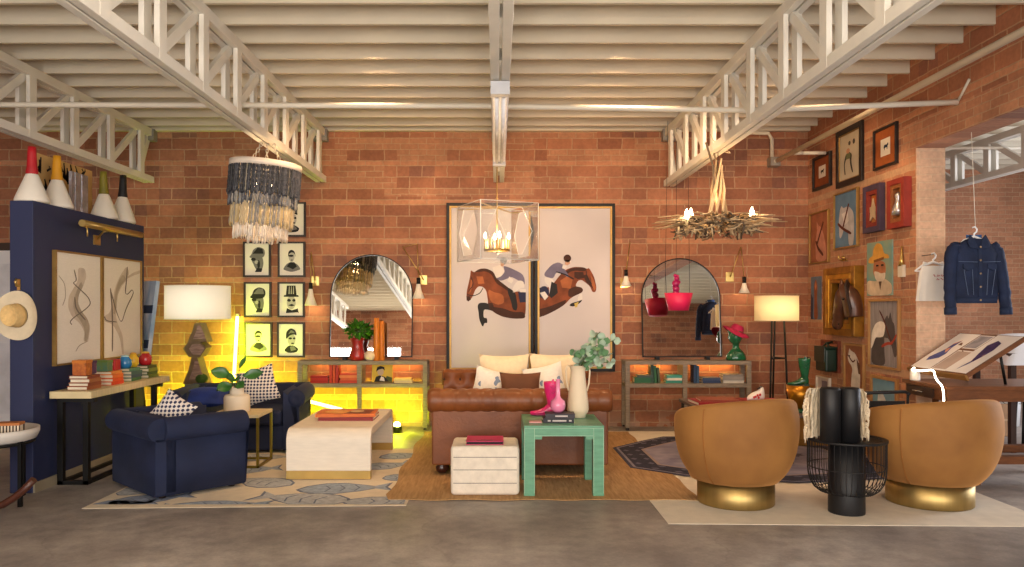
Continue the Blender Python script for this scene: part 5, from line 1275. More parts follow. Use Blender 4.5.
b.obj('top_crossbar', t)
b = MB(); b.tube([(LX, LY, zr-.03), (LX, LY, 2.765)], .0055, BRASS, n=8); b.ball((LX, LY, z1+.06), .012, BRASS); b.obj('stem', t)
b = MB(); rr = .115
b.lathe([(rr-.01, -.012), (rr+.012, -.012), (rr+.012, .006), (rr-.01, .006), (rr-.01, -.012)], (LX, LY, zr), BRASS, 32)
for k in range(3): b.box((LX, LY, zr-.003), (rr*2, .012, .008), BRASS, R=Matrix.Rotation(k*PI/3, 3, 'Z'))
b.obj('candle_ring', t)
for k in range(8):
    a = 2*PI*k/8+.2; p = (LX+rr*math.cos(a), LY+rr*math.sin(a), zr+.006)
    b = MB(); b.lathe([(0, 0), (.013, 0), (.011, .008), (.011, .10), (0, .10)], p, mat('candle_gold', (216, 190, 130), .3, metal=.5), 12); b.obj('candle_sleeve', t)
    if k % 2 == 0:
        b = MB(); b.lathe([(0, .1), (.01, .104), (.015, .125), (.007, .152), (0, .165)], p, BU, 12); b.obj('bulb', t)

# ------------------------------------------------------------------ twig chandelier
TW = [mat('twig_pale', (196, 174, 140), .8, var=.15, scale=14), mat('twig_mid', (150, 128, 98), .8, var=.2, scale=14), mat('twig_dark', (92, 78, 64), .8, var=.2, scale=14)]
TX, TY = 1.948, 6.875; zc = Z(222, TY)
t = thing('twig_chandelier', 'twig chandelier with candle bulbs, hung from the right truss', 'chandelier', (TX, TY, zc-.15))
R_ = random.Random(33); b = MB()
for k in range(210):
    a = R_.uniform(0, 2*PI); r1, r2 = R_.uniform(.1, .28), R_.uniform(.28, .43); da = R_.uniform(-.5, .5); z_ = zc+R_.uniform(-.10, .03)
    p0 = Vector((TX+r1*math.cos(a), TY+r1*math.sin(a), z_+R_.uniform(-.03, .04))); p1 = Vector((TX+r2*math.cos(a+da), TY+r2*math.sin(a+da), z_+R_.uniform(-.05, .05)))
    m_ = (p0+p1)/2+Vector((0, 0, R_.uniform(-.03, .03))); b.tube([p0, m_, p1], [R_.uniform(.006, .010), .008, .004], R_.choice(TW), n=5)
for k in range(56):
    a = R_.uniform(0, 2*PI); r2 = R_.uniform(.44, .60 if abs(math.cos(a)) > .8 else .5); z_ = zc+R_.uniform(-.03, .05)
    p0 = Vector((TX+.2*math.cos(a+.4), TY+.2*math.sin(a+.4), z_)); p1 = Vector((TX+r2*math.cos(a), TY+r2*math.sin(a), z_+R_.uniform(-.05, .04))); b.tube([p0, (p0+p1)/2+Vector((0, 0, .015)), p1], [.009, .007, .003], R_.choice(TW[:2]), n=5)
for k in range(40):
    a = R_.uniform(0, 2*PI); r2 = R_.uniform(.1, .38); p0 = Vector((TX+r2*math.cos(a), TY+r2*math.sin(a), zc-.05)); b.tube([p0, p0+Vector((R_.uniform(-.03, .03), R_.uniform(-.03, .03), R_.uniform(-.10, -.05)))], [.010, .007], R_.choice(TW), n=5)
b.obj('twig_nest', t)
b = MB()
for k in range(9):
    a = 2*PI*k/9; p1 = Vector((TX+.085*math.cos(a), TY+.085*math.sin(a), zc+.03)); p0 = Vector((TX-.0+.035*math.cos(a+2), TY+.035*math.sin(a+2), 2.62+R_.uniform(-.15, .12))); b.tube([p1, (p0+p1)/2+Vector((R_.uniform(-.03, .03), 0, 0)), p0], [.012, .011, .008], R_.choice(TW[:2]), n=6)
b.tube([(TX-.03, TY, 2.35), (TX-.05, TY-.02, 2.6), (TX-.12, TY-.05, 2.80)], .01, TW[2], n=6)
b.tube([(TX, TY, 2.5), (TX, TY, 2.72)], .004, DARKI, n=5)
P = [(TX+.02+.09*math.sin(i*.5), TY, 2.74-.02*i+.004*i*i) for i in range(10)]; b.tube(P, .004, TW[0], n=5)
b.obj('twig_stem', t)
for k, (ox, oy, z_) in enumerate(((-.31, -.14, 213), (-.19, .2, 212), (-.27, -.0, 216), (.28, -.06, 211))):
    if k > 4: continue
    p = (TX+ox, TY+oy, Z(z_, TY+oy)-.06); b = MB(); b.cyl((p[0], p[1], p[2]-.05), .013, .055, mat('twig_candle', (216, 196, 150), .6), 12); b.obj('candle_sleeve', t)
    b = MB(); b.lathe([(0, 0), (.014, .005), (.024, .035), (.011, .078), (0, .098)], p, BU, 12); b.obj('bulb', t)
# ================================================================== right side
# pink planter hanging in front of the right mirror
d = 8.40; px, pz0, pz1 = X(678.5, d), Z(310.5, d), Z(293, d)
t = thing('hanging_planter', 'bright pink planter with pink ornament hanging in front of the right mirror', 'planter', (px, d, pz0))
PKP = mat('planter_pink', (220, 36, 92), .45, var=.06); r1 = 14/F*d; r0_ = 10/F*d
b = MB(); b.lathe([(0, 0), (r0_, 0), (r1, pz1-pz0), (r1-.01, pz1-pz0), (r0_-.008, .02), (0, .02)], (px, d, pz0), PKP, 32); b.obj('pot', t)
b = MB(); b.lathe([(0, .0), (r1-.014, .0), (0, .012)], (px, d, pz1-.03), mat('soil', (52, 34, 28), .9), 24); b.obj('soil', t)
b = MB(); R_ = random.Random(2)
zt_ = Z(271.5, d); hh = zt_-pz1
for (o_, z_, r_) in ((0, .02, .045), (.0, .07, .05), (-.006, .125, .052), (.004, .18, .036), (-.01, .215, .026), (.014, .21, .02), (-.02, .1, .03), (.022, .14, .03)): b.ball((px-.025+o_, d+R_.uniform(-.01, .01), pz1-.02+z_*hh/.24), r_*.8, HOT2, 14, 9)
b.obj('ornament', t)
for ox in (-r1+.006, r1-.03, -.025): 
    b = MB(); b.tube([(px+ox, d, pz1-.004 if ox != -.025 else zt_-.01), (px+ox*.8, d, ZC)], .0022, DARKI, n=5); b.obj('cord', t)

# green bust with magenta hat
GB = mat('glaze_green', (24, 92, 58), .2, var=.3, scale=14, coat=.7); MG = mat('hat_magenta', (170, 24, 72), .75, var=.1)
d = 8.66; bx, bz = X(736, d), ZT+.0008; k = .0111
t = thing('green_bust', 'glossy green ceramic head-and-shoulders bust on the right console', 'sculpture', (bx, d, bz))
b = MB()
def ring(z, ax, ay, ox=0, oy=0, n=24): return [Vector((bx+ox+ax*math.cos(2*PI*i/n), d+oy+ay*math.sin(2*PI*i/n), bz+z)) for i in range(n)]
b.loft([ring(0, .105, .075), ring(.02, .112, .08), ring(.06, .105, .072), ring(.10, .078, .058), ring(.13, .045, .042), ring(.155, .036, .038, -.002), ring(.185, .038, .042, -.004, -.004), ring(.205, .058, .062, -.014, -.014), ring(.24, .072, .078, -.014, -.016), ring(.28, .077, .08, -.010, -.012), ring(.32, .070, .072, -.004, -.006), ring(.345, .045, .048, 0, 0)], GB); b.obj('figure', t)
b = MB(); b.loft([[Vector((bx-.012+hw*math.cos(2*PI*i/10), d-.087-ex+.006*math.sin(2*PI*i/10)-.0, bz+z)) for i in range(10)] for z, hw, ex in ((.222, .006, .0), (.236, .013, .016), (.25, .009, .013), (.275, .006, .003))], GB); b.ball((bx-.034, d-.084, bz+.268), .012, GB, 10, 8); b.ball((bx+.012, d-.086, bz+.268), .012, GB, 10, 8); b.tube([(bx-.03, d-.078, bz+.218), (bx-.012, d-.084, bz+.216), (bx+.006, d-.078, bz+.218)], .005, GB, n=6)
for s in (-1, 1): b.ball((bx-.01+s*.075, d-.005, bz+.258), .014, GB, 10, 8, (.5, 1, 1.3))
b.obj('face', t)
b = MB()
for i in range(26):
    a = 2*PI*i/26; b.ball((bx-.004+.068*math.cos(a), d-.002+.068*math.sin(a)*(1 if math.sin(a) > -.3 else .7), bz+.31+.02*math.sin(3*a)), .02, GB, 8, 6)
for i in range(7): b.tube([(bx-.07+.022*i, d-.06-.012*math.sin(i), bz+.005), (bx-.05+.016*i, d-.066, bz+.07), (bx-.02+.006*i, d-.045, bz+.13)], .006, GB, n=6)
b.obj('curls_and_drape', t)
T = TR(bx+.004, d-.0, bz+.325) @ RY(.42) @ RX(.1)
t = thing('magenta_hat', 'magenta brimmed hat tilted on the green bust', 'hat', T.translation)
b = MB(T)
def br(u, v): a = 2*PI*u; r = .07+.085*v; return Vector((r*math.cos(a), r*math.sin(a)*.9, -.03*v*v+.016*v*math.cos(2*a)+.004))
b.grid(br, 36, 6, MG, cu=True); b.grid(lambda u, v: br(u, v)+Vector((0, 0, .006)), 36, 6, MG, cu=True); b.grid(lambda u, v: br(u, 1)+Vector((0, 0, .006*v)), 36, 2, MG, cu=True); b.obj('brim', t)
b = MB(T); b.lathe([(.074, .006), (.071, .035), (.06, .062), (.038, .075), (.0, .064)], (0, 0, 0), MG, 28, sy=.92); b.obj('crown', t)

# floor lamp
d = 8.28; lx = X(776.5, d); z0, z1 = Z(320.5, d), Z(296, d); rs = 21.2/F*d
t = thing('floor_lamp', 'floor lamp with slim dark legs and lit cream drum shade near the corner', 'floor lamp', (lx, d, 0))
SH2 = shade_mat('shade_cream', (240, 226, 192), .68)
b = MB(); 
b.lathe([(rs, z0), (rs, z1)], (lx, d, 0), SH2, 48); b.obj('lamp_shade', t)
for z_ in (z0, z1): b = MB(); b.tube([(lx+rs*math.cos(2*PI*i/48), d+rs*math.sin(2*PI*i/48), z_) for i in range(48)], .004, mat('shade_trim_cream', (224, 208, 172), .7), n=6, closed=True); b.obj('shade_rim', t)
L3 = [Vector((X(768, 8.1), 8.06, .0045)), Vector((X(793, 8.1), 8.2, .0045)), Vector((X(776, 8.5), 8.62, .001))]; T3 = [Vector((X(770.5, d), d-.05, z0+.10)), Vector((X(783, d), d-.02, z0+.10)), Vector((X(777, d), d+.06, z0+.10))]
for p, q in zip(L3, T3): b = MB(); b.tube([p, q], .011, BLACK, n=8); b.obj('leg', t)
b = MB(); P = [p+(q-p)*.62 for p, q in zip(L3, T3)]
for i in range(3): b.tube([P[i], P[(i+1) % 3]], .008, BLACK, n=6)
b.tube(T3+[T3[0]], .008, BLACK, n=6); b.obj('brace', t)
b = MB(); b.ball((lx, d, (z0+z1)/2), .04, emit('bulb_warm', (255, 214, 160), 6)); b.tube([(lx, d, z0+.1), (lx, d, (z0+z1)/2-.03)], .015, BLACK, n=10); b.obj('bulb', t)
for q in T3: pass
b = MB(); b.tube([T3[0], (lx, d, z0+.1), T3[1]], .007, BLACK, n=6); b.obj('lamp_holder', t)

# low table behind the left mustard chair
t = thing('low_table', 'low dark iron table with timber top behind the left mustard chair', 'coffee table', (2.12, 7.05, .016))
tx0, tx1, ty0, ty1, tz = 1.72, 2.56, 6.66, 7.38, .495
b = MB(); b.bb(tx0, tx1, ty0, ty1, tz-.03, tz, mat('smoked_top', (84, 72, 64), .4, var=.2)); b.obj('table_top', t, bevel=.004)
for xx in (tx0+.03, tx1-.03):
    for yy in (ty0+.03, ty1-.03): b = MB(); b.tube([(xx, yy, .016), (xx, yy, tz-.03)], .014, DARKI, n=8); b.obj('leg', t)
b = MB(); b.tube([(tx0+.03, ty0+.03, .12), (tx0+.03, ty1-.03, .4)], .01, DARKI, n=6); b.tube([(tx1-.03, ty0+.03, .12), (tx1-.03, ty1-.03, .4)], .01, DARKI, n=6); b.obj('brace', t)
G4 = 'red books on the low table'
book(1.98, 6.98, tz+.0006, .46, .34, .03, .05, (150, 30, 36), 'large red book lying flat on the low table, left of the clog', G4)
book(1.97, 6.98, tz+.0316, .34, .24, .014, -.05, (140, 66, 46), 'smaller terracotta book on top of the large red book', G4)
book(2.36, 7.02, tz+.0006, .34, .28, .03, -.04, (166, 34, 44), 'crimson book under the white floral clog', G4)
# white clog with red flowers
cx_, cy_, cz_ = X(755.5, 7.0), 7.0, tz+.0318
t = thing('floral_clog', 'white clog with red flowers on the crimson book', 'clog', (cx_, cy_, cz_)); T = TR(cx_+.055, cy_, cz_) @ RZ(PI+.25)
CW = mat('clog_white', (238, 232, 226), .35, coat=.4, var=.03); CR = mat('clog_red', (206, 44, 44), .5)
b = MB(T)
b.loft([[Vector((x_, hw*math.cos(2*PI*i/18), zc+(zh if math.sin(2*PI*i/18) > 0 else zc-.0)*math.sin(2*PI*i/18))) for i in range(18)] for x_, hw, zc, zh in ((-.02, .012, .03, .05), (-.012, .03, .03, .085), (.01, .036, .03, .088), (.03, .037, .028, .06), (.05, .038, .026, .055), (.09, .042, .024, .042), (.12, .034, .02, .026), (.14, .016, .018, .012), (.146, .004, .018, .004))], CW); b.obj('shell', t)
b = MB(T)
b.lathe([(0, 0), (.016, .002), (.019, .007), (0, .004)], (.018, 0, .104), mat('clog_inside', (60, 44, 40), .8), 16, sx=1.6, R=Matrix.Rotation(.5, 3, 'Y')); b.obj('opening', t)
for s in (-1, 1):
    b = MB(T)
    for (x_, z_) in ((.04, .05), (.065, .045), (.085, .032), (.055, .025), (.1, .028)): b.ball((x_, s*.038, z_), .012, CR, 10, 6, (1, .45, 1))
    b.obj('flowers', t)

# gold bowl planter with green boot on low grey-topped chest
d = 7.75; gx = X(800, d)
t = thing('low_chest', 'low chest with grey top and gold front by the gallery wall', 'chest', (gx, d, 0)); zt = Z(414, d-.15)
b = MB(); b.bb(gx-.20, gx+.22, d-.2, d+.24, .016, zt-.03, mat('chest_gold', (150, 106, 44), .4, metal=.5, var=.15)); b.obj('body', t, bevel=.005)
b = MB(); b.bb(gx-.22, gx+.24, d-.22, d+.26, zt-.03, zt, mat('chest_grey', (122, 114, 116), .5)); b.obj('top', t, bevel=.004)
b = MB(); b.bb(gx-.17, gx+.19, d-.205, d-.199, .08, zt-.05, mat('chest_drawer', (166, 120, 54), .4, metal=.5)); b.obj('drawer', t)
zb = zt+.0006; zr = Z(385, d)
t = thing('gold_bowl', 'gold footed bowl on the low chest, holding the green boot', 'bowl', (gx, d, zb)); rb = 13.5/F*d
GOLDB = mat('bowl_gold', (186, 128, 40), .3, metal=.85, var=.15)
b = MB(); b.lathe([(.05, .035), (rb*.5, .05), (rb*.82, .12), (rb, zr-zb), (rb-.008, zr-zb), (rb*.8, zr-zb-.012), (0, zr-zb-.014)], (gx, d, zb), GOLDB, 36); b.obj('bowl', t)
b = MB(); b.lathe([(0, 0), (.075, 0), (.08, .012), (.05, .03), (.05, .04), (0, .04)], (gx, d, zb), mat('glaze_green', (24, 92, 58)), 28); b.obj('foot', t)
t = thing('green_boot', 'glossy green cowboy boot standing in the gold bowl', 'boot', (gx+.03, d, zr-.012)); boot(TR(X(805, d), d-.0, zr-.0128) @ RZ(PI-.25), t, GB, mat('green_sole', (16, 60, 38), .4), (385-355.5)/F*d*1.02, .2)

# mustard swivel chairs
MU = mat('mustard_velvet', (170, 120, 62), .75, var=.16, scale=2.2, sheen=.6, bump=.12, bscale=14, rgb2=(130, 87, 42))
MU2 = mat('mustard_piping', (150, 94, 38), .7)
BPL = mat('brushed_brass', (180, 154, 98), .45, metal=1.0, var=.12, scale=3, stretch=(6, 6, .3))
def swivel_chair(loc, rz, label, sc_=1.0, zb=.0043):
    t = thing('swivel_chair', label, 'armchair', loc, rz, 'mustard velvet swivel chairs'); T = WM[t.name] @ Matrix.Diagonal((sc_, sc_, 1, 1)); z0 = zb-loc[2]
    b = MB(T); b.lathe([(0, .0006), (.258, .0006), (.262, .006), (.262, .162), (0, .162)], (0, 0, 0), BPL, 56); b.obj('plinth', t)
    # shell: open towards +y
    half = math.radians(146)
    def prof(a):
        k = abs(a)/half; top = .752-.17*k**1.7-.05*max(0, (k-.7)/.3)**2
        thk = .085*(1-.25*max(0, (k-.8)/.2))
        def R(z): 
            tb = [(.16, .283), (.20, .322), (.25, .356), (.3, .38), (.36, .40), (.44, .415), (.52, .422), (.6, .42), (.66, .411), (.71, .398), (.8, .36)]
            for (za, ra), (zb_, rb_) in zip(tb, tb[1:]):
                if z <= zb_: return ra+(rb_-ra)*max(0, z-za)/(zb_-za)
            return .36
        pts = []
        for i in range(14): z = .165+(top-.045-.165)*i/13; pts.append((R(z), z))
        ro = R(top-.045); 
        for i in range(1, 8): w = PI*i/8; pts.append((ro-thk/2+thk/2*math.cos(w), top-.045+.045*math.sin(w)))
        for i in range(8): z = top-.045+(.30-top+.045)*i/7; pts.append((R(z)-thk-.0, z))
        pts.append((R(.26)-thk-.03, .20)); pts.append((.26, .167))
        return pts
    rings = []; n = 72
    for i in range(n+1):
        a = -half+2*half*i/n; e = 1
        pr = prof(a); rings.append([Vector((r*math.sin(a), -r*math.cos(a), z)) for r, z in pr])
    # rounded arm fronts
    def endcap(i, s):
        a = -half if i == 0 else half; pr = prof(a); c = Vector((sum(p[0] for p in pr)/len(pr), 0, sum(p[1] for p in pr)/len(pr))); out = []
        for k, q in ((.03, 1), (.05, .82), (.055, .5)):
            aa = a+s*k*1.1; out.append([Vector(((c.x+(p[0]-c.x)*q)*math.sin(aa), -(c.x+(p[0]-c.x)*q)*math.cos(aa), c.z+(p[1]-c.z)*(q*.5+.5))) for p in pr])
        return out
    rings = endcap(0, -1)[::-1]+rings+endcap(n, 1)
    b = MB(T); b.loft(rings, MU); b.obj('shell', t)
    for a in (-1.15, 1.15):
        b = MB(T); pr = prof(a)[:15]; b.tube([Vector(((r+.0012)*math.sin(a), -(r+.0012)*math.cos(a), z)) for r, z in pr], .0035, MU2, n=5); b.obj('seam', t)
    b = MB(T); b.lathe([(0, .168), (.30, .168), (.315, .2), (.315, .37), (.29, .405), (.2, .418), (0, .422)], (0, .02, 0), MU, 44, sx=1, sy=1); b.obj('seat_cushion', t)
    return t
swivel_chair((X(735.5, 5.42), 5.42, .0043), .34, 'mustard velvet barrel swivel chair on brass plinth, beside the jute rug', .99)
swivel_chair((X(929, 5.42)+.0, 5.42, .0043), .26, 'mustard velvet barrel swivel chair on brass plinth, in front of the drafting table', 1.05)

# black wire chair with sheepskin
bx, by = X(846.5, 5.14), 5.14
t = thing('wire_chair', 'black wire-basket chair with twin-cylinder back and cream sheepskin, between the mustard chairs', 'chair', (bx, by, .0045))
BLK = mat('black_lacquer', (22, 22, 25), .5, var=.2)
b = MB(); b.lathe([(0, .0046), (.112, .0046), (.114, .010), (.114, .475), (0, .475)], (bx, by, 0), BLK, 40); b.obj('column', t)
rr = .245; zt = Z(440, 5.1)
b = MB(); b.lathe([(rr-.03, zt-.008), (rr+.004, zt-.008), (rr+.004, zt+.006), (rr-.03, zt+.006), (rr-.03, zt-.008)], (bx, by, 0), BLK, 56)
b.lathe([(0, zt-.012), (rr-.02, zt-.012), (rr-.02, zt-.004), (0, zt-.004)], (bx, by, 0), BLK, 48); b.obj('seat_ring', t)
b = MB(); n = 44
for k in range(n):
    a = 2*PI*k/n; P = []
    for s in range(9):
        w = s/8; z = zt-.01-(zt-.15)*min(1, w*1.35) if w < .74 else .14+.0; r = rr-.004 if w < .5 else rr-.004-(rr-.125)*((w-.5)/.5)**2.2
        r, z = (rr-.004, zt-.01-(zt-.30)*w/.4) if w < .4 else (.12+(rr-.124)*math.cos((w-.4)/.6*PI/2)**.8, .30-.165*math.sin((w-.4)/.6*PI/2)**1.0); P.append((bx+r*math.cos(a), by+r*math.sin(a), z))
    b.tube(P, .0027, BLK, n=4)
for (r, z) in ((rr-.004, .31), (.12+(rr-.124)*.5, .155)): b.tube([(bx+r*math.cos(2*PI*i/40), by+r*math.sin(2*PI*i/40), z) for i in range(40)], .0035, BLK, n=5, closed=True)
b.obj('wire_basket', t)
xb = X(838, 5.05); zt2 = Z(387, 5.05); rc = .063
for s in (-1, 1):
    b = MB(); b.lathe([(0, zt+.007), (rc, zt+.007), (rc, zt2-.01), (rc-.008, zt2), (0, zt2)], (xb+s*rc*1.0, by-.12, 0), BLK, 32); b.obj('back_cylinder', t)
b = MB(); FUR = mat('sheepskin', (232, 214, 184), .95, var=.1, scale=20, bump=1, bscale=50); R_ = random.Random(9)
def skin(u, v):
    a = PI*1.0*u; rx, ry = .182, .11; z = zt+.02+(zt2-zt-.035)*v
    k = 1+.05*math.sin(u*40)+.03*math.sin(u*93+v*9)-.25*max(0, v-.85)/.15*.3
    return Vector((xb+rx*k*math.cos(a), by-.075+ry*k*math.sin(a), z))
b.grid(skin, 70, 16, FUR); b.grid(lambda u, v: skin(u, v)*1.0+Vector((-.022*math.cos(PI*u), -.02*math.sin(PI*u), 0)), 70, 16, FUR)
for k in range(420):
    u, v = R_.random(), R_.uniform(.05, 1); p = skin(u, v); a = PI*u; q = p+Vector((math.cos(a)*R_.uniform(.012, .024), math.sin(a)*.018, -R_.uniform(.03, .07))); b.tube([p, (p+q)/2+Vector((math.cos(a)*.01, 0, .012)), q], [.007, .006, .001], FUR, n=4, caps=False)
b.obj('sheepskin', t)

# ------------------------------------------------------------------ drafting table in the opening
OAK = mat('table_oak', (112, 66, 34), .45, var=.25, scale=6, stretch=(2, 10, 10), coat=.2); OAKD = mat('table_dark', (58, 36, 26), .5)
t = thing('drafting_table', 'wooden drafting table with tilted top, standing in the wall opening', 'table', (4.0, 6.2, 0))
x0, x1, y0, y1 = 3.40, 4.7, 5.90, 6.55; zt = .757
b = MB(); b.bb(x0, x1, y0, y1, zt-.03, zt, OAK); b.bb(x0+.02, x1-.02, y0+.02, y0+.05, zt-.12, zt-.03, OAK); b.bb(x0+.02, x1-.02, y1-.05, y1-.02, zt-.12, zt-.03, OAK); b.bb(x0+.02, x0+.05, y0+.05, y1-.05, zt-.12, zt-.03, OAK); b.obj('frame', t, bevel=.003)
b = MB(); b.bb(x0+.008, x0+.021, y0+.2, y1-.06, zt-.11, zt-.04, OAKD); dr = b.obj('drawer', t)
b = MB(); b.tube([(x0+.008, 6.24, zt-.075), (x0-.012, 6.24, zt-.075), (x0-.012, 6.36, zt-.075), (x0+.008, 6.36, zt-.075)], .005, mat('pull_steel', (170, 164, 156), .3, metal=.9), n=6); b.obj('drawer_pull', dr)
for yy in (5.97, 6.45):
    for xx in (3.68, 4.5): b = MB(); b.tube([(xx, yy, .001), (xx-.06, yy, zt-.03)], .035, OAK, n=4, sq=1); b.obj('leg', t)
b = MB(); b.bb(3.6, 4.6, 5.935, 6.005, .16, .22, OAK); b.bb(3.6, 4.6, 6.415, 6.485, .16, .22, OAK); b.bb(3.62, 3.72, 5.97, 6.45, .17, .21, OAKD); b.obj('stretcher', t)
ca = math.radians(32.5)
BA, BB, BC, BD = Vector((3.44, 6.52, .858)), Vector((3.87, 6.52, 1.142)), Vector((3.565, 5.93, .842)), Vector((4.02, 5.93, 1.132))
def bd(u, v, off=0): return (BA*(1-u)+BB*u)*(1-v)+(BC*(1-u)+BD*u)*v+Vector((-off*math.sin(ca), 0, off*math.cos(ca)))
b = MB(); b.prism([bd(0, 0), bd(1, 0), bd(1, 1), bd(0, 1)], (bd(0, 0, -.03)-bd(0, 0)), OAK); bo = b.obj('tilted_board', t)
b = MB(); b.prism([bd(-.03, -.01, .0), bd(0, -.01, .0), bd(0, 1.01, .0), bd(-.03, 1.01, .0)], (bd(0, 0, -.045)-bd(0, 0)), mat('ledge_brass', (150, 110, 60), .4, metal=.4)); b.obj('ledge', bo)
for v_ in (.2, .8): b = MB(); q_ = bd(.75, v_, -.03); b.tube([q_, (q_.x+.05, q_.y, zt)], .012, BLACK, n=6); b.obj('prop', t)
def sheet(u0, u1, v0, v1, off, name, label, art):
    t = thing(name, label, 'print', bd((u0+u1)/2, (v0+v1)/2, off), 0, 'bird prints on the drafting table')
    b = MB(); b.prism([bd(u0, v0, off), bd(u1, v0, off), bd(u1, v1, off), bd(u0, v1, off)], bd(0, 0, .0015)-bd(0, 0), mat('sheet_paper', (232, 224, 218), .8, var=.04))
    for pl, mt in art: b.poly([bd(u0+(u1-u0)*p[0], v0+(v1-v0)*p[1], off+.0022) for p in pl], mt)
    b.obj('sheet', t)
PB = mat('print_blue', (78, 84, 140), .8, var=.3, scale=20); PO = mat('print_rust', (206, 146, 122), .8, var=.2, scale=20); PV = mat('print_violet', (70, 50, 96), .8, var=.3, scale=20)
sheet(.02, .98, .02, .36, .0006, 'bird_print', 'blue and rust bird print on the far side of the drafting table', [([(.2, .3), (.3, .7), (.42, .75), (.6, .6), (.8, .62), (.68, .45), (.5, .4), (.4, .3), (.3, .2)], PB), ([(.42, .7), (.6, .55), (.82, .6), (.72, .42), (.54, .42)], PO)])
sheet(.02, .55, .38, .64, .0006, 'sepia_print', 'brownish print lying between the two bird prints', [([(.06, .06), (.94, .06), (.94, .94), (.06, .94)], mat('print_sepia', (184, 162, 150), .8, var=.1))])
sheet(.6, .96, .38, .60, .0006, 'landscape_print', 'small grey landscape print near the top edge of the drafting table', [([(.06, .06), (.94, .06), (.94, .94), (.06, .94)], mat('print_grey', (150, 144, 150), .8, var=.3, scale=14))])
sheet(.02, .98, .62, .98, .0026, 'bird_print', 'violet bird print on the near side of the drafting table', [([(.14, .42), (.3, .5), (.5, .34), (.72, .2), (.86, .34), (.8, .6), (.62, .7), (.44, .66), (.3, .6)], PV), ([(.3, .5), (.46, .4), (.6, .52), (.46, .66)], PO), ([(.06, .4), (.14, .42), (.3, .52), (.26, .58)], PB)])
# candle and glowing wire
cxx, cyy = X(912, 6.02), 6.02
cxx, cyy = 3.435, 6.50-.09; t = thing('white_candle', 'thick white candle on the far corner of the drafting table', 'candle', (cxx, cyy, zt))
b = MB(); b.lathe([(0, 0), (.038, 0), (.039, .004), (.038, .088), (.03, .092), (0, .082)], (cxx, cyy, zt+.0008), mat('wax_white', (240, 232, 218), .5, emis=(255, 236, 200), es=.0), 24); b.obj('wax', t)
b = MB(); b.tube([(cxx, cyy, zt+.082), (cxx+.001, cyy, zt+.10)], .002, GR[0], n=5); b.obj('wick', t)
GW = emit('wire_glow', (255, 240, 214), 9)
d = 5.9; pts = [(908, 366.5, 6.40), (911, 370, 6.36), (918, 371, 6.25), (926, 370.5, 6.1), (934, 369.5, 6.0), (934.5, 375, 5.95), (937, 381, 5.89), (942, 385, 5.87), (943.5, 392, 5.87), (944, 404, 5.87)]
P = [at(*p) for p in pts]; P[0] = Vector((cxx, cyy, zt+.105))
t = thing('glowing_wire', 'bent glowing white light wire running from the candle down over the table edge', 'light', P[0])
b = MB(); Q = []
for i in range(len(P)-1):
    for j in range(4): Q.append(P[i]+(P[i+1]-P[i])*j/4)
Q.append(P[-1]); Q = [sum((Q[max(0, min(len(Q)-1, i+k))] for k in (-2, -1, 0, 1, 2)), Vector())/5 for i in range(len(Q))]; b.tube(Q, .0065, GW, n=8); b.obj('wire', t)
b = MB(); b.ball(P[-1], .012, BLACK, 10, 8); b.ball(P[0], .007, BLACK, 8, 6); b.obj('end_cap', t)
# dark chair arm behind the right mustard chair
t = thing('folding_chair', 'dark metal folding chair half hidden behind the right mustard chair', 'chair', (3.05, 6.35, .0))
MT = mat('gunmetal', (50, 50, 54), .4, metal=.5)
ox, oy = 2.93, 6.3
for xx in (0, .38): b = MB(); b.tube([(ox+xx, oy, .016), (ox+xx-.0, oy+.0, .44), (ox+xx+.01, oy, .66)], .011, MT, n=8); b.obj('leg', t); b = MB(); b.tube([(ox+xx, oy+.40, .016), (ox+xx, oy+.40, .42)], .011, MT, n=8); b.obj('leg', t)
b = MB(); b.bb(ox-.01, ox+.39, oy-.0, oy+.42, .42, .445, MT); b.obj('seat', t, bevel=.006)
b = MB(); b.tube([(ox-.02, oy, .58), (ox+.02, oy-.015, .665), (ox+.36, oy-.015, .675), (ox+.40, oy, .655)], .014, MT, n=8); b.bb(ox+.02, ox+.36, oy-.012, oy+.004, .52, .60, MT); b.obj('backrest', t)

# clutter in the next room
b = MB(); xx, yy = X(1006, 9.0), 9.0; b.lathe([(0, .001), (.13, .001), (.15, .36), (.155, .37), (.148, .37), (.125, .02), (0, .02)], (xx, yy, 0), mat('bucket_white', (226, 226, 226), .4), 28)
t = thing('white_bucket', 'white bucket on the floor of the next room, under the table', 'bucket', (xx, yy, 0)); b.obj('pail', t); b = MB(); b.tube([(xx-.15, yy, .34), (xx-.09, yy-.13, .26), (xx+.09, yy-.13, .26), (xx+.15, yy, .34)], .004, DARKI, n=6); b.obj('handle', t)
xx, yy = X(1003, 8.2), 8.2; b = MB(TR(xx, yy, .001) @ RX(-.12)); b.bb(-.09, .09, -.02, .02, 0, .34, mat('cardboard', (160, 124, 92), .85)); b.bb(-.09, .09, -.0215, -.0195, .16, .18, mat('packing_tape', (186, 156, 120), .5))
tag(b.obj('cardboard_panel'), 'brown cardboard panel leaning near the white bucket', 'cardboard')
xx, yy = X(1019, 7.4), 7.4
t = thing('dark_stool', 'dark stool beyond the drafting table at the right edge', 'stool', (xx+.1, yy, 0))
for a in range(4): b = MB(); b.tube([(xx+.1+.14*math.cos(a*PI/2+.6), yy+.14*math.sin(a*PI/2+.6), .001), (xx+.1+.11*math.cos(a*PI/2+.6), yy+.11*math.sin(a*PI/2+.6), .5)], .014, BLACK, n=8); b.obj('leg', t)
b = MB(); b.cyl((xx+.1, yy, .5), .16, .04, BLACK, 28); b.obj('seat', t)
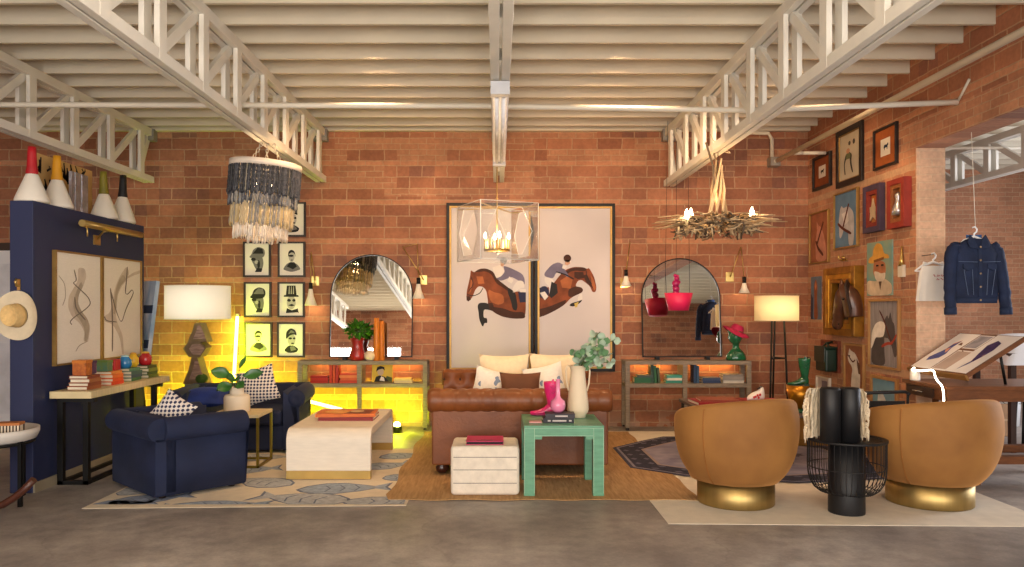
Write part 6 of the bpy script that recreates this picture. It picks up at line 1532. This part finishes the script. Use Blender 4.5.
# white draped worktop beyond
t = thing('draped_table', 'table under a rumpled white sheet behind the drafting table', 'table', (5.0, 7.6, 0))
b = MB(); xa, ya = X(1000, 7.3), 7.2
def drape(u, v):
    x_, y_ = xa+1.2*u, ya+.7*v; e = min(u, 1-u, v, 1-v); return Vector((x_, y_, 1.0+.06*math.sin(u*7+v*3)*math.sin(v*5)+.1*math.sin(PI*u)*math.sin(PI*v)-.18*max(0, 1-e/.08)))
b.grid(drape, 40, 30, mat('sheet_white', (222, 224, 230), .8, var=.04)); b.obj('sheet', t)
for xx in (xa+.1, xa+1.1):
    for yy in (ya+.08, ya+.62): b = MB(); b.bb(xx-.025, xx+.025, yy-.025, yy+.025, .001, .93, OAKD); b.obj('leg', t)
b = MB(); b.bb(xa+.04, xa+1.16, ya+.03, ya+.67, .90, .93, OAKD); b.obj('table_top', t)

# ------------------------------------------------------------------ jacket and little dress
def hanger(T, root, w, mt, r=.006):
    b = MB(T); b.tube([(-w/2, 0, -.075), (-w*.3, 0, -.03), (0, 0, 0), (w*.3, 0, -.03), (w/2, 0, -.075)], [r*.7, r, r*1.3, r, r*.7], mt, n=8); b.tube([(-w/2, 0, -.075), (w/2, 0, -.075)], r*.6, mt, n=6)
    b.tube([(0, 0, 0), (0, 0, .02), (.018, 0, .035), (.022, 0, .055), (.008, 0, .075), (-.012, 0, .068)], r*.8, mt, n=7); return b.obj('hanger', root)
DEN = mat('denim', (25, 37, 66), .85, var=.35, scale=9, bump=.25, bscale=90); DENF = mat('denim_faded', (30, 43, 72), .85, var=.25, scale=9); DENT = mat('denim_thread', (92, 108, 138), .8); COP = mat('copper_button', (176, 150, 122), .35, metal=.8)
HW = mat('hanger_white', (238, 238, 240), .35)
jd = 6.0; jx = X(974, jd); jz = Z(238, jd)       # top of the hanger shoulders
t = thing('denim_jacket', 'dark blue denim jacket hanging on a white hanger in the wall opening', 'jacket', (jx, jd, Z(302, jd)))
zc0, zc1 = Z(303, jd), Z(241, jd); JW = .88
def jr(z, w, dp, ox=0, n=36):
    out = []
    for i in range(n):
        a = 2*PI*i/n; c, s = math.cos(a), math.sin(a); out.append(Vector((jx+ox+JW*w*math.copysign(abs(c)**.75, c), jd+dp*math.copysign(abs(s)**.8, s)+.006*math.sin(5*a+z*40), z)))
    return out
hb = zc1-zc0
b = MB(); b.loft([jr(zc0, .188, .055), jr(zc0+.04, .192, .058), jr(zc0+.05, .20, .064), jr(zc0+hb*.35, .197, .07), jr(zc0+hb*.6, .2, .075), jr(zc0+hb*.8, .197, .07), jr(zc0+hb*.93, .16, .055), jr(zc0+hb*1.02, .085, .045), jr(zc0+hb*1.03, .06, .04)], DEN); b.obj('body', t)
for s in (-1, 1):
    b = MB(); P = [Vector((jx+s*.138, jd, zc1-.03)), Vector((jx+s*.176, jd-.005, zc1-.10)), Vector((jx+s*.196, jd-.02, zc1-.25)), Vector((jx+s*.208, jd-.04, zc1-.40)), Vector((jx+s*.212, jd-.055, Z(314, jd)))]
    Q = []; 
    for i in range(len(P)-1):
        for j in range(4): Q.append(P[i]+(P[i+1]-P[i])*j/4+Vector((.003*math.sin(i*9+j*2.3), .004*math.cos(i*5+j*3), 0)))
    Q.append(P[-1]); n_ = len(Q); b.tube(Q, [.052-.014*i/(n_-1)-.012*max(0, 1-i/3) for i in range(n_)], DEN, n=16); b.obj('sleeve', t)
    b = MB(); e = P[-1]; b.tube([e+Vector((0, .004, .05)), e+Vector((0, 0, -.004))], .044, DENF, n=16); b.obj('cuff', t)
b = MB(); b.prism([(jx-.012, jd-.077, zc0+.05), (jx+.016, jd-.077, zc0+.05), (jx+.016, jd-.074, zc0+hb*.88), (jx-.012, jd-.074, zc0+hb*.88)], (0, .02, 0), DENF); b.obj('placket', t)
b = MB(); b.loft([jr(zc0-.002, .191, .06), jr(zc0+.042, .196, .064)], DENF); b.obj('waistband', t)
for s in (-1, 1):
    b = MB(); b.prism([(jx+s*.004, jd-.070, zc1-.07), (jx+s*.075, jd-.072, zc1-.055), (jx+s*.085, jd-.055, zc1-.015), (jx+s*.06, jd-.04, zc1+.045), (jx+s*.03, jd-.045, zc1+.01)], (0, -.008, 0), DENF); b.obj('collar', t)
    b = MB(); z_ = zc0+hb*.62; b.prism([(jx+s*.055, jd-.078, z_), (jx+s*.128, jd-.074, z_), (jx+s*.128, jd-.074, z_-.03), (jx+s*.10, jd-.078, z_-.05), (jx+s*.055, jd-.078, z_-.03)], (0, -.006, 0), DENF); b.obj('pocket_flap', t)
    b = MB(); b.tube([(jx+s*.06, jd-.079, z_-.04), (jx+s*.05, jd-.078, zc0+.06)], .002, DENT, n=4); b.obj('seam', t); b = MB(); b.tube([(jx+s*.12, jd-.072, z_-.04), (jx+s*.09, jd-.076, zc0+.06)], .002, DENT, n=4); b.obj('seam', t)
for s in (-1, 1): b = MB(); b.tube([(jx+s*.16, jd-.069, z_+.02), (jx+s*.02, jd-.08, z_+.015)], .002, DENT, n=4); b.obj('yoke_seam', t)
for k in range(5): 
    b = MB(); b.ball((jx+.003, jd-.080, zc0+.022+k*.095*hb/.45), .0085, COP, 10, 6, (1, .5, 1)); b.obj('button', t)
b = MB(); b.grid(lambda u, v: Vector((jx+.058*math.cos(2*PI*u), jd+.036*math.sin(2*PI*u), zc1-.0+.05*v*(1 if math.sin(2*PI*u) > -.2 else .3))), 28, 4, mat('denim_lining', (60, 96, 150), .85), cu=True); b.obj('neck_lining', t)
t = thing('white_hanger', 'white hanger holding the denim jacket on a string from the lintel', 'hanger', (jx, jd, jz+.09)); hanger(TR(jx, jd, zc1+.035), t, .26, HW, .008)
b = MB(); b.tube([(jx+.01, jd, zc1+.105), (jx-.02, jd, ZL-.001)], .0025, mat('string_white', (224, 216, 200), .8), n=5); b.obj('string', t)
dd = 6.42; dx = X(933, dd); dz = Z(263, dd)
t = thing('small_dress', 'small sheer white dress with red lettering hanging by the brick pier', 'dress', (dx, dd, Z(302, dd)))
WDR = mat('sheer_white', (232, 228, 222), .85, var=.05, scale=8)
b = MB(); z0_, z1_ = Z(301, dd), Z(266, dd)
def dr_(u, v):
    a = 2*PI*u; w = .135-.028*v; dp = .035; f_ = 1+.05*math.sin(a*11)*(1-v)
    if v > .9: w *= .9
    return Vector((dx+w*f_*math.cos(a), dd+dp*f_*math.sin(a), z0_+(z1_-z0_)*v))
b.grid(dr_, 90, 12, WDR, cu=True); b.obj('skirt', t)
for s in (-1, 1): b = MB(); b.tube([(dx+s*.085, dd, z1_-.01), (dx+s*.075, dd, z1_+.03), (dx+s*.045, dd, z1_+.018)], .010, WDR, n=8); b.obj('strap', t)
b = MB(); RD = mat('red_stitch', (178, 40, 56), .7); zq = Z(276, dd); R_ = random.Random(6)
for (q, n_) in ((0, 4), (-.03, 3)):
    for i in range(n_): b.poly([(dx-.02+i*.032+p[0]+(0.03 if q else 0), dd-.0372, zq+q+p[1]) for p in stroke([(0, R_.uniform(-.008, .008)), (.008, R_.uniform(.004, .012)), (.014, R_.uniform(-.01, 0)), (.022, R_.uniform(-.004, .008))], .006)], RD)
b.obj('red_lettering', t)
t = thing('white_hanger', 'white hanger holding the small sheer dress on the brick pier', 'hanger', (dx, dd, dz)); hanger(TR(dx, dd, Z(262, dd)+.0) , t, .30, HW, .009)
b = MB(); b.tube([(dx, YO-.007, Z(262, dd)+.062), (dx, dd-.004, Z(262, dd)+.062)], .003, DARKI, n=5); b.obj('wall_nail', t)
# ================================================================== gallery on the right wall
def gal(name, px0, px1, py0, py1, label, frames, art=(), mt=None, cat='picture', thick=.03, sink=.012, sc2=None):
    """px0 far side, px1 near side; py0/py1 top and bottom at the middle. frames: list of (width, material)."""
    WF = WR-thick; y1, y0 = WF*F/(px0-CX), WR*F/(px1-CX); dm = WF*F/((px0+px1)/2-CX); z1, z0 = Z(py0, dm), Z(py1, dm)
    t = thing(name, label, cat, (WR, (y0+y1)/2, z0), 0, 'pictures on the gallery wall')
    a0, a1, c0, c1 = y0, y1, z0, z1; xx = WR-.0008
    for i, (w, m_) in enumerate(frames):
        b = MB(); th = thick-.008*i
        for (p0, p1, q0, q1) in ((a0, a0+w, c0, c1), (a1-w, a1, c0, c1), (a0+w, a1-w, c0, c0+w), (a0+w, a1-w, c1-w, c1)): b.bb(xx-th, xx, p0, p1, q0, q1, m_)
        b.obj(['frame', 'inner_frame', 'mount'][i], t, bevel=.003); a0 += w; a1 -= w; c0 += w; c1 -= w
    b = MB(); xs = xx-sink; b.bb(xs, xx, a0, a1, c0, c1, mt or ART)
    W, Hh = a1-a0, c1-c0
    for k, (pl, m_) in enumerate(art):      # u runs from the far side (0) to the near side (1), v upwards
        b.poly([(xs-.0006*(k+1), min(a1-.0005, max(a0+.0005, a1-p[0]*W)), min(c1-.0005, max(c0+.0005, c0+p[1]*Hh))) for p in soft(pl)], m_)
    b.obj('picture_surface', t)
    return t, (a0, a1, c0, c1)
G = lambda n, c, v=.2, s=10, r=.75: mat('art_'+n, c, r, var=v, scale=s)
DOGS = [(.26, .40), (.3, .62), (.42, .66), (.66, .64), (.74, .74), (.84, .72), (.82, .6), (.74, .54), (.72, .30), (.66, .30), (.64, .46), (.44, .46), (.40, .30), (.34, .30), (.36, .46)]
RB = G('rust_mat', (134, 66, 28)); DKF = mat('frame_black', (30, 24, 22), .4); WDF = mat('frame_wood', (140, 84, 44), .5, var=.2, scale=9, stretch=(1, 6, 6)); PAP = G('paper', (222, 214, 200), .05)
sq = [(.30, .30), (.70, .30), (.70, .70), (.30, .70)]
def insq(p, k=.38): return [(.5+(x_-.5)*k, .5+(y_-.5)*k) for x_, y_ in p]
gal('framed_print', 812, 832.5, 154, 188, 'small rust-mounted dog print in black frame, nearest the corner', [(.03, DKF)], [([(.28, .3), (.72, .3), (.72, .72), (.28, .72)], PAP), (insq(DOGS), GR[0])], RB)
gal('framed_print', 835.5, 864.5, 125.5, 184, 'large black-framed print of standing figures, topmost on the gallery wall', [(.055, DKF), (.012, GOLDF)], [([(.3, .1), (.24, .34), (.36, .5), (.5, .46), (.52, .3), (.62, .1), (.68, .1), (.58, .36), (.62, .52), (.46, .6), (.3, .56), (.2, .36), (.24, .1)], G('fig_dark', (62, 56, 48))), (blob(.42, .62, .09, .06), G('fig_skin', (176, 130, 100))), ([(.32, .44), (.54, .44), (.54, .56), (.34, .56)], G('fig_green', (110, 112, 74))), (blob(.5, .78, .06, .05), G('fig_dark', (62, 56, 48))), (blob(.72, .78, .06, .06), G('fig_dark', (62, 56, 48)))], G('print_bg', (190, 178, 156), .06))
gal('framed_print', 872.5, 899, 125.5, 166.5, 'rust-mounted dog print in thin black frame, nearest the opening', [(.022, DKF)], [([(.26, .26), (.72, .26), (.72, .74), (.26, .74)], PAP), (insq(DOGS, .4), G('dog_blue', (24, 40, 62)))], G('tan_mat', (152, 80, 34)))
SADL = G('bridle', (84, 34, 24))
gal('horse_painting', 808.8, 830.5, 211, 263, 'brown painting of a pale bridled horse with gold edge, beside the corner', [(.016, GOLDF)], [([(.3, .0), (.26, .4), (.36, .66), (.5, .76), (.7, .6), (.86, .3), (.9, .0)], G('horse_rose', (184, 126, 104))), ([(.36, .66), (.34, .84), (.46, .74)], G('horse_rose', (184, 126, 104))), (stroke([(.72, .8), (.36, .36)], .06), SADL), (stroke([(.3, .44), (.42, .28), (.72, .12)], .07), SADL)], G('rose_brown', (146, 88, 62)))
gal('horse_painting', 833, 859.8, 190, 248, 'blue painting of a grey horse with brown bridle, gold edge', [(.018, GOLDF)], [([(.2, .16), (.16, .5), (.22, .72), (.3, .78), (.36, .72), (.62, .74), (.86, .58), (.84, .0), (.62, .0), (.58, .3), (.4, .34), (.3, .2)], G('horse_grey', (176, 172, 176))), ([(.3, .62), (.56, .66), (.62, .46), (.44, .4)], G('horse_white', (206, 200, 198))), (stroke([(.62, .78), (.36, .36)], .055), SADL), (stroke([(.12, .46), (.36, .34), (.74, .22)], .055), SADL)], G('sky_blue', (92, 122, 152), .12))
t, q = gal('shadow_box', 862.5, 885.5, 184, 231.5, 'navy and red shadow box holding a pale star', [(.05, G('box_navy', (70, 56, 78))), (.04, G('box_red', (126, 44, 34)))], [([(.1, .65), (.9, .65), (.9, .95), (.1, .95)], G('box_amber', (190, 104, 40)))], G('box_gold', (170, 112, 56)), thick=.055)
yc, zc = (q[0]+q[1])/2+.02, (q[2]+q[3])/2-.02
b = MB(); P = [(WR-.03, yc+.13*(1 if i % 2 == 0 else .42)*math.cos(2*PI*i/10+PI/2)*.9, zc+.12*(1 if i % 2 == 0 else .42)*math.sin(2*PI*i/10+PI/2)) for i in range(10)]
b.prism(P, (.012, 0, 0), mat('star_tin', (206, 188, 156), .4, metal=.3)); b.obj('star', t)
t, q = gal('shadow_box', 886.5, 912, 177.5, 227, 'deep red and timber shadow box with small silver figure', [(.05, G('box_crimson', (142, 48, 36))), (.035, WDF)], [([(.08, .05), (.92, .05), (.92, .95), (.08, .95)], G('box_ochre', (150, 98, 50)))], G('box_gold', (170, 112, 56)), thick=.07)
yc, zc = (q[0]+q[1])/2, q[2]+.03
b = MB(); b.lathe([(0, 0), (.055, 0), (.05, .05), (.03, .10), (.022, .14), (.03, .155), (.028, .18), (0, .20)], (WR-.04, yc, zc), mat('figure_silver', (190, 190, 196), .3, metal=.8), 20); b.obj('silver_figure', t)
t, q = gal('oil_portrait', 865, 893.5, 241, 295.5, 'oil portrait of a white-bearded man in yellow hat', [], [([(.0, .3), (.0, .0), (1, .0), (1, .2), (.7, .32), (.4, .26)], G('shirt_pale', (196, 176, 152))), ([(.26, .42), (.3, .66), (.74, .62), (.78, .42), (.62, .26), (.42, .28)], G('face_tan', (176, 112, 76))), ([(.30, .46), (.36, .3), (.56, .22), (.74, .3), (.76, .42), (.6, .40), (.46, .44)], G('beard', (214, 200, 182))), ([(.06, .62), (.3, .60), (.62, .68), (.92, .66), (.86, .74), (.7, .76), (.62, .94), (.42, .98), (.28, .88), (.26, .74), (.12, .72)], G('hat_yellow', (206, 152, 66))), (stroke([(.3, .64), (.7, .68)], .05), G('hat_shadow', (126, 78, 40))), ([(.5, .26), (.56, .1), (.62, .26)], G('shirt_dark', (96, 70, 54))), ([(.4, .54), (.5, .54), (.5, .57), (.4, .57)], GR[0]), ([(.6, .54), (.7, .54), (.7, .57), (.6, .57)], GR[0])], mat('art_teal_bg', (98, 150, 152), .75, rgb2=(150, 156, 128), scale=5))
# brass brush with tag
d = WR*F/(903.5-CX); t = thing('brass_brush', 'brass-handled brush with white bristles hanging beside the oil portrait', 'brush', (WR, d, Z(277, d)))
b = MB(); zb, zt = Z(265, d), Z(246, d); b.tube([(WR-.015, d, zb-.01), (WR-.015, d, zb+.05), (WR-.015, d, zb+.09), (WR-.015, d, zt)], [.03, .016, .012, .006], BRASS, n=10); b.obj('handle', t)
b = MB(); b.bb(WR-.03, WR-.002, d-.04, d+.04, Z(277, d), zb, mat('bristle_white', (222, 214, 196), .8)); b.obj('bristles', t)
d = WR*F/(845-CX); t = thing('brass_hook', 'small brass animal-shaped hook above the gilded horse head', 'hook', (WR, d, Z(262, d)))
b = MB(); zz = Z(260, d); b.bb(WR-.012, WR-.0005, d-.05, d+.05, zz-.012, zz+.012, BRASS); b.tube([(WR-.012, d+.04, zz), (WR-.04, d+.06, zz+.02), (WR-.04, d+.05, zz+.05)], .009, BRASS, n=8); b.tube([(WR-.012, d-.04, zz), (WR-.04, d-.06, zz-.0), (WR-.045, d-.08, zz+.03)], .009, BRASS, n=8); b.tube([(WR-.015, d-.02, zz), (WR-.03, d-.0, zz+.04)], .01, BRASS, n=8); b.obj('hook', t)
# gilded frame with horse head
GIL = mat('gilt_old', (150, 104, 34), .4, metal=.6, var=.3, scale=12); GIL2 = mat('gilt_bright', (196, 146, 46), .3, metal=.7, var=.2, scale=12)
t, q = gal('gilded_frame', 823, 864.5, 266.5, 336, 'deep gilded frame around a bronze horse head, largest on the gallery wall', [(.07, GIL), (.05, GIL2), (.04, GIL)], [], G('deep_brown', (44, 32, 28)), thick=.10, sink=.01)
BRZ = mat('bronze_bay', (92, 54, 32), .4, var=.3, scale=9, coat=.3, rgb2=(58, 34, 24))
def hp(px, py, off):
    d = (WR-off)*F/(px-CX); return Vector((WR-off, d, H-(py-CY)/F*d))
t = thing('bronze_horse_head', 'brown bronze horse head projecting from the gilded frame', 'sculpture', on_right(846, 318, .02))
def chain(pts, rad, k=5):
    P = [hp(*p) for p in pts]; Q, RR = [], []
    for i in range(len(P)-1):
        for j in range(k): Q.append(P[i]+(P[i+1]-P[i])*j/k); RR.append(rad[i]+(rad[i+1]-rad[i])*j/k)
    Q.append(P[-1]); RR.append(rad[-1]); n = len(Q)
    return [sum((Q[max(0, min(n-1, i+q_))] for q_ in (-2, -1, 0, 1, 2)), Vector())/5 for i in range(n)], RR
b = MB(); q_, r_ = chain([(854, 318, .09), (853, 306, .10), (850.5, 296, .12), (846.5, 290, .14), (843, 290, .15)], [.085, .09, .088, .075, .055]); b.tube(q_, r_, BRZ, n=18)
q_, r_ = chain([(846, 286, .14), (843.5, 294, .155), (841.5, 303, .165), (839.5, 312, .17), (838, 320, .172), (837.2, 326, .17), (837, 329, .165)], [.04, .074, .072, .060, .050, .050, .026]); b.tube(q_, r_, BRZ, n=18); b.obj('head', t)
b = MB()
for (px, py, off) in ((847, 285, .12), (841.5, 285.5, .16)): p = hp(px, py, off); b.lathe([(.026, 0), (.032, .03), (.02, .07), (0, .10)], p-Vector((0, 0, .03)), BRZ, 12, sx=.6)
b.obj('ears', t)
b = MB(); EY = mat('eye_black', (14, 10, 8), .15)
for (px, py, off, r_) in ((843.4, 299, .222, .012), (838.8, 296.5, .20, .010), (838.6, 324, .208, .008), (836.0, 324, .196, .008)): b.ball(hp(px, py, off), r_, EY, 10, 7)
b.obj('eyes_and_nostrils', t)
b = MB(); R_ = random.Random(5)
for i in range(14): f_ = i/13; p = hp(849+5*f_, 287+24*f_, .14-.03*f_); b.tube([p+Vector((.02, .04, .03)), p+Vector((-.02, .0, .055)), p+Vector((-.055, -.04, .015)), p+Vector((-.06, -.055, -.035))], [.012, .015, .012, .003], mat('mane_dark', (44, 28, 22), .6), n=6)
b.obj('mane', t)
gal('narrow_painting', 809.5, 821.8, 276.5, 319.5, 'narrow blue and brown painting at the corner behind the cream lamp', [], [([(.3, .0), (.36, .5), (.3, .8), (.5, .96), (.7, .8), (.62, .5), (.76, .0)], G('coat_brown', (128, 72, 44))), ([(.4, .78), (.5, .9), (.6, .78), (.5, .68)], G('face_tan', (176, 112, 76))), ([(.0, .0), (.2, .0), (.24, .5), (.0, .6)], G('indigo', (44, 50, 76)))], G('dusk_blue', (90, 104, 124)))
gal('horse_painting', 867.5, 901.5, 299, 369, 'grey painting of a dark horse with white mane and red bridle', [(.022, mat('frame_tan', (164, 122, 72), .5))], [([(.02, .0), (.06, .3), (.2, .48), (.4, .56), (.52, .5), (.5, .28), (.56, .0)], G('horse_slate', (74, 66, 66))), ([(.36, .52), (.52, .72), (.62, .80), (.66, .72), (.72, .86), (.78, .70), (.86, .66), (.88, .52), (.96, .2), (.86, .14), (.78, .3), (.66, .44), (.5, .44)], G('horse_slate', (74, 66, 66))), ([(.02, .24), (.06, .52), (.2, .66), (.4, .70), (.56, .66), (.5, .46), (.36, .44), (.2, .44), (.1, .3)], G('mane_white', (222, 214, 206))), (stroke([(.34, .86), (.5, .72), (.64, .52), (.8, .34)], .035), SADL), (stroke([(.42, .30), (.62, .36), (.78, .36), (.94, .5)], .045), G('bridle_red', (160, 56, 38)))], mat('art_grey_streak', (150, 144, 146), .75, rgb2=(120, 112, 114), scale=6, stretch=(1, 6, .6)))
gal('small_picture', 820.5, 841, 340.5, 372, 'red-brown picture behind the green leather satchel', [(.02, G('frame_russet', (120, 58, 38)))], [([(.1, .85), (.9, .85), (.9, .95), (.1, .95)], G('rust_light', (170, 100, 66)))], G('russet', (132, 74, 54)))
d = WR*F/(824.5-CX); ya, yb_ = (WR-.04)*F/(837-CX), (WR-.172)*F/(814-CX); z1, z0 = Z(345, d), Z(369, d)
t = thing('green_satchel', 'dark green leather satchel hanging on the gallery wall', 'bag', (WR, d, z0)); GS = mat('satchel_green', (16, 44, 34), .4, coat=.3, var=.2)
b = MB(); b.bb(WR-.16, WR-.035, ya, yb_, z0, z1-.02, GS); b.obj('body', t, bevel=.02, seg=3)
b = MB(); b.bb(WR-.172, WR-.16, ya-.004, yb_+.004, z0+.10, z1, GS); b.bb(WR-.172, WR-.036, ya-.004, yb_+.004, z1-.02, z1+.0, GS); b.obj('flap', t, bevel=.006)
b = MB(); b.tube([(WR-.10, ya+.05, z1-.01), (WR-.09, ya+.12, z1+.03), (WR-.01, (ya+yb_)/2, z1+.05), (WR-.09, yb_-.12, z1+.03), (WR-.10, yb_-.05, z1-.01)], .012, GS, n=8); b.obj('handle', t)
b = MB(); b.bb(WR-.178, WR-.171, d-.03, d+.03, z0+.10, z0+.13, mat('buckle_dark', (60, 56, 40), .35, metal=.7)); b.obj('buckle', t)
gal('horse_painting', 843, 866, 344, 392, 'brown painting of a white horse with tan frame, below the gilded frame', [(.02, mat('frame_tan', (164, 122, 72), .5))], [([(.3, .0), (.34, .3), (.4, .46), (.3, .56), (.2, .6), (.12, .72), (.16, .8), (.22, .94), (.3, .88), (.54, .84), (.76, .64), (.82, .36), (.8, .0)], G('horse_ivory', (214, 204, 192))), ([(.62, .72), (.8, .58), (.86, .36), (.72, .38), (.66, .56)], G('mane_umber', (96, 62, 44))), (stroke([(.14, .78), (.3, .68), (.42, .62), (.56, .68)], .04), SADL), (blob(.24, .76, .03, .02), GR[0])], G('umber_bg', (138, 84, 56)))
gal('small_picture', 815.5, 831.5, 377, 394, 'small grey-white framed print under the green satchel', [(.012, PAP)], [([(.35, .05), (.8, .05), (.8, .8), (.35, .8)], G('lilac', (120, 108, 128)))], G('pale_grey', (196, 188, 190)))
gal('horse_painting', 869.5, 899.5, 377, 408, 'pale blue painting of a white animal, lowest on the gallery wall', [(.028, mat('frame_oak', (176, 128, 76), .5))], [([(.2, .0), (.24, .34), (.18, .52), (.28, .48), (.36, .56), (.46, .4), (.56, .2), (.66, .0)], G('chalk', (206, 208, 210)))], G('pale_blue', (118, 156, 178), .1))
# ================================================================== light and camera
for i, (x0, x1) in enumerate(OP):
    lamp('daylight_%d' % i, 'AREA', ((x0+x1)/2, FY+.02, 1.32), 215, (255, 249, 242), x1-x0, (PI/2, 0, 0), 2.05)
lamp('next_room_day', 'AREA', (8.6, 7.0, 2.0), 260, (240, 244, 255), 3.0, (0, PI/2, 0), 2.2)
# unseen fill lights added around the viewer to brighten the ceiling; nothing hangs here
for (x, y_, e) in ((-.95, 2.4, 40), (.95, 2.4, 40), (-.95, -1.0, 120), (.95, -1.0, 120)):
    lamp('room_fill', 'POINT', (x, y_, 2.55), e, (255, 236, 212), .22)
for (x, y_, e) in ((-1.0, 6.9, 110), (1.0, 6.9, 120), (2.6, 7.0, 60)):
    lamp('fill_spot', 'SPOT', (x, y_-.8, ZC-.1), e, (255, 206, 154), .12, (math.radians(42), 0, 0)).data.spot_size = 1.9  # added warm fill for the middle of the back wall
lamp('table_lamp_light', 'POINT', (X(198, 8.35), 8.35-.06, 1.40), 3.6, (255, 246, 226), .05)
lamp('floor_lamp_light', 'POINT', (X(776.5, 8.28), 8.28-.07, 1.34), 2.4, (255, 222, 166), .05)
for (sx_, sy_, sz_) in SC: lamp('wall_light_bulb', 'POINT', (sx_, sy_, sz_+.002), 1.3, (255, 212, 150), .012)
lamp('beaded_light', 'POINT', (hx_, hy_, 2.3), 12, (255, 214, 160), .08)
lamp('lantern_light', 'POINT', (LX, LY, 2.05), 16, (255, 208, 150), .10)
lamp('twig_light', 'POINT', (TX, TY, 2.32), 16, (255, 200, 136), .2)
YL = (230, 255, 16)
lamp('yellow_wall_fill', 'AREA', (-3.0, 8.50, .06), 30, YL, 2.0, (math.radians(132), 0, 0), .05, 2.2)  # added strips at floor level spread the tubes' yellow up the brick
lamp('yellow_wall_fill', 'AREA', (-1.45, 8.58, .06), 11, YL, 1.3, (math.radians(132), 0, 0), .05, 2.2)
lamp('yellow_tube_glow', 'AREA', (X(236, 8.7), 8.66, .62), 16, YL, .08, (PI/2, 0, 0), 1.1)
lamp('floor_uplight_glow', 'POINT', (X(397, 8.3), 8.36, .15), 9, YL, .05)
# yellow tube glow, spread by added wall fill, and floor spot behind the coffee table
t = thing('floor_uplight', 'small glowing floor light on the floor behind the coffee table', 'floor light', (X(397, 8.45), 8.45, 0))
b = MB(); b.lathe([(0, .0008), (.05, .0008), (.055, .06), (.045, .07), (0, .07)], (X(397, 8.45), 8.45, 0), BLACK, 20); b.obj('housing', t)
b = MB(); b.ball((X(397, 8.45), 8.45, .085), .035, emit('uplight_glow', (255, 244, 150), 30)); b.obj('lens', t)
w = bpy.data.worlds.new('sky'); sc.world = w; w.use_nodes = True
nt = w.node_tree; bg = nt.nodes['Background']; sky = nt.nodes.new('ShaderNodeTexSky'); sky.sky_type = 'HOSEK_WILKIE'; sky.turbidity = 4; sky.sun_direction = (.3, -.5, .8)
nt.links.new(sky.outputs[0], bg.inputs[0]); bg.inputs[1].default_value = .8
cam = bpy.data.cameras.new('camera'); co = bpy.data.objects.new('camera', cam); COL.objects.link(co)
co.location = (0, 0, H); co.rotation_euler = (PI/2, 0, 0)
cam.sensor_width = 36; cam.lens = F/1024*36; cam.shift_x = (512-CX)/1024; cam.shift_y = (CY-283.5)/1024; cam.clip_start = .05
sc.camera = co
vs = sc.view_settings; vs.view_transform = 'Standard'; vs.look = 'None'; vs.gamma = 1; vs.use_curve_mapping = False; vs.exposure = 0.0
sc.cycles.use_denoising = True; sc.cycles.max_bounces = 8; sc.cycles.diffuse_bounces = 4; sc.cycles.glossy_bounces = 4; sc.cycles.transmission_bounces = 6; sc.cycles.transparent_max_bounces = 12
sc.cycles.sample_clamp_indirect = 4; sc.cycles.caustics_reflective = False; sc.cycles.caustics_refractive = False
